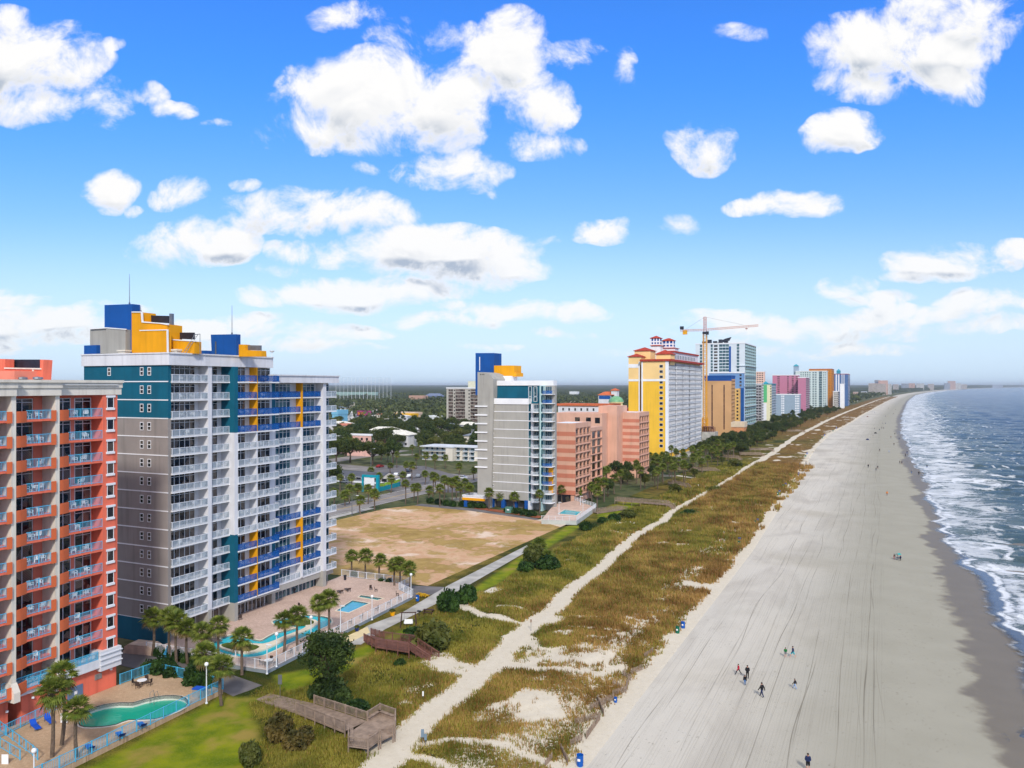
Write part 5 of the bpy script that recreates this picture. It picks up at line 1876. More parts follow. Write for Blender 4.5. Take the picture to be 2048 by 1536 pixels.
    R, x, xl, y0, y1, z = far_tower('hotel_building', 'blue and white tower with a turquoise cupola', 1667, 1696, 1700, 1560, 748, m_nb, m_nb, 3.0, [(1670, 1680, 2, .5, 1.0, m_trim, 0, 1), (1682, 1690, 2, .35, 1.0, m_trim, 0, 1)], 3, par=m_tile)
    m_tq = M('turquoise_stucco', lin((40, 150, 176)), .6, .05)
    b = MB(); xa = XA(1673, y0 + 5); b.box(xa, XA(1681, y0 + 5), y0 + 5, y0 + 12, z, ZA(742, xa, y0)); b.build('cupola_wall', m_tq, R)
    hip_roof(R, xa, XA(1681, y0 + 5), y0 + 5, y0 + 12, ZA(742, xa, y0), 4, m_tq)
    far_tower('hotel_building', 'white slab in front of the blue and white tower', 1680, 1688, 1690, 1400, 768, m_trim, m_trim, 3.0, None, 0)
    # distant clusters along the bend of the shore
    D = [(1737, 1772, 3400, 767, 'long low slab'), (1749, 1760, 3500, 760, 'blue-topped slab'), (1757, 1776, 3450, 761, 'pink-grey tower'), (1774, 1783, 3600, 768, 'narrow end tower'),
         (1786, 1797, 5000, 769, 'first hotel past the gap'), (1803, 1818, 5600, 767, 'terracotta-tinted hotel'), (1818, 1830, 5700, 766.5, 'pale hotel'), (1833, 1848, 6400, 767, 'twin-stepped hotel'), (1856, 1868, 7000, 768, 'dome-shaped hotel'),
         (1889, 1900, 7600, 766, 'left shoulder tower'), (1896, 1911, 7800, 762, 'highest far tower'), (1910, 1922, 7900, 766.5, 'right shoulder tower'), (1923, 1934, 8300, 769, 'low end block'), (1985, 2006, 12500, 769.3, 'lone block near the right end of the land'), (1706, 1716, 2600, 784, 'small white beach house'), (1722, 1734, 2900, 783, 'white beach house')]
    mats = [M('far_stucco_a', lin((182, 172, 166)), .8, .06), M('far_stucco_b', lin((150, 160, 176)), .8, .06), M('far_stucco_c', lin((202, 170, 160)), .8, .06), M('far_stucco_d', lin((200, 200, 200)), .8, .06)]
    for i, (a, c, Yc, pt, lab) in enumerate(D):
        far_tower('distant_hotel', lab + ' on the far bend of the shore', a, c, c + .6, Yc, pt, mats[i % 4], mats[(i + 1) % 4], 4.0, [(a + .5, c - .5, max(3, int((c - a) / 2.5)), .5, .5, g_dark, 0, 1)] if Yc < 9000 else None, 0, par=mats[(i + 2) % 4])


def crane():
    x, y = XA(1410, 600), 600.0
    R = empty('tower_crane', (x, y, 0)); tag(R, 'yellow tower crane with a long jib above the beige hotel', 'crane')
    m_cy = M('crane_yellow', lin((226, 160, 20)), .5, .1); m_cr_ = M('crane_red_white', lin((206, 150, 136)), .5, .1)
    zt = ZA(668, x, y)

    def lattice(p0, p1, w, n, mat_i, b, r=.16):
        p0, p1 = Vector(p0), Vector(p1)
        d = (p1 - p0)
        up = Vector((0, 0, 1)) if abs(d.normalized().z) < .9 else Vector((1, 0, 0))
        s1 = d.cross(up).normalized() * w / 2
        s2 = s1.cross(d).normalized() * w / 2
        cs = [s1 + s2, s1 - s2, -s1 - s2, -s1 + s2]
        for q in cs: b.bar(p0 + q, p1 + q, r * 1.5, mat_i)
        for k in range(n):
            a, c = p0 + d * (k / n), p0 + d * ((k + 1) / n)
            for j in range(4):
                b.bar(a + cs[j], c + cs[(j + 1) % 4], r, mat_i)
                b.bar(c + cs[j], c + cs[(j + 1) % 4], r, mat_i)
    b = MB(); lattice((x, y, 0), (x, y, zt), 2.6, 26, 0, b, .22)
    b.build('mast', m_cy, R)
    b = MB(); lattice((x, y, 0), (x, y, 16), 3.6, 4, 0, b, .3); b.build('mast_base', m_cy, R)
    zj = ZA(657, x, y)
    b = MB(); b.box(x - 1.6, x + 1.6, y - 1.6, y + 1.6, zt, zt + 1.6); b.build('slewing_ring', m_louv, R)
    b = MB(); b.box(x + 1.2, x + 3.0, y - 2.4, y - .6, zt - .6, zt + 1.8); b.build('cab', m_louv, R)
    b = MB(); lattice((x, y, zt + 1.6), (x, y, ZA(634, x, y)), 1.7, 6, 0, b, .16); b.build('tower_head', m_cr_, R)
    # jib: from 1410 to 1516 px, turned a little away
    def at(px_, py_, yy): xx = XA(px_, yy); return (xx, yy, ZA(py_, xx, yy))
    e = at(1516, 651, 612); s_ = (x + 1, y, zt + 3.2)
    b = MB(); lattice(s_, e, 1.3, 22, 0, b, .12); b.build('jib', m_cr_, R)
    c0 = at(1361, 661, 594)
    b = MB(); lattice((x - 1, y, zt + 3.0), c0, 1.3, 9, 0, b, .12); b.build('counter_jib', m_cr_, R)
    b = MB(); q = at(1370, 662, 595); b.box(q[0] - 1.6, q[0] + 1.6, q[1] - .8, q[1] + .8, q[2] - 2.6, q[2] + .6); b.build('counterweight', m_cy, R)
    b = MB(); q = at(1364, 657, 594); b.box(q[0] - 1.4, q[0] + 1.2, q[1] - .8, q[1] + .8, q[2] - .6, q[2] + 1.6); b.build('winch', m_louv, R)
    b = MB(); b.bar((x, y, ZA(634, x, y)), at(1487, 650, 609), .12); b.bar((x, y, ZA(634, x, y)), at(1372, 658, 595), .12); b.build('pendant_line', m_steel, R)
    b = MB(); q = at(1493, 657, 610); b.box(q[0] - .8, q[0] + .8, q[1] - .5, q[1] + .5, q[2] - .5, q[2] + .3); b.bar((q[0], q[1], q[2]), (q[0], q[1], q[2] - 1.6), .1); b.build('trolley', m_cr_, R)


# ------------------------------------------------------------ inland buildings
def inland():
    # apartment block
    y0 = None
    Yc = 700
    R, x, xl, ya, yb, z = far_tower('apartment_building', 'dark-balconied apartment tower left of the pale grey hotel', 893, 958, 960, 700, 776, M('greige_stucco', lin((186, 180, 168)), .8, .05), MATS['greige_stucco'], 3.0, None, 0)
    m_br = glassM('bronze_recess', lin((62, 50, 48)), lin((128, 112, 104)), .45)
    for (p0, p1) in ((897, 906), (911, 930), (941, 957)):
        b = MB(); b.box(XA(p0, ya), XA(p1, ya), ya - .06, ya, 2, z - 1.2); b.build('recess', m_br, R)
        me = MB().box(0, XA(p1, ya) - XA(p0, ya), -.5, -.062, 0, .45).mesh('balcony', m_tw_ if False else MATS['greige_stucco'])
        part(R, 'balcony', me, [(XA(p0, ya), ya, z - 3.2 - 3 * k) for k in range(11)])
    front_windows(R, ya, [XA(907.6, ya), XA(937, ya)], [z - 2.8 - 3 * k for k in range(11)], 1.3, 1.2, g_win)
    b = MB(); b.box(XA(936, ya + 4), XA(952, ya + 4), ya + 4, ya + 12, z, z + 6); b.build('lift_house', M('pale_cream_stucco', lin((214, 212, 188)), .8, .05), R)
    # white motel
    R = empty('motel_building', (-190, 372, 0)); tag(R, 'three-storey white motel with blue doors and balconies near the road', 'motel')
    y0 = 372
    xa, xm, xb = XA(845, y0), XA(905, y0 + 4), XA(957, y0 + 4)
    h = ZA(893, xa, y0)
    b = MB(); b.box(xa, XA(893, y0), y0 + 2, y0 + 14, 0, h); b.box(XA(893, y0), XA(907, y0), y0 - 1, y0 + 14, 0, h); b.box(XA(907, y0), xb, y0 + 4, y0 + 14, 0, h); b.build('wall', m_cream, R)
    b = MB(); b.box(xa - 1, XA(908, y0), y0 - 1.4, y0 + 14.5, h, h + .5); b.box(XA(905, y0), xb + 1, y0 + 2, y0 + 14.5, h + .003, h + .48); b.build('roof', M('white_gravel_roof', lin((208, 212, 218)), .9, .08, .3), R)
    fh = h / 3
    for k in range(3):
        b = MB(); b.box(xa - .2, XA(892, y0), y0 - .2, y0 + 2, k * fh - .1, k * fh + .12); b.box(xa - .2, XA(892, y0), y0 - .2, y0 - .1, k * fh + .1, k * fh + 1.0, 1); b.build('walkway', [m_cream, m_gpanel], R)
    front_windows(R, y0 + 2, [xa + 1 + 3.2 * i for i in range(int((XA(892, y0) - xa) / 3.2))], [.3 + k * fh for k in range(3)], 1.4, 2.0, g_teal, m_trim)
    for q in (912, 928, 941):
        for k in range(3):
            o = MB(); o.box(XA(q, y0 + 4), XA(q + 9, y0 + 4), y0 + 2.4, y0 + 4, k * fh, k * fh + .2); o.box(XA(q, y0 + 4), XA(q + 9, y0 + 4), y0 + 2.4, y0 + 2.5, k * fh + .2, k * fh + 1.1, 1); o.build('balcony', [m_trim, m_gpanel], R)
    front_windows(R, y0 + 4, [XA(q, y0 + 4) for q in (913, 929, 942)], [.4 + k * fh for k in range(3)], 2.0, 2.0, g_teal, m_trim)
    # restaurant with dark gable roof
    R = empty('restaurant_building', (-200, 285, 0)); tag(R, 'low restaurant with a long dark grey roof beside the road', 'restaurant')
    a, c = P(650, 985), P(765, 985)
    y0 = 272
    x0, x1 = XA(640, y0), XA(748, y0)
    z = ZA(960, x0, y0)
    b = MB(); b.box(x0, x1, y0, y0 + 16, 0, z); b.build('wall', m_cream, R)
    b = MB(); b.prism_y([(x0 - 1, z), (x1 + 2, z), (x1 + 1, z + 1.0), (x0 - 1, z + 1.0)], y0 - 1.2, y0 + 17); b.build('eaves', m_trim, R)
    b = MB()
    b.face([(x0 - 1, y0 - 1.4, z + .9), (x1 + 2, y0 - 1.4, z + .9), (x1 + 2, y0 + 8, z + 3.6), (x0 - 1, y0 + 8, z + 3.6)])
    b.face([(x1 + 2, y0 + 17, z + .9), (x0 - 1, y0 + 17, z + .9), (x0 - 1, y0 + 8, z + 3.6), (x1 + 2, y0 + 8, z + 3.6)])
    b.face([(x1 + 1.9, y0 - 1.4, z + .9), (x1 + 1.9, y0 + 17, z + .9), (x1 + 1.9, y0 + 8, z + 3.6)], 1)
    b.build('roof', [M('charcoal_shingle', lin((88, 90, 98)), .9, .12, .5), m_cream], R)
    front_windows(R, y0, [x0 + 1.5 + 4.2 * i for i in range(9)], [1.0], 2.6, 1.4, g_win, m_trim)
    # teal walled mini golf entrance
    R = empty('painted_wall', (-182, 262, 0)); tag(R, 'turquoise and lime painted wall with a white sign board along the road', 'wall')
    m_t = M('turquoise_paint', lin((0, 150, 170)), .6, .06)
    pa, pb = P(752, 985), P(800, 972)
    b = MB()
    n = 8
    for i in range(n):
        t0, t1 = i / n, (i + 1) / n
        p = (pa[0] + (pb[0] - pa[0]) * t0, pa[1] + (pb[1] - pa[1]) * t0); q = (pa[0] + (pb[0] - pa[0]) * t1, pa[1] + (pb[1] - pa[1]) * t1)
        b.bar((p[0], p[1], .8), (q[0], q[1], .8), .4, 0, 1.6)
        b.bar((p[0], p[1], 2.1 + .25 * (i % 2)), (q[0], q[1], 2.1 + .25 * (i % 2)), .3, 1, .9)
    b.build('wall', [m_t, M('lime_paint', lin((150, 190, 50)), .6, .08)], R)
    b = MB(); p = P(750, 985); b.box(p[0] - 6, p[0] - 5.4, p[1], p[1] + .6, 0, 6.0); b.box(p[0] + .4, p[0] + 1.4, p[1], p[1] + 1, 0, 6.5); b.box(p[0] - 6, p[0] + 1, p[1] + .2, p[1] + .6, 5.5, 6.4); b.build('gate_frame', m_t, R)
    b = MB(); b.box(p[0] - 4.8, p[0] - .4, p[1] - .1, p[1] + .2, 2.6, 5.3); b.build('sign_board', m_trim, R)
    # pink low motel pieces
    m_pk = M('dusty_pink_stucco', lin((222, 176, 162)), .8, .06)
    for (a, c, top, Yc, lab) in ((655, 694, 873, 470, 'pink stuccoed motel wing with stair tower behind the trees'), (694, 742, 870, 450, 'pink motel block with a flat white roof'), (750, 772, 867, 500, 'small pink motel pavilion among oaks')):
        R, x, xl, ya, yb, z = far_tower('motel_building', lab, a, c, c + 2, Yc, top, m_pk, m_pk, 3.0, [(a + 4, c - 3, 4, .4, .5, g_win, 0, 1)], 0, par=m_trim)
    # scattered roofs in the woods
    rr = [(640, 676, 848, 700, (206, 84, 88), 'red roofed shop with a white gable'), (676, 700, 845, 760, (206, 84, 88), 'second red roofed shop, behind the first one'), (790, 822, 827, 930, (236, 178, 20), 'bright yellow shop among the trees'), (788, 830, 824, 960, (224, 196, 170), 'long cream shop behind the yellow one'),
          (856, 884, 831, 900, (226, 228, 230), 'white box shop left of the apartment tower'), (664, 676, 820, 800, (124, 186, 214), 'tall pale aqua building at the white hotel corner'), (818, 848, 791, 1800, (190, 150, 130), 'brick hall with a pale roof in the woods'), (850, 882, 787, 2000, (110, 122, 150), 'blue-grey hipped hall in the woods'),
          (835, 880, 803, 1500, (206, 182, 168), 'long pinkish warehouse in the woods'), (672, 750, 784, 2400, (150, 178, 170), 'very long pale green roof in the woods'), (870, 896, 842, 800, (220, 222, 224), 'white flat-roofed store beside the apartments'), (1140, 1172, 803, 1500, (190, 176, 160), 'cream roofed hall beyond the salmon hotels'),
          (1139, 1155, 783, 2600, (226, 228, 230), 'white roof in the far woods'), (700, 728, 852, 640, (210, 190, 170), 'beige store among pines'), (900, 916, 846, 760, (200, 206, 214), 'grey-white shed below the apartment tower'), (760, 790, 838, 800, (196, 186, 172), 'tan shop left of the yellow one')]
    for (a, c, top, Yc, col, lab) in rr:
        m_ = M('shop_' + lab.split()[0] + str(a), lin(col), .8, .06)
        X = (a - 1024) / F * Yc
        x, y0 = X * C - Yc * S, X * S + Yc * C
        z = ZA(top, x, y0); w = XA(c, y0) - x
        R = empty('shop_building', (x + w / 2, y0 + 8, 0)); tag(R, lab, 'building')
        b = MB(); b.box(x, x + w, y0, y0 + 16, 0, z * .72); b.build('wall', m_cream if 'red' in lab else m_, R)
        if 'hip' in lab or 'red' in lab: hip_roof(R, x, x + w, y0, y0 + 16, z * .72, z * .3, m_, .8)
        else:
            b = MB(); b.box(x - .4, x + w + .4, y0 - .4, y0 + 16.4, z * .72, z); b.build('roof', m_, R)
        b = MB()
        for i in range(int(w / 3)): b.box(x + 1 + 3 * i, x + 2.6 + 3 * i, y0 - .05, y0, .4, z * .45)
        b.build('shop_window', g_win, R)
    rh = random.Random(77)
    hc = [(214, 214, 214), (150, 150, 156), (176, 160, 146), (196, 120, 96), (226, 222, 210), (120, 128, 140)]
    cn = ['white', 'grey', 'tan', 'brick red', 'cream', 'slate']
    ow = ['first', 'second', 'third', 'fourth', 'fifth', 'sixth', 'seventh']
    cnt = {}
    for i in range(54):
        if i < 34: Yc = rh.uniform(520, 1500); a = rh.uniform(660, 950)
        else: Yc = rh.uniform(1750, 3300); a = np.interp(Yc, [1750, 3300], [1694, 1738]) + rh.uniform(-8, 22) * 1700 / Yc
        X = (a - 1024) / F * Yc; x, y0 = X * C - Yc * S, X * S + Yc * C
        if i >= 34: x = min(x, float(cv(y0)) - 75)
        w, d, hh = rh.uniform(10, 22), rh.uniform(9, 14), rh.uniform(4, 8.5)
        ci = rh.randrange(6); k = (cn[ci], i < 34); cnt[k] = cnt.get(k, 0) + 1
        R = empty('house', (x, y0, 0)); tag(R, '%s %s-roofed house %s' % (ow[(cnt[k] - 1) % 7] + (' nearest' if cnt[k] < 8 else ' small'), cn[ci], 'among the inland trees' if i < 34 else 'by the far shore past the towers'), 'house', 'small houses in the trees')
        b = MB(); b.box(x - w / 2, x + w / 2, y0, y0 + d, 0, hh); b.build('wall', m_cream if ci % 2 else m_white, R)
        hip_roof(R, x - w / 2, x + w / 2, y0, y0 + d, hh + .2, rh.uniform(1.2, 3), M('house_roof_' + cn[ci].replace(' ', '_'), lin(hc[ci]), .8, .12))
        b = MB()
        for q in range(int(w / 4)): b.box(x - w / 2 + 1.4 + 4 * q, x - w / 2 + 3 + 4 * q, y0 - .05, y0, 1, 2.6)
        b.build('window_row', g_win, R)
    # billboard
    Yc = 880; X = (714 - 1024) / F * Yc; x, y0 = X * C - Yc * S, X * S + Yc * C
    R = empty('billboard', (x + 6, y0, 0)); tag(R, 'magenta and orange billboard above the trees', 'billboard')
    z0, z1 = ZA(832, x, y0), ZA(821, x, y0); w = XA(738, y0) - XA(710, y0)
    b = MB(); b.box(x, x + w, y0, y0 + .4, z0, z1); b.build('panel', M('billboard_magenta', lin((150, 60, 110)), .6, .35, .4), R)
    b = MB(); b.box(x + 1, x + w * .55, y0 - .08, y0, z0 + 1.5, z1 - 1.5); b.build('poster', M('billboard_orange', lin((222, 120, 50)), .6, .5, .9), R)
    b = MB(); b.tube([(x + w / 2, y0 + .5, 0), (x + w / 2, y0 + .5, z0)], .5, 8); b.build('post', m_steel, R)
    # driving range net
    Yc = 1650
    xs_, ys_ = [], None
    X0 = (672 - 1024) / F * Yc; X1 = (782 - 1024) / F * Yc
    A_ = (X0 * C - Yc * S, X0 * S + Yc * C); B_ = (X1 * C - Yc * S, X1 * S + Yc * C)
    zt = H + (771 - 754.5) * Yc / F
    R = empty('driving_range_net', (A_[0], A_[1], 0)); tag(R, 'tall driving range net on white poles at the skyline', 'net')
    n = 14
    for i in range(n + 1):
        t = i / n; p = (A_[0] + (B_[0] - A_[0]) * t, A_[1] + (B_[1] - A_[1]) * t)
        b = MB(); b.tube([(p[0], p[1], 0), (p[0], p[1], zt)], [.3, .2], 6); b.build('pole', m_trim, R)
    b = MB(); b.face([(A_[0], A_[1] + .6, 14), (B_[0], B_[1] + .6, 14), (B_[0], B_[1] + .6, zt), (A_[0], A_[1] + .6, zt)]); b.build('netting', M('net_mesh', lin((150, 170, 184)), .8, .05, trans=.93), R)


coral_hotel()
main_tower()
grey_tower()
salmon()
yellow_tower()
skyline()
crane()
inland()
# ================================================================== VEGETATION
def leafmat(name, c1, c2, rand=.35, scale=1.2):
    m, nt, b, p = newmat(name)
    tc = NW(nt, 'ShaderNodeTexCoord')
    n = noise(nt, tc.outputs['Object'], scale, 3)
    oi = NW(nt, 'ShaderNodeObjectInfo')
    col = mix(nt, ramp(nt, n, .32, .68), c1, c2)
    col = mix(nt, mth(nt, 'MULTIPLY', oi.outputs['Random'], rand), col, tuple(v * .5 for v in c1))
    nt.links.new(col, b.inputs['Base Color'])
    b.inputs['Roughness'].default_value = .6
    b.inputs['Specular IOR Level'].default_value = .25
    tr = NW(nt, 'ShaderNodeBsdfTranslucent')
    nt.links.new(col, tr.inputs[0])
    mx = NW(nt, 'ShaderNodeMixShader'); mx.inputs[0].default_value = .25
    nt.links.new(b.outputs[0], mx.inputs[1]); nt.links.new(tr.outputs[0], mx.inputs[2])
    nt.links.new(mx.outputs[0], nt.nodes['Material Output'].inputs[0])
    return m


m_palm = leafmat('palm_leaf', lin((84, 104, 36)), lin((150, 158, 70)), .25)
m_palmd = leafmat('palm_leaf_dry', lin((112, 96, 54)), lin((156, 138, 84)), .3)
m_bark = M('palm_bark', lin((112, 96, 82)), .9, .2, 3.0, .6, 12.0, rand=.4)
m_barkd = M('tree_bark', lin((86, 72, 60)), .9, .2, 2.0, .6, 10.0)
m_oak = leafmat('oak_leaf', lin((48, 66, 26)), lin((100, 110, 48)), .4, .7)
m_oak2 = leafmat('olive_leaf', lin((70, 82, 34)), lin((124, 124, 58)), .4, .7)
m_jun = leafmat('juniper_leaf', lin((40, 60, 28)), lin((84, 102, 46)), .3, 1.0)
m_shr = leafmat('shrub_leaf', lin((34, 62, 26)), lin((74, 104, 44)), .35, 1.4)
m_rust = leafmat('rust_leaf', lin((70, 68, 32)), lin((122, 104, 54)), .3, 1.4)


def palm_crown(seed, nf=38, R_=2.35):
    rs = np.random.RandomState(seed)
    V, Fc, Mi = [], [], []
    for i in range(nf):
        az = i * 2.399 + rs.uniform(-.3, .3)
        el = math.radians(np.interp(i / nf, [0, .25, .6, 1], [80, 48, 5, -52]) + rs.uniform(-8, 8))
        L1 = R_ * rs.uniform(.42, .55)
        d = np.array([cos(az) * cos(el), sin(az) * cos(el), sin(el)])
        side = np.array([-sin(az), cos(az), 0])
        upv = np.cross(d, side) * -1
        p0 = np.array([0, 0, 0.0]) + d * .1
        p1 = d * L1 + np.array([0, 0, -.10 * L1])
        w = .03
        o = len(V)
        V += [p0 - side * w, p0 + side * w, p1 + side * w, p1 - side * w]
        Fc.append((o, o + 1, o + 2, o + 3)); dry = 1 if (i > nf * .86) else 0; Mi.append(dry)
        ns = 15
        fr = R_ * rs.uniform(.48, .62)
        droop = rs.uniform(.35, .75)
        for k in range(ns):
            a = (k / (ns - 1) - .5) * math.radians(215)
            dd = d * cos(a) + side * sin(a)
            ln = fr * (1 - .22 * abs(a) / 1.9)
            fold = upv * (.16 * abs(sin(a * 2)) * ln)
            tip = p1 + dd * ln + fold + np.array([0, 0, -droop * ln * .55])
            mid = p1 + dd * ln * .55 + fold * .8 + np.array([0, 0, -droop * ln * .10])
            wv = np.cross(dd, upv); wv = wv / (np.linalg.norm(wv) + 1e-6) * (.075 + .03 * rs.rand())
            o = len(V)
            V += [p1 - wv * .2, mid - wv, tip, mid + wv]
            Fc.append((o, o + 1, o + 2, o + 3)); Mi.append(dry)
    return npmesh('crown', np.array(V), np.array(Fc), [m_palm, m_palmd], midx=Mi)


def palm_trunk(seed, h=6.0):
    rs = random.Random(seed)
    b = MB()
    bx, by = rs.uniform(-.25, .25), rs.uniform(-.25, .25)
    pts = []; rad = []
    for k in range(9):
        t = k / 8
        pts.append((bx * sin(t * pi), by * sin(t * pi), h * t))
        rad.append(.24 - .07 * t + (.05 if t > .8 else 0) + rs.uniform(-.01, .01))
    b.tube(pts, rad, 8)
    for k in range(26):
        t = .80 + .2 * k / 26
        a = k * 2.4
        z = h * t
        b.bar((.16 * cos(a), .16 * sin(a), z), (.36 * cos(a), .36 * sin(a), z + .3), .09)
    return b.mesh('trunk', m_bark)


CROWNS = [palm_crown(s) for s in (1, 2, 3, 4)]
TRUNKS = [palm_trunk(s) for s in (1, 2, 3)]
rp = random.Random(5)


def palm(x, y, h, label, group, cs=1.0, z=0.0):
    R = empty('palm_tree', (x, y, z), rp.uniform(0, 6.28))
    t = bpy.data.objects.new('trunk', rp.choice(TRUNKS)); COL.objects.link(t); t.parent = R
    t.scale = (cs ** .5, cs ** .5, h / 6.0)
    c = bpy.data.objects.new('crown', rp.choice(CROWNS)); COL.objects.link(c); c.parent = R
    c.location = (0, 0, h + .1); s = cs * rp.uniform(.92, 1.08); c.scale = (s, s, s * rp.uniform(.9, 1.1)); c.rotation_euler = (rp.uniform(-.12, .12), rp.uniform(-.12, .12), 0)
    tag(R, label, 'palm tree', group)
    return R


def leaf_cloud(rs, centres, radii, n, size, flat=.8, fill=.55):
    """small leaf quads spread through the volume of several clumps"""
    centres = np.array(centres, float); radii = np.array(radii, float)
    w = radii ** 2; w = w / w.sum()
    idx = rs.choice(len(centres), n, p=w)
    d = rs.normal(size=(n, 3)); d /= np.linalg.norm(d, axis=1, keepdims=True)
    r = (fill + (1 - fill) * rs.rand(n) ** .6) * (1 + .12 * rs.normal(size=n))
    P_ = centres[idx] + d * (radii[idx] * r)[:, None] * np.array([1, 1, flat])
    a = rs.normal(size=(n, 3)) + d * .9; a /= np.linalg.norm(a, axis=1, keepdims=True)
    t = np.cross(a, rs.normal(size=(n, 3))); t /= np.linalg.norm(t, axis=1, keepdims=True)
    u = np.cross(a, t)
    s = (size * (.6 + .8 * rs.rand(n)))[:, None]
    V = np.stack([P_ - t * s, P_ - u * s * .6, P_ + t * s, P_ + u * s * .6], 1).reshape(-1, 3)
    Fc = np.arange(n * 4).reshape(-1, 4)
    return V, Fc


def oak_meshes(seed, R_=5.0, h=8.0, n=4200, size=.26, mat=None, clumps=22, flat=.75, rr_=(.22, .40)):
    rs = np.random.RandomState(seed)
    cs, rr = [], []
    for k in range(clumps):
        a = rs.uniform(0, 6.28); e = rs.uniform(-.25, 1.0)
        q = R_ * rs.uniform(.35, .78)
        cs.append((cos(a) * q * cos(e), sin(a) * q * cos(e), h * .62 + sin(e) * h * .30)); rr.append(R_ * rs.uniform(*rr_))
    V, Fc = leaf_cloud(rs, cs, rr, n, size, flat)
    cr = npmesh('crown', V, Fc, mat or m_oak)
    b = MB()
    b.tube([(0, 0, 0), (.1, .05, h * .2), (0, .1, h * .42)], [.32, .26, .2], 8)
    for c in cs[::2]:
        b.tube([(0, .05, h * .32), (c[0] * .5, c[1] * .5, h * .5), (c[0], c[1], c[2])], [.16, .10, .04], 5)
    return cr, b.mesh('trunk', m_barkd)


OAKS = [oak_meshes(11), oak_meshes(12, 4.5, 7.5, 3600, .26, m_oak2), oak_meshes(13, 5.4, 8.5, 4600, .28, m_oak), oak_meshes(14, 4.0, 10.5, 3400, .26, m_jun, 20, 1.0)]
OAKS.append(oak_meshes(18, 3.1, 6.6, 9000, .13, m_jun, 46, 1.2, (.12, .30)))


def tree(x, y, s, label, group, kind=None, name='oak_tree', cat='tree', z=0.0):
    k = rp.randrange(4) if kind is None else kind
    R = empty(name, (x, y, z), rp.uniform(0, 6.28))
    s3 = (s * rp.uniform(.9, 1.1), s * rp.uniform(.9, 1.1), s * rp.uniform(.9, 1.1))
    R.scale = s3
    for nm, me in (('crown', OAKS[k][0]), ('trunk', OAKS[k][1])):
        o = bpy.data.objects.new(nm, me); COL.objects.link(o); o.parent = R
    tag(R, label, cat, group)
    return R


def bush_mesh(seed, mat, n=2600, size=.11):
    rs = np.random.RandomState(seed)
    cs, rr = [(0, 0, .45)], [.6]
    for k in range(12):
        a = rs.uniform(0, 6.28); q = rs.uniform(.3, .62)
        cs.append((cos(a) * q, sin(a) * q, rs.uniform(.25, .75))); rr.append(rs.uniform(.25, .42))
    V, Fc = leaf_cloud(rs, cs, rr, n, size, .9, .6)
    V[:, 2] = np.maximum(V[:, 2], 0.0)
    return npmesh('bush', V, Fc, mat)


BUSH = [bush_mesh(1, m_shr), bush_mesh(2, m_oak2), bush_mesh(3, m_jun), bush_mesh(4, m_rust)]


def bush(px, py, w, h, label, group=None, kind=0, z=0.0, name='bush'):
    x, y = P(px, py, z)
    o = link(name, BUSH[kind], (x, y, z), rz=rp.uniform(0, 6), sc=(w / 2, w / 2, h / 1.05))
    tag(o, label, 'bush', group)


OW = ['first', 'second', 'third', 'fourth', 'fifth', 'sixth', 'seventh', 'eighth', 'ninth', 'tenth', 'eleventh', 'twelfth', 'thirteenth', 'fourteenth', 'fifteenth', 'sixteenth', 'seventeenth', 'eighteenth', 'nineteenth', 'twentieth', 'twenty-first', 'twenty-second', 'twenty-third', 'twenty-fourth']


def rows(pts, per):
    """order points in rows going away from the viewer and, in a row, from the left"""
    out = []
    pts = sorted(pts, key=lambda q: DEP(*q[:2]))
    for r in range(0, len(pts), per):
        rw_ = sorted(pts[r:r + per], key=lambda q: (q[1] * S + q[0] * C) / DEP(*q[:2]))
        for c, q in enumerate(rw_):
            out.append((q, OW[c], OW[r // per]))
    return out


# ---- palms measured from the photograph: base px, base py, crown py
ROW = ['first', 'second', 'third', 'fourth', 'fifth', 'sixth', 'seventh', 'eighth', 'ninth', 'tenth', 'eleventh', 'twelfth']
for i, (a, b_, c_, cx_, lab) in enumerate([(104, 1516, 1385, .82, 'leaning palm nearest the left edge beside the coral hotel pool'), (123, 1492, 1352, .84, 'tallest palm behind two others by the coral hotel pool'),
                                           (153, 1516, 1418, .78, 'shortest palm of three by the coral hotel pool')]):
    x, y = P(a, b_, .5); palm(x, y, ZA(c_, x, y) - .5, lab, 'palms by the coral hotel pool', cx_, .5)
A = [(305, 1308, 1233), (341, 1312, 1233), (353, 1322, 1241), (375, 1325, 1255), (405, 1335, 1263), (437, 1340, 1249), (484, 1347, 1275), (409, 1372, 1305), (443, 1408, 1333)]
NM = ['leftmost palm against the teal base wall of the white hotel', 'second palm against the teal base wall', 'palm just right of the second one at the teal base wall', 'small palm at the corner of the white hotel',
      'palm left of the lazy river', 'big-crowned palm standing over the left island of the lazy river', 'palm between the left island and the white fence', 'short palm with wide crown by the service drive hedge', 'stout palm at the end of the service drive']
for (a, b_, c_), lab in zip(A, NM):
    x, y = P(a, b_, .3); palm(x, y, ZA(c_, x, y) - .2, lab, 'palms round the white hotel pool deck', rp.uniform(.74, .86), .1)
A = [(568, 1305, 1240, 'left palm of the pair between the lazy river channels'), (595, 1302, 1229, 'right palm of the pair between the lazy river channels'), (638, 1275, 1205, 'slim palm near the square pool'), (658, 1270, 1198, 'full-crowned palm in front of the square pool')]
for (a, b_, c_, lab) in A:
    x, y = P(a, b_, .5); palm(x, y, ZA(c_, x, y) - .5, lab, 'palms round the white hotel pool deck', rp.uniform(.78, .88), .5)
A = [(704, 1152, 1112), (731, 1158, 1111), (761, 1164, 1120), (789, 1176, 1130), (799, 1180, 1127), (818, 1186, 1137)]
for i, (a, b_, c_) in enumerate(A):
    x, y = P(a, b_); palm(x, y, ZA(c_, x, y), '%s palm from the left in the row beyond the spa pool' % ROW[i], 'palm row beside the vacant lot', .8)
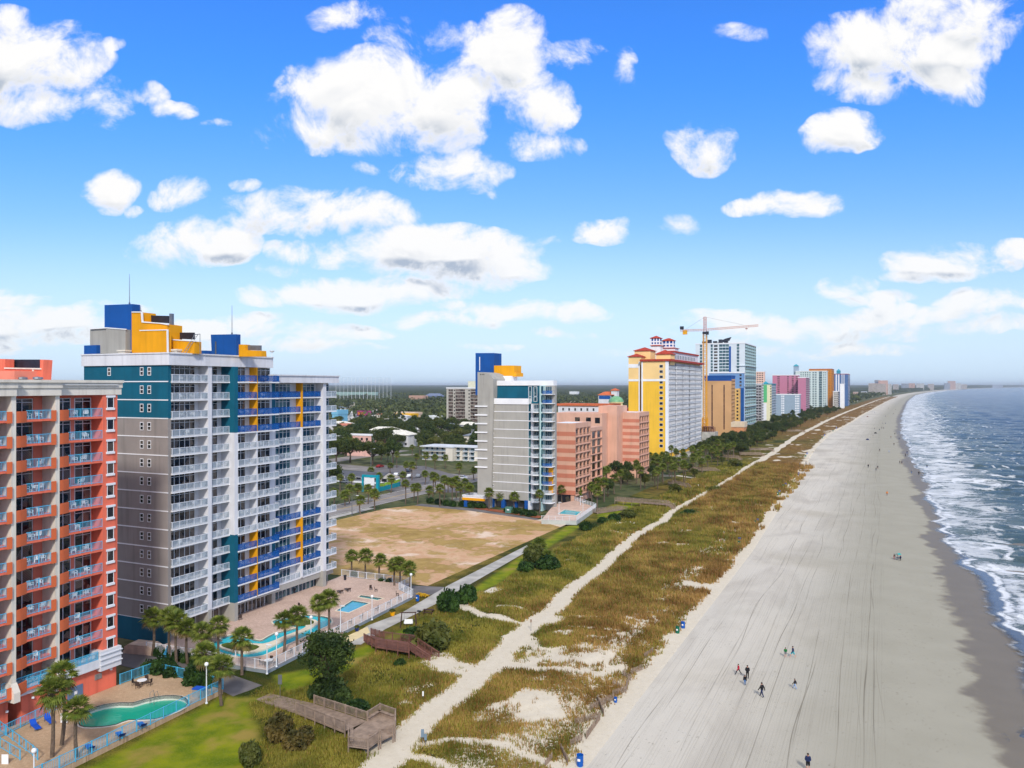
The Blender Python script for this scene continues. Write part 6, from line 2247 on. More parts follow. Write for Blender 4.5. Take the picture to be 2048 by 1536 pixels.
A = [(680, 982, 955), (703, 986, 955), (699, 1006, 977), (716, 1002, 975), (736, 1008, 977), (749, 1021, 988), (721, 1029, 1000), (782, 986, 957), (811, 1009, 967), (828, 1000, 975), (835, 1009, 975), (859, 999, 980),
     (866, 993, 952), (880, 1013, 977), (888, 999, 959), (905, 1009, 965), (913, 996, 960), (919, 1003, 975), (940, 1009, 973), (824, 961, 931), (806, 975, 950), (781, 948, 931), (833, 938, 913), (852, 938, 911), (870, 939, 915),
     (891, 936, 915), (824, 912, 894), (840, 909, 888), (775, 925, 906), (794, 936, 909), (850, 969, 948), (668, 1008, 985), (690, 1012, 990), (930, 985, 965), (896, 985, 962), (872, 975, 955), (758, 975, 953), (742, 960, 941), (948, 960, 940), (918, 950, 932), (812, 950, 930)]
for ((x, y, c_), ca, ra) in rows([P(a, b_) + (c_,) for a, b_, c_ in A], 9):
    palm(x, y, max(3.0, ZA(c_, x, y)), '%s palm from the left in the %s row back along the avenue' % (ca, ra), 'street palms along the avenue', .85)
A = [(978, 1019, 985, 'first palm before the pale grey tower'), (1003, 1015, 991, 'second palm before the pale grey tower'), (1029, 1018, 993, 'third palm before the pale grey tower'), (1048, 1016, 996, 'smallest palm before the pale grey tower'),
     (1079, 1028, 988, 'dark palm at the corner balconies of the pale grey tower'), (939, 1014, 977, 'palm left of the blue column porch'), (1124, 1006, 978, 'palm against the salmon striped wall'), (1156, 1004, 982, 'palm at the salmon hotel corner'),
     (1195, 1020, 982, 'palm right of the small teal pool'), (1183, 1000, 972, 'palm behind the small teal pool'), (1172, 994, 968, 'palm by the salmon hotel garden')]
for (a, b_, c_, lab) in A:
    x, y = P(a, b_); palm(x, y, ZA(c_, x, y), lab, 'palms round the pale grey tower', .85)
# the palm and oak park between the hotels and the dunes
rq = random.Random(21)
k = 0
SPOT = []
for t in range(900):
    y = rq.uniform(258, 470); x = rq.uniform(-101, -72 - (4 if y < 300 else 0))
    if y < 300 and x > -84: continue
    if x < -91 and (y < 288 or 336 < y < 358 or y > 425): continue
    if any((x - q[0]) ** 2 + (y - q[1]) ** 2 < 4.6 ** 2 for q in SPOT): continue
    SPOT.append((x, y)); k += 1
    if k > 84: break
for i, ((x, y), ca, ra) in enumerate(rows(SPOT, 6)):
    if i % 5 == 4:
        tree(x, y, rq.uniform(.5, .8), 'leafy tree standing %s from the left in the %s row of the hotel park' % (ca, ra), 'trees in the park between hotels and dunes', name='oak_tree')
    else:
        palm(x, y, rq.uniform(4.5, 8.0), 'park palm, %s from the left in the %s row before the dunes' % (ca, ra), 'palms in the park between hotels and dunes', rq.uniform(.8, .95))
for (a, b_, s_, lab) in ((1232, 965, .95, 'spreading pine in front of the second striped hotel'), (1256, 958, .7, 'slim conifer in front of the second striped hotel'), (1243, 962, .6, 'smaller conifer beside the spreading pine')):
    x, y = P(a, b_); tree(x, y, s_, lab, None, 3, 'conifer_tree')

# shrub belt and low trees towards the far shore
k = 0; SP2 = []
for t in range(4000):
    y = 470 + rq.random() ** 1.5 * 900; o = rq.uniform(-112, -72)
    if o < -100 and y < 880: continue
    x = o + float(cv(y))
    r_ = 6.5 if y < 800 else 9
    if any((x - q[0]) ** 2 + (y - q[1]) ** 2 < r_ ** 2 for q in SP2): continue
    SP2.append((x, y)); k += 1
    if k >= 230: break
for i, ((x, y), ca, ra) in enumerate(rows(SP2, 12)):
    tree(x, y, rq.uniform(.55, .95), 'dark coastal tree, %s from the left in the %s row before the far towers' % (ca, ra), 'tree belt before the far towers', name='coastal_tree')

# inland trees one can tell apart
k = 0; SP3 = []
AV = [(-166, -140, 0, 1500), (-215, -170, 255, 300), (-265, -150, 360, 392), (-640, -166, 292, 325)]
BIGOAK = [(672, 930, 1.15), (700, 925, 1.2), (745, 930, 1.0), (770, 900, 1.1), (790, 890, 1.2), (720, 905, 1.1), (812, 880, 1.3), (850, 875, 1.2), (880, 872, 1.1), (905, 868, 1.1), (830, 868, 1.3), (735, 880, 1.2), (765, 880, 1.3)]
for i, (a, b_, s_) in enumerate(BIGOAK):
    x, y = P(a, b_); SP3.append((x, y))
for t in range(9000):
    Yc = 300 + rq.random() ** .8 * 480; px_ = rq.uniform(640, 965)
    X = (px_ - 1024) / F * Yc; x, y = X * C - Yc * S, X * S + Yc * C
    if x > -172: continue
    if any(a < x < b_ and c_ < y < d_ for (a, b_, c_, d_) in AV): continue
    if abs(x + 262) < 12 and y < 440: continue
    if Yc < 420 and 640 < px_ < 870 and rq.random() < .8: continue
    if Yc < 440 and px_ > 832: continue
    if any((x - q[0]) ** 2 + (y - q[1]) ** 2 < 9.5 ** 2 for q in SP3): continue
    SP3.append((x, y)); k += 1
    if k >= 150: break
BO = [P(a, b_) for a, b_, s_ in BIGOAK]
for i, ((x, y), ca, ra) in enumerate(rows(SP3, 12)):
    s_ = 1.55 if (x, y) in BO else rq.uniform(.9, 1.45)
    tree(x, y, s_, 'inland tree, %s from the left in the %s row behind the avenue' % (ca, ra), 'trees of the inland streets', 0 if (x, y) in BO else None)

# ---- woodland that reads as one mass
rw = np.random.RandomState(4)
N = 9000
Yc = 780 + rw.rand(N) ** .75 * 2400
pxs = rw.uniform(560, 1780, N)
X = (pxs - 1024) / F * Yc
x = X * C - Yc * S; y = X * S + Yc * C
o_ = x - cv(y)
keep = (o_ < -185) | ((o_ < -112) & (y > 1750)) | ((o_ < -80) & (y > 1750) & (rw.rand(N) < .3))
keep &= ~((np.abs(x + 159) < 12))
keep &= fbm(x / 160, y / 160, 3, 3) > .40
for ob in list(COL.objects):
    if ob.parent is None and ob.name.startswith(('shop_building', 'motel_building', 'hotel_building', 'apartment', 'billboard', 'domed', 'terrace')):
        keep &= ~((np.abs(x - ob.location.x) < 26) & (y < ob.location.y + 20) & (y > ob.location.y - 70))
x, y, Yc = x[keep], y[keep], Yc[keep]
n = len(x)
q = 26
R0 = rw.uniform(5, 9, n); hh = rw.uniform(9, 16, n)
d = rw.normal(size=(n, q, 3)); d[:, :, 2] = np.abs(d[:, :, 2]) * .9 - .15; d /= np.linalg.norm(d, axis=2, keepdims=True)
PC = np.stack([x, y, hh * .5], 1)[:, None, :] + d * np.stack([R0, R0, hh * .5], 1)[:, None, :] * (1 + .15 * rw.normal(size=(n, q, 1)))
a = d + rw.normal(size=d.shape) * .5; a /= np.linalg.norm(a, axis=2, keepdims=True)
t = np.cross(a, rw.normal(size=d.shape)); t /= np.linalg.norm(t, axis=2, keepdims=True)
u = np.cross(a, t)
s = (rw.uniform(1.4, 3.0, (n, q, 1)))
V = np.stack([PC - t * s, PC - u * s * .7, PC + t * s, PC + u * s * .7], 2).reshape(-1, 3)
m_wood = leafmat('woodland_leaf', lin((44, 60, 32)), lin((98, 106, 58)), 0, .05)
o = link('woodland', npmesh('woodland', V, np.arange(len(V)).reshape(-1, 4), m_wood)); tag(o, kind='stuff')
# closed canopy beyond
yr2 = geo(1500.0, 30000.0, .012, 16)
fr = np.concatenate([np.linspace(0, 1, 200)])
Yf = np.repeat(yr2[:, None], len(fr), 1)
xr = cv(Yf) - np.interp(Yf, [1500, 2500, 4000, 30000], [230, 150, 120, 120])
xl = -0.95 * Yf - 300
Xf = xr + (xl - xr) * fr[None, :] ** 1.4
rise = np.interp(Yf, [1500, 4000, 9000, 16000, 30000], [8, 12, 26, 44, 60])
Zf = rise * (.55 + .6 * fbm(Xf / 900, Yf / 900, 12, 3)) + 7 * fbm(Xf / 22, Yf / 22, 5, 3)
Zf[:, 0] = -.1
fade = np.clip((fbm(Xf / 260, Yf / 260, 14, 3) - .36) / .08, 0, 1)
Zf = np.where(Yf < 6000, Zf * fade - .1, Zf)
mC, nt, b_, p_ = newmat('canopy_cover')
nt.links.new(mix(nt, noise(nt, p_, .02, 6, .7), lin((30, 42, 26)), lin((74, 82, 48))), b_.inputs['Base Color']); b_.inputs['Roughness'].default_value = .95; b_.inputs['Specular IOR Level'].default_value = .05
bumpn(nt, b_, noise(nt, p_, .08, 4, .7), 1.0, 6.0)
o = link('forest_canopy', grid_mesh('forest_canopy', Xf, Yf, Zf, mC)); tag(o, kind='stuff')

# ---- dune grass, tufts of blades following the grass cover
rg = np.random.RandomState(9)
N = 150000
yy = 52 * (420 / 52.0) ** (rg.rand(N))
xx = cv(yy) + rg.uniform(-74, -29.5, N)
g_, b_, l_ = cover(xx, yy)
keep = (g_ + (rg.rand(N) - .5) * .95 > .42) & (l_ < .2) & ~((xx < -71.5) & (yy > 86))
keep &= rg.rand(N) < np.clip(.45 + .5 * (xx - cv(yy) > -60), 0, 1)
xx, yy, b_ = xx[keep][:64000], yy[keep][:64000], b_[keep][:64000]
n = len(xx); q = 6
zz = ground_z(xx, yy)
hgt = (.45 + 1.1 * fbm(xx * .45, yy * .45, 88, 3))[:, None] * (.28 + .5 * rg.rand(n, q)) * np.interp(b_, [0, 1], [.75, 1.15])[:, None] * np.clip(yy / 130, .8, 2.2)[:, None]
az = rg.uniform(0, 2 * pi, (n, q)); le = rg.uniform(.1, .55, (n, q)) * hgt
bx = xx[:, None] + rg.normal(size=(n, q)) * .22; by = yy[:, None] + rg.normal(size=(n, q)) * .22
w = (.045 + .03 * rg.rand(n, q)) * np.clip(yy / 100, .8, 3.0)[:, None]
px2, py2 = np.cos(az + 1.57) * w, np.sin(az + 1.57) * w
Z0 = np.repeat(zz[:, None] - .03, q, 1)
V = np.stack([np.stack([bx - px2, by - py2, Z0], -1), np.stack([bx + px2, by + py2, Z0], -1), np.stack([bx + np.cos(az) * le, by + np.sin(az) * le, Z0 + hgt], -1)], 2).reshape(-1, 3)
mi = (rg.rand(n * q) < np.repeat(np.clip(b_ * 1.15 - .1, .05, .95), q)).astype(int)
mg = leafmat('dune_grass_green', lin((98, 104, 34)), lin((158, 148, 62)), 0, .15)
mb = leafmat('dune_grass_brown', lin((134, 98, 50)), lin((186, 148, 86)), 0, .15)
o = link('dune_grass', npmesh('dune_grass', V, np.arange(len(V)).reshape(-1, 3), [mg, mb], midx=mi)); tag(o, kind='stuff')

# ---- single bushes and trees near the decks
for (a, b_, w, h, lab) in ((640, 1402, 3.6, 3.0, 'juniper foliage mass left of the big juniper trunk'), (672, 1408, 4.4, 3.4, 'juniper foliage mass right of the big juniper trunk'), (690, 1418, 3.2, 2.0, 'low juniper spill beside the grey boardwalk')):
    x, y = P(a, b_); o = link('juniper_bush', BUSH[2], (x, y, 0), rz=rp.uniform(0, 6), sc=(w / 2, w / 2, h / 1.05)); tag(o, lab, 'bush')
x, y = P(655, 1402)
tree(x, y, 1.3, 'big ragged juniper standing between the two dune boardwalks', None, 4, 'juniper_tree')
for (a, b_, w, h, k_, lab) in ((897, 1222, 4.6, 4.1, 0, 'rounded dark green bush left of the pair by the promenade'), (932, 1207, 4.4, 3.7, 0, 'rounded green bush right of the pair by the promenade'),
                               (866, 1300, 7.2, 4.4, 1, 'wide bushy wax myrtle beside the brown boardwalk'), (830, 1285, 4.6, 2.6, 0, 'low bush behind the brown boardwalk rail'),
                               (1068, 1130, 6.5, 4.6, 1, 'large shrub clump with palmetto heads in the middle of the dune'), (1095, 1140, 6.0, 3.4, 0, 'right side of the dune shrub clump'), (1050, 1142, 4.5, 2.2, 0, 'low shrub left of the dune clump'),
                               (1172, 1060, 4.2, 2.6, 0, 'round bush at the corner of the small pool terrace'), (1205, 1046, 3.6, 1.9, 0, 'bush right of the small pool terrace'), (1255, 1038, 7.0, 3.0, 1, 'spreading bush below the sandy boardwalk'), (1230, 1042, 5.0, 2.4, 0, 'bush left of the spreading one'),
                               (1380, 1033, 6.5, 2.0, 0, 'lone low bush on the sea side of the sandy path'), (560, 1480, 4.2, 2.6, 3, 'rust brown bush at the edge of the lawn'), (600, 1500, 4.0, 2.0, 3, 'second rust brown bush sloping to the dune'), (500, 1536, 3.0, 2.6, 1, 'olive bush at the bottom edge of the lawn'),
                               (800, 1330, 2.0, 1.0, 0, 'tiny bush under the brown boardwalk'), (716, 1425, 3.2, 1.6, 0, 'low bush right of the juniper'), (1430, 985, 6.5, 2.6, 1, 'bush among the third boardwalk'), (1350, 985, 6.0, 3.6, 1, 'tall bush beside the second far boardwalk'), (1470, 935, 9.0, 3.6, 1, 'big dark bush by the blue shade sails'),
                               (1185, 1058, 3.0, 1.6, 2, 'dark small bush below the terrace wall')):
    x, y = P(a, b_, 0)
    o = link('bush', BUSH[k_], (x, y, float(ground_z(x, y)) - .05), rz=rp.uniform(0, 6), sc=(w / 2, w / 2, h / 1.05)); tag(o, lab, 'bush')
for i in range(3):
    a = [(1062, 1128, 2.4), (1078, 1120, 3.4), (1094, 1134, 2.0)][i]
    x, y = P(a[0], a[1]); palm(x, y, a[2], ['left palmetto head in the dune clump', 'tallest palmetto head in the dune clump', 'right palmetto head in the dune clump'][i], None, .95)
for i, (a, b_, w) in enumerate([(318, 1311, 2.0), (336, 1313, 1.9), (356, 1319, 2.1), (374, 1324, 2.0), (392, 1330, 2.2), (416, 1336, 2.0), (325, 1352, 4.0), (345, 1360, 3.0), (390, 1372, 4.2), (412, 1380, 3.6), (300, 1350, 3.0)]):
    bush(a, b_, w, w * .75, '%s clipped shrub of the hedge row along the service drive' % (ROW[i] if i < 12 else str(i)), 'shrubs along the service drive', 0)
for i, (a, b_, w) in enumerate([(927, 1012, 4), (945, 1014, 4), (962, 1016, 4), (1018, 1024, 4), (1034, 1027, 4), (1050, 1030, 4), (1062, 1032, 4), (860, 1006, 3), (876, 1008, 3), (892, 1011, 3), (905, 1013, 3)]):
    bush(a, b_, w, 2.0, '%s hedge block in front of the pale grey tower' % ROW[i], 'hedge before the pale grey tower', 0)
for i, (a, b_) in enumerate([(708, 1153), (765, 1166), (779, 1168)]):
    bush(a, b_, 2.0, 1.3, '%s low shrub at the foot of the palm row' % ROW[i], None, 0)
# ================================================================== POOLS, DECKS, SMALL THINGS
from mathutils.geometry import tessellate_polygon


def deck(name, outer, holes, z0, z1, mats, zb=-.05):
    """raised terrace with openings for the pools"""
    b = MB()
    loops = [[Vector((p[0], p[1], 0)) for p in lp] for lp in [outer] + holes]
    flat = [v for lp in loops for v in lp]
    for t in tessellate_polygon(loops):
        p = [flat[i] for i in t]
        if (p[1] - p[0]).cross(p[2] - p[0]).z < 0: p = p[::-1]
        b.face([(q.x, q.y, z1) for q in p])
    for li, lp in enumerate(loops):
        n = len(lp)
        for i in range(n):
            a, c = lp[i], lp[(i + 1) % n]
            b.face([(a.x, a.y, z0), (c.x, c.y, z0), (c.x, c.y, z1), (a.x, a.y, z1)], 1 if li == 0 else 2)
    o = b.build(name, mats)
    return o


def m_waterpool(name, c1, c2):
    m, nt, b, p = newmat(name)
    nt.links.new(mix(nt, noise(nt, p, .25, 4, .6, .5), c1, c2), b.inputs['Base Color'])
    b.inputs['Roughness'].default_value = .08
    b.inputs['IOR'].default_value = 1.33
    bumpn(nt, b, noise(nt, p, 1.4, 3), .25, .1)
    return m


m_pw1 = m_waterpool('coral_pool_water', lin((10, 150, 124)), lin((30, 176, 146)))
m_pw2 = m_waterpool('river_water', lin((16, 168, 190)), lin((50, 202, 214)))
m_pw3 = m_waterpool('square_pool_water', lin((40, 140, 176)), lin((80, 186, 206)))
m_navy = M('navy_tile', lin((20, 52, 110)), .4, .08)
m_cop = M('pool_coping', lin((226, 214, 190)), .6, .06)
m_tilew = M('white_pool_tile', lin((222, 220, 208)), .5, .05)
m_turf = M('island_turf', lin((78, 92, 24)), .95, .2, .8, .4, 8)
m_wood = M('weathered_wood', lin((152, 132, 116)), .9, .16, 1.5, .4, 14)
m_wood2 = M('redbrown_wood', lin((124, 84, 74)), .85, .16, 1.5, .4, 14)


def ring(b, loop, w, z0, z1, m=0):
    """coping strip just outside a loop"""
    n = len(loop)
    cx = sum(p[0] for p in loop) / n; cy = sum(p[1] for p in loop) / n
    A_ = sum(loop[k][0] * loop[(k + 1) % n][1] - loop[(k + 1) % n][0] * loop[k][1] for k in range(n))
    sg = 1 if A_ > 0 else -1
    out = []
    for i in range(n):
        p, q, r = loop[i - 1], loop[i], loop[(i + 1) % n]
        d1 = Vector((q[0] - p[0], q[1] - p[1])).normalized(); d2 = Vector((r[0] - q[0], r[1] - q[1])).normalized()
        t = (d1 + d2); t = t.normalized() if t.length > .01 else d1
        out.append((q[0] + t.y * w * sg, q[1] - t.x * w * sg))
    for i in range(n):
        j = (i + 1) % n
        b.face([(loop[i][0], loop[i][1], z1), (loop[j][0], loop[j][1], z1), (out[j][0], out[j][1], z1), (out[i][0], out[i][1], z1)], m)
        b.face([(out[i][0], out[i][1], z0), (out[j][0], out[j][1], z0), (out[j][0], out[j][1], z1), (out[i][0], out[i][1], z1)], m)
        b.face([(loop[i][0], loop[i][1], z0 - .3), (loop[j][0], loop[j][1], z0 - .3), (loop[j][0], loop[j][1], z1), (loop[i][0], loop[i][1], z1)], m)


def smooth_loop(l, k=3):
    """closed Catmull-Rom"""
    out = []; n = len(l)
    for i in range(n):
        p0, p1, p2, p3 = (Vector(l[(i + j - 1) % n]) for j in range(4))
        for s_ in range(k):
            t = s_ / k
            q = .5 * ((2 * p1) + (-p0 + p2) * t + (2 * p0 - 5 * p1 + 4 * p2 - p3) * t * t + (-p0 + 3 * p1 - 3 * p2 + p3) * t ** 3)
            out.append((q.x, q.y))
    return out


def pool(name, label, loop, zw, z1, wmat, cmat, wall=None, cop=.35):
    c = (sum(p[0] for p in loop) / len(loop), sum(p[1] for p in loop) / len(loop))
    R = empty(name, (c[0], c[1], 0)); tag(R, label, 'pool')
    A_ = sum(loop[k][0] * loop[(k + 1) % len(loop)][1] - loop[(k + 1) % len(loop)][0] * loop[k][1] for k in range(len(loop)))
    lp = loop if A_ > 0 else loop[::-1]
    b = MB(); b.face([(p[0], p[1], zw) for p in lp]); b.build('water', wmat, R)
    b = MB(); ring(b, lp, cop, z1 - .02, z1 + .05); b.build('coping', cmat, R)
    return R


def fence(pts, label, mat, h=1.3, pick=.18, z=0.0, name='metal_fence', group=None, post=2.0, panels=0):
    c = pts[0]
    R = empty(name, (c[0], c[1], z)); tag(R, label, 'fence', group)
    rl, pl = MB(), []
    pk = MB() if pick < .5 else rl
    for a, q in zip(pts[:-1], pts[1:]):
        a = Vector((a[0], a[1], z)); q = Vector((q[0], q[1], z))
        L_ = (q - a).length; d = (q - a) / L_
        U = Vector((0, 0, 1))
        rl.bar(a + U * h, q + U * h, .06); rl.bar(a + U * .12, q + U * .12, .05)
        n = int(L_ / pick)
        for k in range(1, n):
            p = a + d * (k * L_ / n); pk.bar(p + U * .12, p + U * h, .026)
        n = max(1, round(L_ / post))
        for k in range(n + 1):
            q_ = a + d * (L_ * k / n)
            if not any((q_ - w_).length < .3 for w_ in pl): pl.append(q_)
    rl.build('rail', mat, R)
    if pk is not rl: pk.build('pickets', mat, R)
    b = MB(); b.box(-.045, .045, -.045, .045, 0, h + .08)
    part(R, 'post', b.mesh('post', mat), [tuple(p) for p in pl])
    return R


# ------------------------------------------------------------ coral hotel terrace
K = P(446, 1388, 0)
zc = .6
kid = [(158, 1450), (160, 1436), (177, 1423), (208, 1413), (240, 1409), (266, 1409), (290, 1402), (328, 1395), (361, 1396), (375, 1405), (369, 1417), (342, 1430), (309, 1441), (257, 1443), (232, 1452), (202, 1456.5), (170, 1457)]
kid = smooth_loop([P(a, b_, .45) for a, b_ in kid], 2)
NWc = (-90.6, 79.3)
outer = [(-76.2, 44), (-76.55, 57), K, (-84, 79.2), NWc, (-91.15, 73.9), (-91.15, 60.9), (-92.5, 44)]
o = struct(deck('pool_deck', outer, [kid], -.05, zc, [m_decko, m_decko, m_tilew]))
R = pool('swimming_pool', 'kidney-shaped green pool of the coral hotel', kid, .08, zc, m_pw1, m_tilew, cop=.3)
b = MB(); ring(b, kid, .12, zc, zc + .09); b.build('waterline_trim', M('dark_trim', lin((50, 46, 44)), .6, .1), R)
b = MB()
x, y = P(300, 1400, .6)
for d_ in (0, .7):
    b.tube([(x + d_, y, .1), (x + d_, y, 1.5), (x + d_, y + .5, 1.65), (x + d_, y + .8, .6)], .03, 5)
b.build('pool_ladder', m_steel, R)
fence([(-76.2, 44), (-76.55, 57), K, (-84, 79.2), NWc, (-91.0, 74.2)], 'aqua metal fence round the coral hotel pool terrace', m_brailb, 1.35, .19, zc, group='aqua fences')
fence([(-90.9, 80.5), (-96, 86.5)], 'short aqua fence behind the coral hotel corner', m_brailb, 1.35, .2, .1, group='aqua fences')
fence([(-88.9, 45), (-89.2, 56), (-90.9, 66)], 'aqua ramp railing along the coral hotel podium', m_brailb, 1.2, .2, zc, group='aqua fences')
fence([P(0, 1462, .6), P(66, 1512, .6), P(75, 1520, .6)], 'upper aqua handrail of the ramp in the bottom left corner', m_brailb, 1.1, .9, zc, name='handrail', group='aqua handrails')
fence([P(0, 1496, .6), P(40, 1520, .6)], 'lower aqua handrail of the ramp in the bottom left corner', m_brailb, 1.1, .9, zc, name='handrail', group='aqua handrails')


def lounger_mesh(mat, matf):
    b = MB()
    b.box(0, 1.25, -.32, .32, .30, .38)
    b.face([(0, -.32, .38), (0, .32, .38), (-.62, .32, .82), (-.62, -.32, .82)])
    b.face([(0, .32, .30), (0, -.32, .30), (-.62, -.32, .74), (-.62, .32, .74)])
    b.box(1.25, 1.5, -.3, .3, .26, .33)
    f = MB()
    for x_ in (-.3, 1.2):
        for y_ in (-.28, .28): f.box(x_ - .03, x_ + .03, y_ - .03, y_ + .03, 0, .32 if x_ > 0 else .5)
    return b.mesh('cushion', mat), f.mesh('legs', matf)


m_lb = M('royal_blue_fabric', lin((20, 84, 196)), .8, .1)
m_lg = M('brown_fabric', lin((96, 84, 82)), .8, .1)
LB, LBF = lounger_mesh(m_lb, m_steel)
LG, LGF = lounger_mesh(m_lg, m_louv)


def lounger(px, py, z, rz, label, me, mf, grp):
    x, y = P(px, py, z)
    R = empty('sun_lounger', (x, y, z), rz); tag(R, label, 'sun lounger', grp)
    for n_, m_ in (('cushion', me), ('frame', mf)):
        o = bpy.data.objects.new(n_, m_); COL.objects.link(o); o.parent = R


lounger(68, 1455, zc, -.3, 'blue sun lounger left of the leaning palms', LB, LBF, 'blue loungers')
lounger(96, 1443, zc, -.3, 'blue sun lounger just behind the leaning palms', LB, LBF, 'blue loungers')
for i, (a, b_) in enumerate([(182, 1504), (243, 1478), (286, 1458)]):
    lounger(a, b_, zc, 2.7, '%s blue lounger along the sea-side aqua fence, counted from the left' % ROW[i], LB, LBF, 'blue loungers')


def table_set(px, py, z, label, mat_t, mat_c, grp=None):
    x, y = P(px, py, z)
    R = empty('round_table', (x, y, z)); tag(R, label + ' table', 'table', grp)
    b = MB(); b.lathe([(0, .74), (.62, .74), (.62, .70), (0, .70)], 14); b.build('table_top', mat_t, R, loc=(0, 0, 0))
    b = MB(); b.tube([(0, 0, 0), (0, 0, .7)], .05, 6); b.lathe([(.3, .04), (.3, 0)], 10); b.build('pedestal', mat_c, R, loc=(0, 0, 0))
    for k in range(4):
        a = k * pi / 2 + .4
        o = link('patio_chair', PCH, (x + cos(a) * 1.0, y + sin(a) * 1.0, z), rz=a + pi)
        o.data = PCH
        tag(o, '%s chair at the %s table' % (['seaward', 'far', 'landward', 'near'][k], label), 'chair', grp)


pc = MB()
pc.box(-.24, .24, -.24, .24, .40, .45); pc.box(-.28, -.22, -.24, .24, .45, .92)
for sx in (-1, 1):
    for sy in (-1, 1): pc.box(sx * .22 - .02, sx * .22 + .02, sy * .22 - .02, sy * .22 + .02, 0, .42)
PCH = pc.mesh('patio_chair', M('dark_wicker', lin((66, 52, 46)), .8, .15))
table_set(284, 1371, zc, 'white-topped round coral terrace', m_trim, m_louv, 'coral terrace table set')
table_set(537, 1330, .5, 'small round fence-corner', m_trim, m_louv, 'fence corner table set')


def lamp_post(px, py, z, h, label, head='globe'):
    x, y = P(px, py, z)
    R = empty('lamp_post', (x, y, z)); tag(R, label, 'street lamp', 'white lamp posts')
    b = MB(); b.tube([(0, 0, 0), (0, 0, h)], [.08, .06], 8); b.lathe([(.16, 0), (.16, .12), (.08, .16)], 8); b.build('pole', m_brailw, R, loc=(0, 0, 0))
    if head == 'globe':
        b = MB(); b.lathe([(.05, 0), (.2, .08), (.27, .26), (.2, .46), (0, .54)], 12); o = b.build('lamp_head', m_trim, R, loc=(0, 0, h), smooth=True)
    else:
        b = MB(); b.box(-.15, .75, -.14, .14, 0, .12); b.build('lamp_head', m_trim, R, loc=(0, 0, h))


lamp_post(413, 1407, zc, 4.6, 'white globe lamp post at the aqua fence corner')
lamp_post(68, 1550, zc, 2.2, 'white globe lamp post cut by the bottom edge')
for (a, b_, t_, lab) in ((534, 1348, 1290, 'white post at the corner of the white fence'), (553, 1334, 1272, 'globe lamp left of the fence corner'), (622, 1300, 1238, 'white lamp post in front of the river bend'),
                         (681, 1268, 1212, 'thin white post before the square pool'), (744, 1240, 1196, 'white lamp post right of the square pool'), (822, 1195, 1152, 'white lamp post at the far fence corner'), (471, 1312, 1277, 'white pole on the left river island')):
    x, y = P(a, b_, .5); lamp_post(a, b_, .5, ZA(t_, x, y) - .5, lab, 'globe' if 'lamp' in lab else 'arm')


def sign(px, py, z, w, h, up, label, mat=None, rz=TH, post=True, lines=None, name='sign'):
    x, y = P(px, py, z)
    R = empty(name, (x, y, z), rz); tag(R, label, 'sign')
    b = MB(); b.box(-w / 2, w / 2, -.02, .02, up, up + h); b.build('panel', mat or m_trim, R, loc=(0, 0, 0))
    if post:
        b = MB(); b.tube([(0, .04, 0), (0, .04, up + h * .9)], .035, 5); b.build('post', m_steel, R, loc=(0, 0, 0))
    if lines:
        b = MB()
        for (x0, x1, z0, z1) in lines: b.box(x0, x1, -.035, -.021, z0, z1)
        b.build('lettering', M('sign_print', lin((176, 60, 50)), .6, .1), R, loc=(0, 0, 0))


sign(128, 1448, zc, .8, 1.1, .15, 'white notice board with red heading behind the palms', None, lines=[(-.25, .25, 1.05, 1.14), (-.3, .3, .8, .84), (-.3, .3, .66, .7), (-.3, .3, .5, .54)])
sign(10, 1528, zc, .7, 1.0, .0, 'small white board standing in the bottom left corner', None, post=False)
sign(560, 1400, 0, .5, 1.2, 2.0, 'narrow grey sign post at the start of the grey boardwalk', m_steel)
sign(845, 1487, 0, .34, .9, .7, 'left blue-grey marker sign beside the sandy path', M('sign_blue', lin((120, 140, 156)), .6, .1))
sign(851, 1491, 0, .3, .7, .6, 'right blue-grey marker sign beside the sandy path', MATS['sign_blue'])
sign(1062, 1262, 0, .3, .5, 1.4, 'thin marker sign at the path junction', m_wood)
sign(1268, 1282, 0, .3, .5, 1.3, 'thin marker post in the white sand gap', m_wood)
sign(846, 1400, 0, .2, .6, .5, 'small white dune marker in the grass', m_trim)

# ------------------------------------------------------------ white hotel pool deck
zp = .5
rv = [(425, 1288), (440, 1279), (466, 1270), (510, 1280.5), (526, 1280.5), (549, 1267.5), (593.5, 1257), (575, 1254), (553, 1251), (545, 1245), (553, 1240), (566, 1238), (590, 1234), (614, 1231), (640, 1233), (655, 1236), (662.5, 1241.5), (660, 1250), (640, 1260), (614, 1273), (588, 1284), (562, 1296), (526, 1312), (497, 1316), (466, 1314), (446, 1308), (428, 1298)]
rv = smooth_loop([P(a, b_, .4) for a, b_ in rv], 2)
sq = [P(a, b_, .45) for a, b_ in ((672.8, 1222), (697.4, 1225.8), (738.4, 1207), (705, 1201.5))]
spa = [P(a, b_, .45) for a, b_ in ((718, 1194.7), (722, 1191), (765.8, 1197.4), (754.8, 1201))]
f0, f1 = P(535, 1348, .0), P(826, 1198, 0)
dk = [f0, (f0[0], 100), f1, (-84.5, 131.2), (-84.8, 135.2), (-99.5, 135.2), (-101.25, 131), (-101.25, 92), (-103.5, 89.2), (-103.5, 87.0), (-86, 86.2)]
dk = [f0, f1, (-84.5, 131.4), (-84.8, 136.0), (-101.6, 136.0), (-101.3, 131), (-101.3, 90.0), (-99.25, 89.95), (-99.25, 85.4), (-88, 86.0)]
m_wallb = M('blue_grey_block_wall', lin((140, 150, 158)), .9, .08)
struct(deck('pool_deck', dk, [rv, sq, spa], -.05, zp, [m_deckb, m_wallb, m_navy]))
pool('lazy_river', 'turquoise lazy river winding round the palm islands', rv, .3, zp, m_pw2, m_cop, cop=.28)
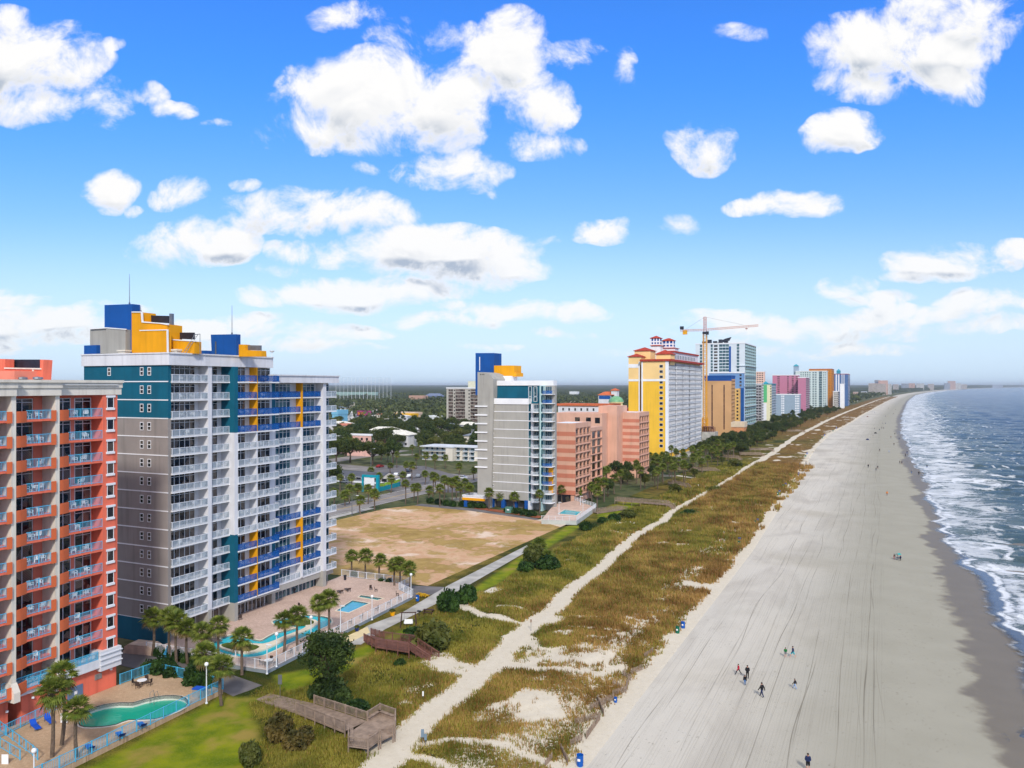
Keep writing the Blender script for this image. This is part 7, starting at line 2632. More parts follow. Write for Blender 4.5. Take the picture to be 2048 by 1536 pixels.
pool('swimming_pool', 'square blue pool with a darker mosaic on the white hotel deck', sq, .34, zp, m_pw3, m_cop, cop=.35)
pool('spa_pool', 'small rectangular spa pool behind the square pool', spa, .34, zp, m_waterpool('spa_water', lin((50, 130, 130)), lin((90, 160, 160))), m_cop, cop=.35)
isl = [(440, 1289), (466, 1284), (502, 1286), (526, 1287), (547, 1281), (567, 1272), (604, 1258), (612, 1250.5), (600, 1247), (601, 1239), (614, 1236.5), (632, 1240), (636, 1247), (614, 1260), (575, 1277), (536, 1296), (497, 1306), (466, 1303), (443, 1296)]
R = empty('river_island', P(520, 1290, .5) + (0,)); tag(R, 'cream-edged island path inside the lazy river with two turf plots', 'island')
b = MB(); b.prism(smooth_loop([P(a, b_, .5) for a, b_ in isl], 2), -.02, .50); b.build('island_path', m_cop, R)
for l_ in ([(445, 1288), (466, 1285.5), (502, 1289), (519, 1294), (497, 1302.5), (466, 1299), (445, 1293)], [(593, 1250.5), (586, 1244), (596, 1237.6), (614, 1238), (628, 1243), (622, 1249)]):
    b = MB(); b.prism(smooth_loop([P(a, b_, .5) for a, b_ in l_], 2), .4, .56); b.build('turf', m_turf, R)
mz = M('mosaic_blue', lin((30, 90, 150)), .3, .1)
fence([(-88, 86.0), f0, f1], 'long white metal fence between the white hotel pools and the promenade', m_brailw, 1.35, .2, zp, group='white fences')
fence([f1, (-84.5, 131.4), (-84.8, 135.9), (-101.4, 135.9)], 'white metal fence beside the palm row', m_brailw, 1.35, .2, zp, group='white fences')
fence([(-99.2, 85.4), (-88, 86.0)], 'white fence along the hedge of the service drive', m_brailw, 1.35, .2, zp, group='white fences')
for i, (a, b_, rz) in enumerate([(682, 1187, 2.6), (697, 1183, 2.6), (425, 1285, .4), (433, 1276, .4), (415, 1282, .5)]):
    lounger(a, b_, zp, rz, ['brown lounger left of the spa pool', 'brown lounger behind the spa pool', 'brown lounger at the river end, front', 'brown lounger at the river end, rear', 'brown lounger at the river end, leftmost'][i], LG, LGF, 'brown loungers')


for i, t_ in enumerate([.16, .24, .33, .45, .54, .62, .74, .84]):
    x, y = f0[0] + (f1[0] - f0[0]) * t_ - 1.3, f0[1] + (f1[1] - f0[1]) * t_
    tag(link('patio_chair', PCH, (x, y, zp), rz=rp.uniform(-.5, .5) + pi), '%s dark chair along the long white fence, counted from the near corner' % ROW[i], 'chair', 'dark chairs along the white fence')
for i, (a, b_) in enumerate([(742, 1180), (752, 1183), (795, 1192), (800, 1200), (480, 1240), (600, 1215)]):
    x, y = P(a, b_, zp); tag(link('patio_chair', PCH, (x, y, zp), rz=rp.uniform(0, 6)), ['left chair beyond the spa pool', 'right chair beyond the spa pool', 'chair in the far fence corner', 'chair just before the far fence corner', 'lone chair by the hotel glass doors', 'lone chair in the middle of the paved deck'][i], 'chair', 'loose deck chairs')


def pot(px, py, z, r, h, label, mat, plant=True, kind=1):
    x, y = P(px, py, z)
    R = empty('planter', (x, y, z)); tag(R, label, 'planter')
    b = MB(); b.lathe([(0, 0), (r * .7, 0), (r, h * .9), (r * 1.05, h), (r * .85, h), (0, h * .9)], 12); b.build('pot', mat, R, loc=(0, 0, 0))
    if plant:
        o = bpy.data.objects.new('plant', BUSH[kind]); COL.objects.link(o); o.parent = R; o.location = (0, 0, h * .8); o.scale = (r * 1.3,) * 3


pot(785, 1231, .1, .5, .7, 'big yellow planter with leafy palm shrub outside the white fence', M('yellow_glaze', lin((236, 166, 0)), .4, .05))
pot(714, 1262, .1, .38, .6, 'dark blue planter outside the white fence gate', M('navy_glaze', lin((20, 44, 104)), .3, .05))
pot(587, 1186, .5, .4, .9, 'tall black planter by the hotel glass front, nearer one', m_louv, False)
pot(641, 1170, .5, .4, .9, 'tall black planter by the hotel glass front, farther one', m_louv, False)
pot(690, 1160, .5, .3, 1.0, 'black bin at the far white fence', m_louv, False)


def barrel(px, py, mat, label, grp, s_=1.0, z=0.0):
    x, y = P(px, py, z)
    R = empty('bin', (x, y, z)); tag(R, label, 'bin', grp); R.scale = (s_, s_, s_)
    b = MB(); b.lathe([(0, 0), (.27, 0), (.29, .3), (.3, .32), (.29, .34), (.29, .6), (.3, .62), (.29, .64), (.29, .92), (.31, .93), (.31, .96), (.27, .96), (.26, .7), (0, .7)], 12); b.build('drum', mat, R, loc=(0, 0, 0))
    b = MB(); b.box(-.12, .12, -.302, -.28, .5, .7); b.build('sticker', m_trim, R, loc=(0, 0, 0))


m_bb = M('blue_plastic', lin((0, 84, 170)), .4, .08); m_gb = M('green_plastic', lin((0, 100, 74)), .4, .08)
barrel(835, 1202, m_bb, 'blue drum bin on the promenade by the flower bed', None, 1.1, .1)
barrel(683, 1279, m_wood, 'brown litter bin beside the white fence', None, 1.1, .1)
BP = [(1355, 1267, 1366, 1257, 'first'), (1478, 1091, 1479, 1084, 'second'), (1510, 1049, 1515, 1045, 'third'), (1555, 991, 1559, 988, 'fourth'), (1566, 976, 1571, 973, 'fifth'), (1598, 951, 1600, 933, 'sixth'), (1611, 915, 1614, 910, 'seventh'), (1645, 877, 1649, 872, 'eighth'), (1666, 863, 1673, 857, 'ninth')]
for (a, b_, c_, d_, w_) in BP:  # green and blue drums stand in pairs
    s_ = 1.15 if b_ > 1000 else 1.4
    barrel(a, b_, m_gb if w_ != 'sixth' else m_bb, '%s bin of the %s pair at the dune edge, counted from near' % ('green' if w_ != 'sixth' else 'nearer blue', w_), 'bins along the dune edge', s_)
    barrel(c_, d_, m_bb, '%s bin of the %s pair at the dune edge, counted from near' % ('blue' if w_ != 'sixth' else 'farther blue', w_), 'bins along the dune edge', s_)
barrel(1160, 1532, m_bb, 'lone blue barrel at the bottom of the photo by the sand fence', None, 1.25)
barrel(1231, 1405, m_bb, 'small pale blue bin by the sand fence', None, .7)

# swing and picnic table
x, y = P(817, 1252, .05)
R = empty('porch_swing', (x, y, 0), .5); tag(R, 'white bench swing hanging from a dark wooden frame on the promenade lawn', 'swing')
b = MB()
for s_ in (-1, 1):
    b.bar((s_ * 1.3, -.9, 0), (s_ * 1.1, 0, 2.3), .13); b.bar((s_ * 1.3, .9, 0), (s_ * 1.1, 0, 2.3), .13)
b.bar((-1.3, 0, 2.3), (1.3, 0, 2.3), .14); b.build('frame', M('dark_timber', lin((70, 48, 42)), .8, .1), R, loc=(0, 0, 0))
b = MB(); b.box(-.7, .7, -.3, .3, .5, .57); b.box(-.7, .7, .27, .33, .57, 1.1)
for s_ in (-1, 1): b.box(s_ * .7 - .04, s_ * .7 + .04, -.3, .3, .57, .8)
b.build('bench', m_trim, R, loc=(0, 0, 0))
b = MB()
for s_ in (-1, 1): b.bar((s_ * .68, 0, .7), (s_ * .68, 0, 2.3), .03)
b.build('chain', m_steel, R, loc=(0, 0, 0))
for (a, c_, lab) in ((857, 1227, 'dark picnic table behind the swing'),):
    x, y = P(a, c_, .05)
    R = empty('picnic_table', (x, y, 0), .3); tag(R, lab, 'picnic table')
    m_dt = MATS['dark_timber']
    b = MB(); b.box(-.9, .9, -.4, .4, .7, .76); b.build('table_top', m_dt, R, loc=(0, 0, 0))
    for s_ in (-1, 1):
        b = MB(); b.box(-.9, .9, s_ * .75 - .14, s_ * .75 + .14, .42, .47); b.build('seat', m_dt, R, loc=(0, 0, 0))
    b = MB()
    for s_ in (-1, 1): b.bar((s_ * .7, -.7, 0), (s_ * .7, 0.3, .7), .08); b.bar((s_ * .7, .7, 0), (s_ * .7, -.3, .7), .08); b.bar((s_ * .7, -.75, .4), (s_ * .7, .75, .4), .08)
    b.build('legs', m_dt, R, loc=(0, 0, 0))
x, y = P(838, 1232, .05)
R = empty('grill', (x, y, 0)); tag(R, 'small black park grill left of the picnic table', 'grill')
b = MB(); b.box(-.3, .3, -.2, .2, .8, 1.0); b.build('fire_box', m_louv, R, loc=(0, 0, 0))
b = MB(); b.tube([(0, 0, 0), (0, 0, .8)], .04, 6); b.build('post', m_louv, R, loc=(0, 0, 0))
# flower bed
x, y = P(845, 1192, .05)
o = link('flower_bed', bush_mesh(8, M('yellow_blossom', lin((214, 168, 24)), .8, .3, 6.0), 500, .09), (x, y, 0), sc=(1.8, 1.4, .5)); tag(o, 'bed of yellow flowers at the end of the promenade', 'flower bed')


# ------------------------------------------------------------ boardwalks
SEENP = set()


def railing_run(R, pts, mat, h=1.05, sp=1.8):
    b = MB(); pk = MB()
    pl = []
    for a, q in zip(pts[:-1], pts[1:]):
        a, q = Vector(a), Vector(q)
        U = Vector((0, 0, 1))
        b.bar(a + U * h, q + U * h, .14, 0, .05); b.bar(a + U * (h - .12), q + U * (h - .12), .05); b.bar(a + U * .15, q + U * .15, .05)
        n = max(1, int((q - a).length / .17))
        for k in range(1, n): p = a + (q - a) * (k / n); b.bar(p + U * .12, p + U * (h - .1), .045)
        n = max(1, round((q - a).length / sp))
        for k in range(n + 1):
            p = a + (q - a) * (k / n); pl.append(p)
    b.build('railing', mat, R)
    for p in pl:
        ky = (round(p.x * 3), round(p.y * 3))
        if ky in SEENP: continue
        SEENP.add(ky)
        m_ = MB(); m_.box(p.x - .06, p.x + .06, p.y - .06, p.y + .06, -.02, p.z + h + .08); m_.build('post', mat, R)


def planks(R, quad, z0, z1, mat, n, name='deck_boards'):
    """quad a-b is the start edge, d-c the end edge; z from start to end"""
    b = MB()
    a, b2, c, d = [Vector((p[0], p[1], 0)) for p in quad]
    for k in range(n):
        t0, t1 = k / n, (k + .9) / n
        za, zb_ = z0 + (z1 - z0) * t0, z0 + (z1 - z0) * t1
        p = [a + (d - a) * t0, b2 + (c - b2) * t0, b2 + (c - b2) * t1, a + (d - a) * t1]
        zz = [za, za, zb_, zb_]
        b.face([(q.x, q.y, z_) for q, z_ in zip(p, zz)])
        b.face([(q.x, q.y, z_ - .06) for q, z_ in list(zip(p, zz))[::-1]])
    for (s_, e_) in ((a, d), (b2, c)):
        b.bar((s_.x, s_.y, z0 - .14), (e_.x, e_.y, z1 - .14), .08, 0, .24)
    b.build(name, mat, R)


def stairs(R, p, d, w, z, n, mat):
    """steps from point p (top edge centre) in direction d down to the ground"""
    d = Vector((d[0], d[1], 0)).normalized(); s = Vector((-d.y, d.x, 0)); p = Vector((p[0], p[1], 0))
    b = MB()
    for k in range(n):
        zz = z * (1 - (k + 1) / n)
        q = p + d * (.3 * (k + .5))
        b.bar(q - s * w / 2 + Vector((0, 0, zz)), q + s * w / 2 + Vector((0, 0, zz)), .3, 0, .05)
    for sg in (-1, 1):
        b.bar(p + s * sg * w / 2 + Vector((0, 0, z - .1)), p + d * .3 * n + s * sg * w / 2 + Vector((0, 0, -.05)), .06, 0, .26)
    b.build('stairs', mat, R)
    e = p + d * .3 * n
    for sg in (-1, 1):
        q0, q1 = p + s * sg * w / 2, e + s * sg * w / 2
        railing_run(R, [(q0.x, q0.y, z), (q1.x, q1.y, .02)], mat, 1.0, 1.6)


# grey boardwalk
R = empty('boardwalk', (-66, 78, 0)); tag(R, 'grey weathered boardwalk with a bench platform and stairs down to the sandy path', 'boardwalk')
a0, a1 = P(512, 1400, 0), P(540, 1388, 0)
e0, e1 = P(690, 1462, 1.0), P(735, 1442, 1.0)
m0 = (a0[0] + (e0[0] - a0[0]) * .48, a0[1] + (e0[1] - a0[1]) * .48); m1 = (a1[0] + (e1[0] - a1[0]) * .48, a1[1] + (e1[1] - a1[1]) * .48)
planks(R, [a0, a1, m1, m0], .08, .8, m_wood, 26); planks(R, [m0, m1, e1, e0], .8, 1.0, m_wood, 26)
railing_run(R, [(m0[0], m0[1], .8), (e0[0], e0[1], 1.0)], m_wood); railing_run(R, [(m1[0], m1[1], .8), (e1[0], e1[1], 1.0)], m_wood)
pl = [P(697, 1466, 1.0), P(697, 1492, 1.0), P(736, 1497, 1.0), P(757, 1482, 1.0), P(790, 1466, 1.0), P(791, 1436, 1.0), P(760, 1425, 1.0), P(736, 1440, 1.0)]
b = MB(); b.prism(pl, .9, 1.0); b.build('platform', m_wood, R)
for ch_ in ([1, 2], [0, 1], [4, 5], [5, 6], [6, 7], [2, 3]):
    railing_run(R, [pl[i] + (1.0,) for i in ch_], m_wood)
for ch_ in ([0, 1], [5, 6], [6, 7]):
    p, q = Vector(pl[ch_[0]] + (1.42,)), Vector(pl[ch_[1]] + (1.42,))
    cc = Vector((sum(v[0] for v in pl) / 8, sum(v[1] for v in pl) / 8, 1.42))
    off_ = (cc - (p + q) / 2).normalized() * .4
    b = MB(); b.bar(p + off_, q + off_, .4, 0, .06); b.bar(p + off_ - Vector((0, 0, .2)), q + off_ - Vector((0, 0, .2)), .06, 0, .4); b.build('bench', m_wood, R)
md = ((pl[3][0] + pl[4][0]) / 2, (pl[3][1] + pl[4][1]) / 2)
stairs(R, md, (pl[3][1] - pl[4][1], pl[4][0] - pl[3][0]) if True else 0, 1.9, 1.0, 6, m_wood)
# brown boardwalk
R = empty('boardwalk', (-68, 106, 0)); tag(R, 'red-brown boardwalk with long stairs down to the dune path', 'boardwalk')
q0, q1 = P(728, 1279, .3), P(742, 1268, .3)
r0, r1 = P(752, 1292, .9), P(768, 1277, .9)
s0, s1 = P(818, 1305, 1.0), P(836, 1288, 1.0)
planks(R, [q0, q1, r1, r0], .15, .9, m_wood2, 10); planks(R, [r0, r1, s1, s0], .9, 1.2, m_wood2, 24)
railing_run(R, [(q0[0], q0[1], .15), (r0[0], r0[1], .9), (s0[0], s0[1], 1.2)], m_wood2)
railing_run(R, [(q1[0], q1[1], .15), (r1[0], r1[1], .9), (s1[0], s1[1], 1.2)], m_wood2)
md = ((s0[0] + s1[0]) / 2, (s0[1] + s1[1]) / 2); ee = P(885, 1326, 0)
stairs(R, md, (ee[0] - md[0], ee[1] - md[1]), 1.9, 1.2, 14, m_wood2)
# farther boardwalks: start px, end px
for (a, b_, c_, d_, h_, lab) in ((1232, 1000, 1335, 1008, 1.4, 'silvery boardwalk with stairs beyond the small pool terrace'), (1190, 1025, 1240, 1018, .4, 'short low boardwalk by the small pool terrace'), (1355, 938, 1430, 940, 1.2, 'boardwalk right of the sandy side path'),
                                 (1425, 912, 1475, 915, 1.5, 'boardwalk with grey stairs near the blue shade sails'), (1480, 908, 1520, 908, 1.2, 'boardwalk with a small covered deck'), (1500, 899, 1540, 899, 1.2, 'farthest parallel boardwalk below the palms'), (1340, 965, 1372, 972, 1.0, 'small boardwalk end in the bushes'), (1575, 862, 1605, 862, 1.2, 'pale boardwalk far along the dunes')):
    p, q = P(a, b_, h_), P(c_, d_, h_)
    R = empty('boardwalk', ((p[0] + q[0]) / 2, (p[1] + q[1]) / 2, 0)); tag(R, lab, 'boardwalk', 'farther boardwalks')
    v = Vector((q[0] - p[0], q[1] - p[1])).normalized(); s_ = Vector((-v.y, v.x)) * .95
    A0, A1, B1, B0 = (p[0] - s_.x, p[1] - s_.y), (p[0] + s_.x, p[1] + s_.y), (q[0] + s_.x, q[1] + s_.y), (q[0] - s_.x, q[1] - s_.y)
    planks(R, [A0, A1, B1, B0], h_, h_, m_wood, 20)
    railing_run(R, [A0 + (h_,), B0 + (h_,)], m_wood, 1.0, 3); railing_run(R, [A1 + (h_,), B1 + (h_,)], m_wood, 1.0, 3)
    stairs(R, q, v, 1.8, h_, 8, m_wood)

# sand fences, short zigzag runs of slats
SFL = [(1225, 1394, 1252, 1384), (1252, 1384, 1258, 1362), (1180, 1422, 1228, 1400), (1195, 1402, 1208, 1434), (1150, 1450, 1200, 1437), (1172, 1480, 1200, 1440), (1140, 1495, 1164, 1482), (1122, 1502, 1136, 1531), (1245, 1352, 1262, 1362), (1262, 1350, 1285, 1340), (1240, 1378, 1225, 1372), (1288, 1318, 1306, 1306), (1090, 1536, 1105, 1520)]
for i, (a, b_, c_, d_) in enumerate(SFL):
    p, q = P(a, b_), P(c_, d_)
    L_ = math.hypot(q[0] - p[0], q[1] - p[1])
    m_ = MB(); n = max(4, int(L_ / .11)); r9 = random.Random(i)
    for k in range(n + 1):
        t_ = k / n; xx, yy_ = p[0] + (q[0] - p[0]) * t_, p[1] + (q[1] - p[1]) * t_
        hh_ = .85 + r9.uniform(-.1, .1); lx = r9.uniform(-.06, .06)
        m_.bar((xx, yy_, 0), (xx + lx, yy_, hh_), .04)
    for z_ in (.25, .65): m_.bar((p[0], p[1], z_), (q[0], q[1], z_), .025)
    o = m_.build('sand_fence', m_wood); tag(o, '%s run of grey slat sand fence along the dune toe, nearest last' % (OW[i]), 'sand fence', 'slat sand fences')

# ------------------------------------------------------------ small teal pool terrace at the grey tower
T = [P(1083, 1048, 0), P(1153, 1050, 0), P(1192, 1022, 0), P(1150, 1008, 0), P(1108, 1016, 0)]
tp = [P(a, b_, 1.1) for a, b_ in ((1117, 1028), (1153, 1031.5), (1162, 1024), (1130, 1020))]
struct(deck('pool_deck', T, [tp], -.05, 1.2, [M('blush_paving', lin((206, 176, 158)), .85, .1), M('pale_terrace_wall', lin((186, 190, 184)), .8, .06), m_tilew]))
pool('swimming_pool', 'small teal pool on the raised terrace of the pale grey tower', tp, 1.0, 1.2, m_pw2, m_tilew, cop=.5)
fence([T[0], T[1], T[2], T[3]], 'white fence round the small teal pool terrace', m_brailw, 1.2, .25, 1.2, group='white fences')
for (a, b_, t_, lab) in ((1118, 1030, 1005, 'left white lamp at the small teal pool'), (1166, 1032, 1003, 'bent white lamp post at the small teal pool'), (1161, 1010, 993, 'far white lamp at the small teal pool')):
    x, y = P(a, b_, 1.2); lamp_post(a, b_, 1.2, ZA(t_, x, y) - 1.2, lab, 'arm')
x, y = P(1018, 1026, 0)
R = empty('utility_box', (x, y, 0)); tag(R, 'green metal utility box in front of the hedge', 'utility box')
b = MB(); b.box(-1, 1, -.7, .7, .1, 1.8); b.box(-1.05, 1.05, -.75, .75, 1.8, 1.88); b.build('cabinet', M('utility_green', lin((84, 128, 116)), .6, .08), R, loc=(0, 0, 0))
b = MB(); b.box(-.4, .4, -.73, -.705, .9, 1.3); b.build('label_plate', m_trim, R, loc=(0, 0, 0))
sheet('mulch_bed', [(-120, 231.0), (-104, 226), (-93.5, 222.5), (-93.5, 226), (-104, 230), (-120, 234.5)], .02, M('red_mulch', lin((150, 84, 56)), .95, .15))
sheet('pavement', [(-93, 219), (-82, 211), (-80, 216), (-90, 226)], .02, M('pale_pavement', lin((206, 188, 166)), .9, .08))
sheet('terrace_paving', PP([(1330, 925), (1395, 880), (1420, 885), (1360, 925)]), .03, m_conc)
for i, (a, b_) in enumerate([(1355, 915), (1368, 905), (1384, 897), (1400, 893)]):
    x, y = P(a, b_)
    R = empty('shade_umbrella', (x, y, 0)); tag(R, '%s pale blue parasol on the terrace below the yellow tower' % ROW[i], 'parasol', 'blue parasols below the yellow tower')
    b = MB(); b.lathe([(0, 3.0), (2.2, 2.3), (2.15, 2.25), (0, 2.9)], 8); b.build('canopy', M('blue_white_canvas', lin((120, 160, 210)), .8, .25, 1.5), R, loc=(0, 0, 0))
    b = MB(); b.tube([(0, 0, 0), (0, 0, 2.9)], .06, 5); b.build('pole', m_steel, R, loc=(0, 0, 0))

# covered furniture and storage beside the teal wall
x, y = P(287, 1304, 0)
R = empty('covered_stack', (x, y, 0), .2); tag(R, 'stack of beige covered pool furniture beside the service drive', 'stack')
b = MB(); b.prism_y([(-2.6, 0), (2.6, 0), (2.3, 1.0), (1.6, 1.35), (-1.8, 1.4), (-2.4, 1.0)], -1.2, 1.2)
for z_ in (.35, .7, 1.0): b.box(-2.65 + z_ * .2, 2.65 - z_ * .2, -1.23, -1.2, z_, z_ + .05)
b.build('tarpaulin', M('beige_tarpaulin', lin((204, 180, 160)), .85, .12, .8, .6, 3), R, loc=(0, 0, 0))
x, y = P(400, 1392, .6)
R = empty('storage_box', (x, y, .6), .2); tag(R, 'dark storage bin with blue lid inside the aqua fence', 'storage box')
b = MB(); b.box(-.8, .8, -.5, .5, 0, .95); b.build('box', m_dgrey, R, loc=(0, 0, 0)); b = MB(); b.box(-.85, .85, -.55, .55, .95, 1.05); b.build('lid', m_lb, R, loc=(0, 0, 0))


# ------------------------------------------------------------ cars and street lamps
def car_proto(mat):
    b = MB()
    prof = [(-2.2, .35), (-2.2, .85), (-1.5, 1.0), (-.95, 1.42), (.55, 1.45), (1.2, 1.0), (2.1, .85), (2.2, .35)]
    b.prism_y([(a, z) for a, z in prof], -.88, .88)
    g = MB()
    g.prism_y([(-1.32, 1.02), (-.9, 1.36), (.5, 1.39), (1.05, 1.02)], -.90, .90)
    g.face([(1.21, -.72, 1.03), (1.21, .72, 1.03), (.60, .66, 1.44), (.60, -.66, 1.44)])
    w = MB()
    for x_ in (-1.4, 1.35):
        for y_ in (-.82, .82):
            n = 12
            pts = [(x_ + .33 * cos(2 * pi * i / n), .33 + .33 * sin(2 * pi * i / n)) for i in range(n)]
            w.prism_y(pts, y_ - .1, y_ + .1)
    return b.mesh('body', mat), g.mesh('windows', g_win), w.mesh('wheel', m_louv)


CM = [M('car_white', lin((226, 228, 230)), .3, .03, coat=.5), M('car_silver', lin((150, 156, 164)), .3, .04, metal=.5), M('car_navy', lin((30, 40, 60)), .3, .04, coat=.5), M('car_red', lin((150, 24, 26)), .3, .04, coat=.5)]
for i, (a, b_, m_, rz, lab) in enumerate([(793, 952, 0, 1.9, 'white car parked under the palms'), (819, 955, 0, 1.9, 'second white car parked right of the first'), (817, 944, 2, 1.9, 'dark car parked behind the white ones'), (837, 955, 1, 1.9, 'silver car parked under the palms, rightmost'),
                                          (690, 966, 1, 0, 'silver car near the dark-roofed restaurant'), (903, 962, 1, .2, 'silver car by the motel lawn'), (925, 958, 0, .2, 'white car by the motel lawn'), (760, 935, 3, 1.5, 'red car by the crossing'), (930, 878, 0, 1.2, 'white car in the lot below the apartments'), (918, 875, 2, 1.2, 'dark car in the lot below the apartments'), (942, 880, 1, 1.2, 'silver car in the lot below the apartments')]):
    x, y = P(a, b_)
    R = empty('parked_car', (x, y, .03), rz); tag(R, lab, 'car', 'cars parked inland')
    for n_, me in zip(('body', 'window', 'wheels'), car_proto(CM[m_])):
        o = bpy.data.objects.new(n_, me); COL.objects.link(o); o.parent = R
for i, (a, b_, t_) in enumerate([(704, 1031, 990), (742, 935, 897), (833, 895, 881), (872, 893, 872), (784, 928, 913), (736, 1000, 975), (962, 960, 930), (692, 850, 828), (839, 800, 782), (812, 803, 775)]):
    x, y = P(a, b_)
    h = ZA(t_, x, y)
    R = empty('street_lamp', (x, y, 0)); tag(R, ['grey pole at the near edge of the avenue', 'arched lamp by the oaks', 'twin-arm lamp at the crossing', 'lamp before the motel roof', 'short pole by the car park', 'lamp among the street palms', 'lamp left of the pale grey tower', 'lamp among the pines', 'tall mast in the woods, right one', 'tall mast in the woods, left one'][i], 'street lamp', 'street lamps inland')
    b = MB(); b.tube([(0, 0, 0), (0, 0, h * .9), (.6, 0, h), (1.8, 0, h)], [.14, .1, .08, .06], 6); b.build('pole', m_steel, R, loc=(0, 0, 0))
    b = MB(); b.box(1.6, 2.4, -.15, .15, h - .1, h + .03); b.build('lamp_head', m_trim, R, loc=(0, 0, 0))
# construction site under the crane
R = empty('construction_podium', (-112, 575, 0)); tag(R, 'bare concrete podium with yellow machines under the crane', 'building')
y0 = 590
b = MB(); b.box(XA(1404, y0), XA(1430, y0), y0, y0 + 12, 0, 6.0); b.build('slab', m_conc, R)
b = MB()
for i in range(6): x = XA(1404 + 4.4 * i, y0); b.box(x, x + .5, y0 + 1, y0 + 1.5, 6, 9.5); b.box(x, x + .5, y0 + 6, y0 + 6.5, 6, 9.5)
b.box(XA(1404, y0), XA(1424, y0), y0, y0 + 8, 9.5, 9.9); b.build('frame', M('rust_formwork', lin((120, 76, 60)), .8, .15), R)

# ================================================================== PEOPLE
def person_mesh(pose, seed=0, child=False):
    """one continuous skinned body; head, torso, arms with hands, legs with feet, plus hair and clothing shells"""
    st = {'walk': .33, 'stand': .06, 'stride': .42, 'run': .5}[pose]
    k = 1.0
    hip, kn = .93, .5
    J = {}
    V = []; E = []; Rr = []

    def v(p, r, par=None):
        V.append(p); Rr.append(r)
        if par is not None: E.append((par, len(V) - 1))
        return len(V) - 1
    pel = v((0, 0, .95), .14)
    sp_ = v((0, 0, 1.15), .135, pel); ch_ = v((.02, 0, 1.36), .155, sp_); nk = v((.03, 0, 1.50), .06, ch_); hd0 = v((.05, 0, 1.60), .085, nk); hd = v((.05, 0, 1.70), .095, hd0)
    legs = {}
    for sg, ph in ((-1, st), (1, -st)):
        a = v((0, sg * .10, .90), .095, pel)
        kx = ph * .55 + .05
        b_ = v((kx, sg * .11, .50), .06, a)
        fx = ph * 1.0
        lift = .06 if (ph < 0 and pose != 'stand') else 0
        c_ = v((fx, sg * .11, .09 + lift), .04, b_)
        v((fx + .17, sg * .12, .035 + lift * .3), .035, c_)
    for sg, ph in ((-1, -st), (1, st)):
        s_ = v((.02, sg * .19, 1.42), .06, ch_)
        if pose == 'stand' and seed % 2:
            e_ = v((.05, sg * .27, 1.14), .042, s_); w_ = v((.27, sg * .12, 1.10), .03, e_); v((.34, sg * .07, 1.11), .03, w_)
        else:
            e_ = v((ph * .4, sg * .26, 1.13), .042, s_); w_ = v((ph * .8 + .06, sg * .27, .90), .03, e_); v((ph * .85 + .08, sg * .27, .80), .028, w_)
    me = bpy.data.meshes.new('person'); me.from_pydata(V, E, []); me.update()
    o = bpy.data.objects.new('person_rig', me); COL.objects.link(o)
    md_ = o.modifiers.new('s', 'SKIN')
    for i, r in enumerate(Rr):
        me.skin_vertices[0].data[i].radius = (r, r)
    me.skin_vertices[0].data[0].use_root = True
    sb = o.modifiers.new('u', 'SUBSURF'); sb.levels = 2; sb.render_levels = 2
    dg = bpy.context.evaluated_depsgraph_get()
    res = bpy.data.meshes.new_from_object(o.evaluated_get(dg))
    bpy.data.objects.remove(o)
    return res


def shell(body, zlo, zhi, off, name, arms=True, armlo=.0):
    """clothing: the part of the body surface between two heights, pushed outward"""
    n = len(body.vertices)
    co = np.zeros(n * 3); body.vertices.foreach_get('co', co); co = co.reshape(-1, 3)
    no = np.zeros(n * 3); body.vertices.foreach_get('normal', no); no = no.reshape(-1, 3)
    V = co + no * off
    keep = []
    for p in body.polygons:
        c = np.mean(co[list(p.vertices)], axis=0)
        isarm = abs(c[1]) > .185 or (c[0] > .16 and c[2] > 1.0)
        if isarm and c[2] < 1.5 and c[2] > .74:
            if arms and c[2] > armlo: keep.append(tuple(p.vertices))
        elif zlo < c[2] < zhi: keep.append(tuple(p.vertices))
    me = bpy.data.meshes.new(name); me.from_pydata([tuple(q) for q in V], [], keep); me.update()
    me.polygons.foreach_set('use_smooth', [True] * len(me.polygons))
    return me


m_skin = M('skin', lin((206, 150, 124)), .6, .05)
m_hair = M('dark_hair', lin((46, 34, 28)), .8, .1)
POSES = {}
for pz in ('walk', 'stand', 'stride', 'run', 'stand1'):
    bd = person_mesh(pz.replace('1', ''), 1 if pz.endswith('1') else 0)
    bd.materials.clear(); bd.materials.append(m_skin)
    bd.polygons.foreach_set('use_smooth', [True] * len(bd.polygons))
    f = MB()
    f.box(.135, .155, -.012, .012, 1.64, 1.69)
    for s_ in (-1, 1): f.box(.13, .145, s_ * .04 - .012, s_ * .04 + .012, 1.69, 1.705, 1); f.box(.04, .07, s_ * .095 - .01, s_ * .095 + .01, 1.63, 1.69)
    f.box(.13, .142, -.03, .03, 1.605, 1.615, 1)
    hr = MB(); hr.lathe([(.0, .118), (.07, .10), (.105, .04), (.108, -.02), (.09, -.07)], 10, (.035, 0, 1.70))
    POSES[pz] = dict(body=bd, face=f.mesh('face', [m_skin, m_hair]), hair=hr.mesh('hair', m_hair),
                     top=shell(bd, .93, 1.52, .03, 'jacket'), tee=shell(bd, .93, 1.52, .025, 'shirt', True, 1.2), legs=shell(bd, .12, .98, .022, 'trousers', False), shorts=shell(bd, .52, .98, .035, 'shorts', False),
                     shoes=shell(bd, -.1, .12, .012, 'shoes', False))
CL = {}


def cloth(name, c):
    return M('cloth_' + name, lin(c), .85, .1)


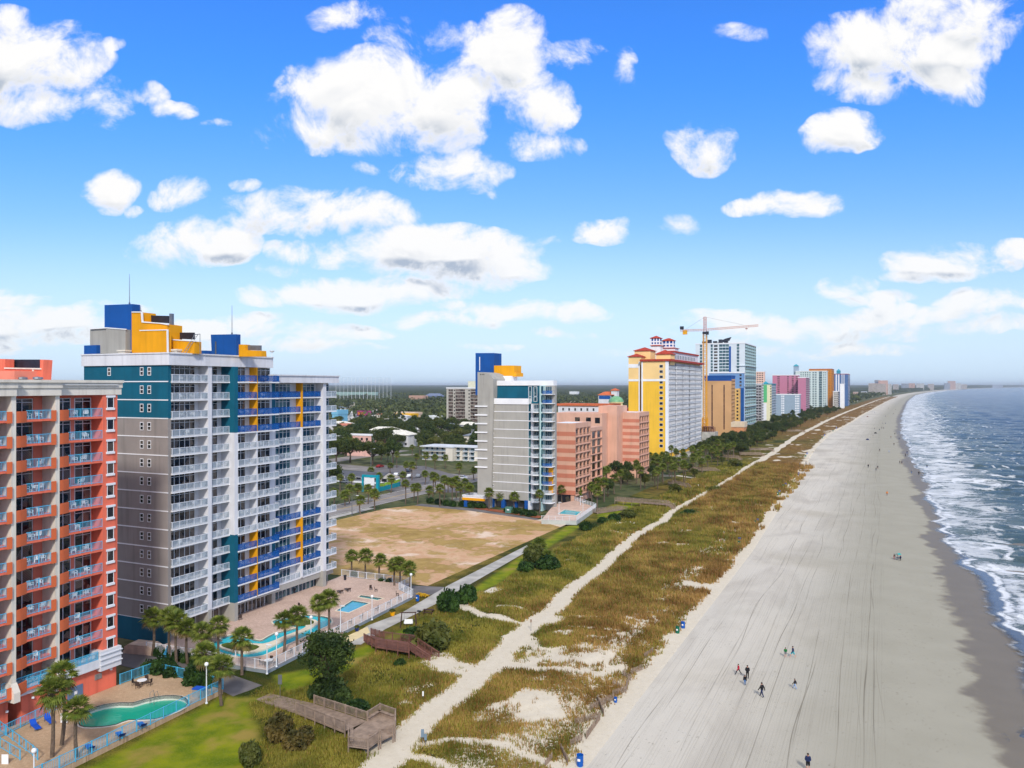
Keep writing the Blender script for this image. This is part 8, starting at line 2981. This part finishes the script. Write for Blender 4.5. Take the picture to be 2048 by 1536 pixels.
def person(px, py, h, rz, pose, top, bot, label, tk='top', bk='legs', grp=None, carry=None, z=0.0):
    x, y = P(px, py, z)
    zz = float(np.interp(x - cv(y), [0, 15, 36], [0, -.5, -1.4]))
    R = empty('person', (x, y, zz + .01), rz); R.scale = (h / 1.79,) * 3
    tag(R, label, 'person', grp)
    Q = POSES[pose]

    def add(nm, me, mat=None, par=None):
        o = bpy.data.objects.new(nm, me); COL.objects.link(o); o.parent = par or R
        if mat:
            if not o.material_slots: me.materials.append(mat)
            o.material_slots[0].link = 'OBJECT'; o.material_slots[0].material = mat
        return o
    add('body', Q['body']); add('face', Q['face']); add('hair', Q['hair'])
    add('jacket' if tk == 'top' else 'shirt', Q[tk], top)
    add('trousers' if bk == 'legs' else 'shorts', Q[bk], bot)
    if bk == 'legs': add('shoes', Q['shoes'], m_louv)
    return R


blk = cloth('black', (28, 28, 32)); nav = cloth('navy', (34, 46, 84)); red = cloth('red', (176, 26, 52)); grn = cloth('green', (30, 110, 60)); tea = cloth('teal', (50, 160, 170)); jea = cloth('jeans', (70, 110, 160)); lje = cloth('pale_jeans', (140, 170, 210)); org = cloth('orange', (214, 128, 50)); gry = cloth('grey', (120, 120, 124)); wht = cloth('white', (214, 214, 214)); brn = cloth('brown', (110, 70, 56))
person(1524, 1394, 1.85, 2.6, 'walk', blk, nav, 'tall person in black walking alone across the sand')
person(1495, 1357, 1.8, -1.6, 'stand1', blk, blk, 'person in black hoodie holding something white')
person(1477, 1349, 1.45, -2.4, 'run', red, blk, 'child in a red top stepping to the left')
person(1490, 1370, 1.35, -1.6, 'stand', blk, jea, 'child in dark top and blue trousers below the hooded person')
person(1590, 1378, 1.35, 2.9, 'walk', blk, lje, 'child in dark top and light jeans walking alone')
person(1571, 1314, 1.4, -1.5, 'stand1', grn, gry, 'child in a green shirt with bare legs', 'top', 'shorts')
person(1586, 1315, 1.65, -2.6, 'stride', nav, tea, 'person in navy jacket and teal shorts beside the green-shirted child', 'top', 'shorts')
person(1616, 1541, 1.8, -1.57, 'stand1', nav, blk, 'person in dark jacket and black shorts at the bottom edge', 'top', 'shorts')
person(1774, 991, 1.75, -1.2, 'walk', org, brn, 'person in orange walking near the packed sand line')
# seated pair under a teal chair canopy
x, y = P(1796, 1119)
R = empty('canopy_chair', (x, y, 0), -.6); tag(R, 'teal canopied beach chair on the open sand', 'beach chair')
m_tc = cloth('teal_canvas', (30, 160, 160))
b = MB(); b.box(-.35, .35, -.4, .4, .35, .42); b.bar((-.35, -.4, .4), (-.5, -.4, 1.1), .05); b.bar((-.35, .4, .4), (-.5, .4, 1.1), .05); b.build('seat', nav, R, loc=(0, 0, 0))
b = MB(); b.prism_y([(-.6, 1.1), (.1, 1.45), (.5, 1.2), (.5, 1.15), (.1, 1.40), (-.6, 1.05)], -.5, .5); b.build('canopy', m_tc, R, loc=(0, 0, 0))
b = MB()
for s_ in (-1, 1): b.bar((-.3, s_ * .4, 0), (.3, s_ * .4, .4), .04); b.bar((.3, s_ * .4, 0), (-.5, s_ * .4, 1.1), .04)
b.build('frame', m_steel, R, loc=(0, 0, 0))
person(1788, 1118, 1.3, -.4, 'stand1', brn, red, 'person in brown and red left of the teal canopied chair')
person(1801, 1120, 1.2, -2.0, 'stand', nav, blk, 'person in navy right of the teal canopied chair')
FAR = [(222, 447, 'walk', blk), (265, 457, 'stand', blk), (295, 397, 'walk', gry), (321, 399, 'stand', blk), (287, 439, 'walk', nav), (304, 442, 'walk', blk), (208, 503, 'stand', wht), (268, 646, 'walk', blk), (352, 656, 'stand', lje), (397, 588, 'walk', blk), (369, 524, 'walk', brn), (405, 491, 'stride', blk), (444, 534, 'walk', blk),
       (515, 660, 'stride', nav), (500, 683, 'stand', blk), (450, 755, 'walk', blk), (468, 755, 'walk', nav), (695, 783, 'stand', blk), (165, 792, 'walk', blk), (235, 823, 'walk', blk), (250, 805, 'stride', blk), (557, 838, 'run', gry), (622, 848, 'stride', blk), (392, 309, 'walk', blk), (412, 271, 'walk', brn), (345, 260, 'walk', blk), (320, 331, 'walk', gry), (222, 297, 'walk', blk)]
WH = ['near the foam', 'on the packed sand', 'on the open beach']
pf = [((1700 + a / 4.517), 760 + b_ / 4.517, pz, c_) for a, b_, pz, c_ in FAR]
for i, (a, b_, pz, c_) in enumerate(sorted(pf, key=lambda q: -q[1])):
    person(a, b_, 1.75, rq.uniform(0, 6.28), pz, c_, [blk, jea, gry, brn][i % 4], '%s nearest of the tiny distant walkers along the waterline, in %s' % ((OW + ['twenty-fifth', 'twenty-sixth', 'twenty-seventh', 'twenty-eighth', 'twenty-ninth', 'thirtieth'])[i], c_.name.replace('cloth_', '')), grp='distant beach walkers')
person(1612, 930, 1.8, 0, 'walk', nav, blk, 'person walking near the sixth pair of bins')
for i, (a, b_) in enumerate([(1751, 867), (1735, 880), (1735, 834)]):
    x, y = P(a, b_)
    R = empty('beach_mat', (x, y, 0), .4); tag(R, ['dark beach tent far up the beach', 'beach tent farther than the others', 'dark sunshade nearest the tower row'][i], 'beach tent', 'small beach tents')
    b = MB(); b.face([(-1, -.8, 0), (1, -.8, 0), (.6, 0, 1.1), (-.6, 0, 1.1)]); b.face([(1, .8, 0), (-1, .8, 0), (-.6, 0, 1.1), (.6, 0, 1.1)]); b.face([(1, -.8, 0), (1, .8, 0), (.6, 0, 1.1)]); b.face([(-1, .8, 0), (-1, -.8, 0), (-.6, 0, 1.1)]); b.build('canopy', [blk, nav, brn][i], R, loc=(0, 0, 0))
    b = MB(); b.box(-.9, .9, -1.5, -.8, .01, .05); b.build('mat', gry, R, loc=(0, 0, 0))

# ------------------------------------------------------------ air
mh = bpy.data.materials.new('haze_air'); mh.use_nodes = True
nt = mh.node_tree; nt.nodes.clear()
pv = NW(nt, 'ShaderNodeVolumePrincipled'); pv.inputs['Color'].default_value = (.92, .97, 1.0, 1); pv.inputs['Density'].default_value = 5.5e-5; pv.inputs['Anisotropy'].default_value = .2
nt.links.new(pv.outputs[0], NW(nt, 'ShaderNodeOutputMaterial').inputs['Volume'])
b = MB(); b.box(-30500, 52000, -6500, 32500, -4, 106)
o = b.build('haze', mh); tag(o, kind='stuff')
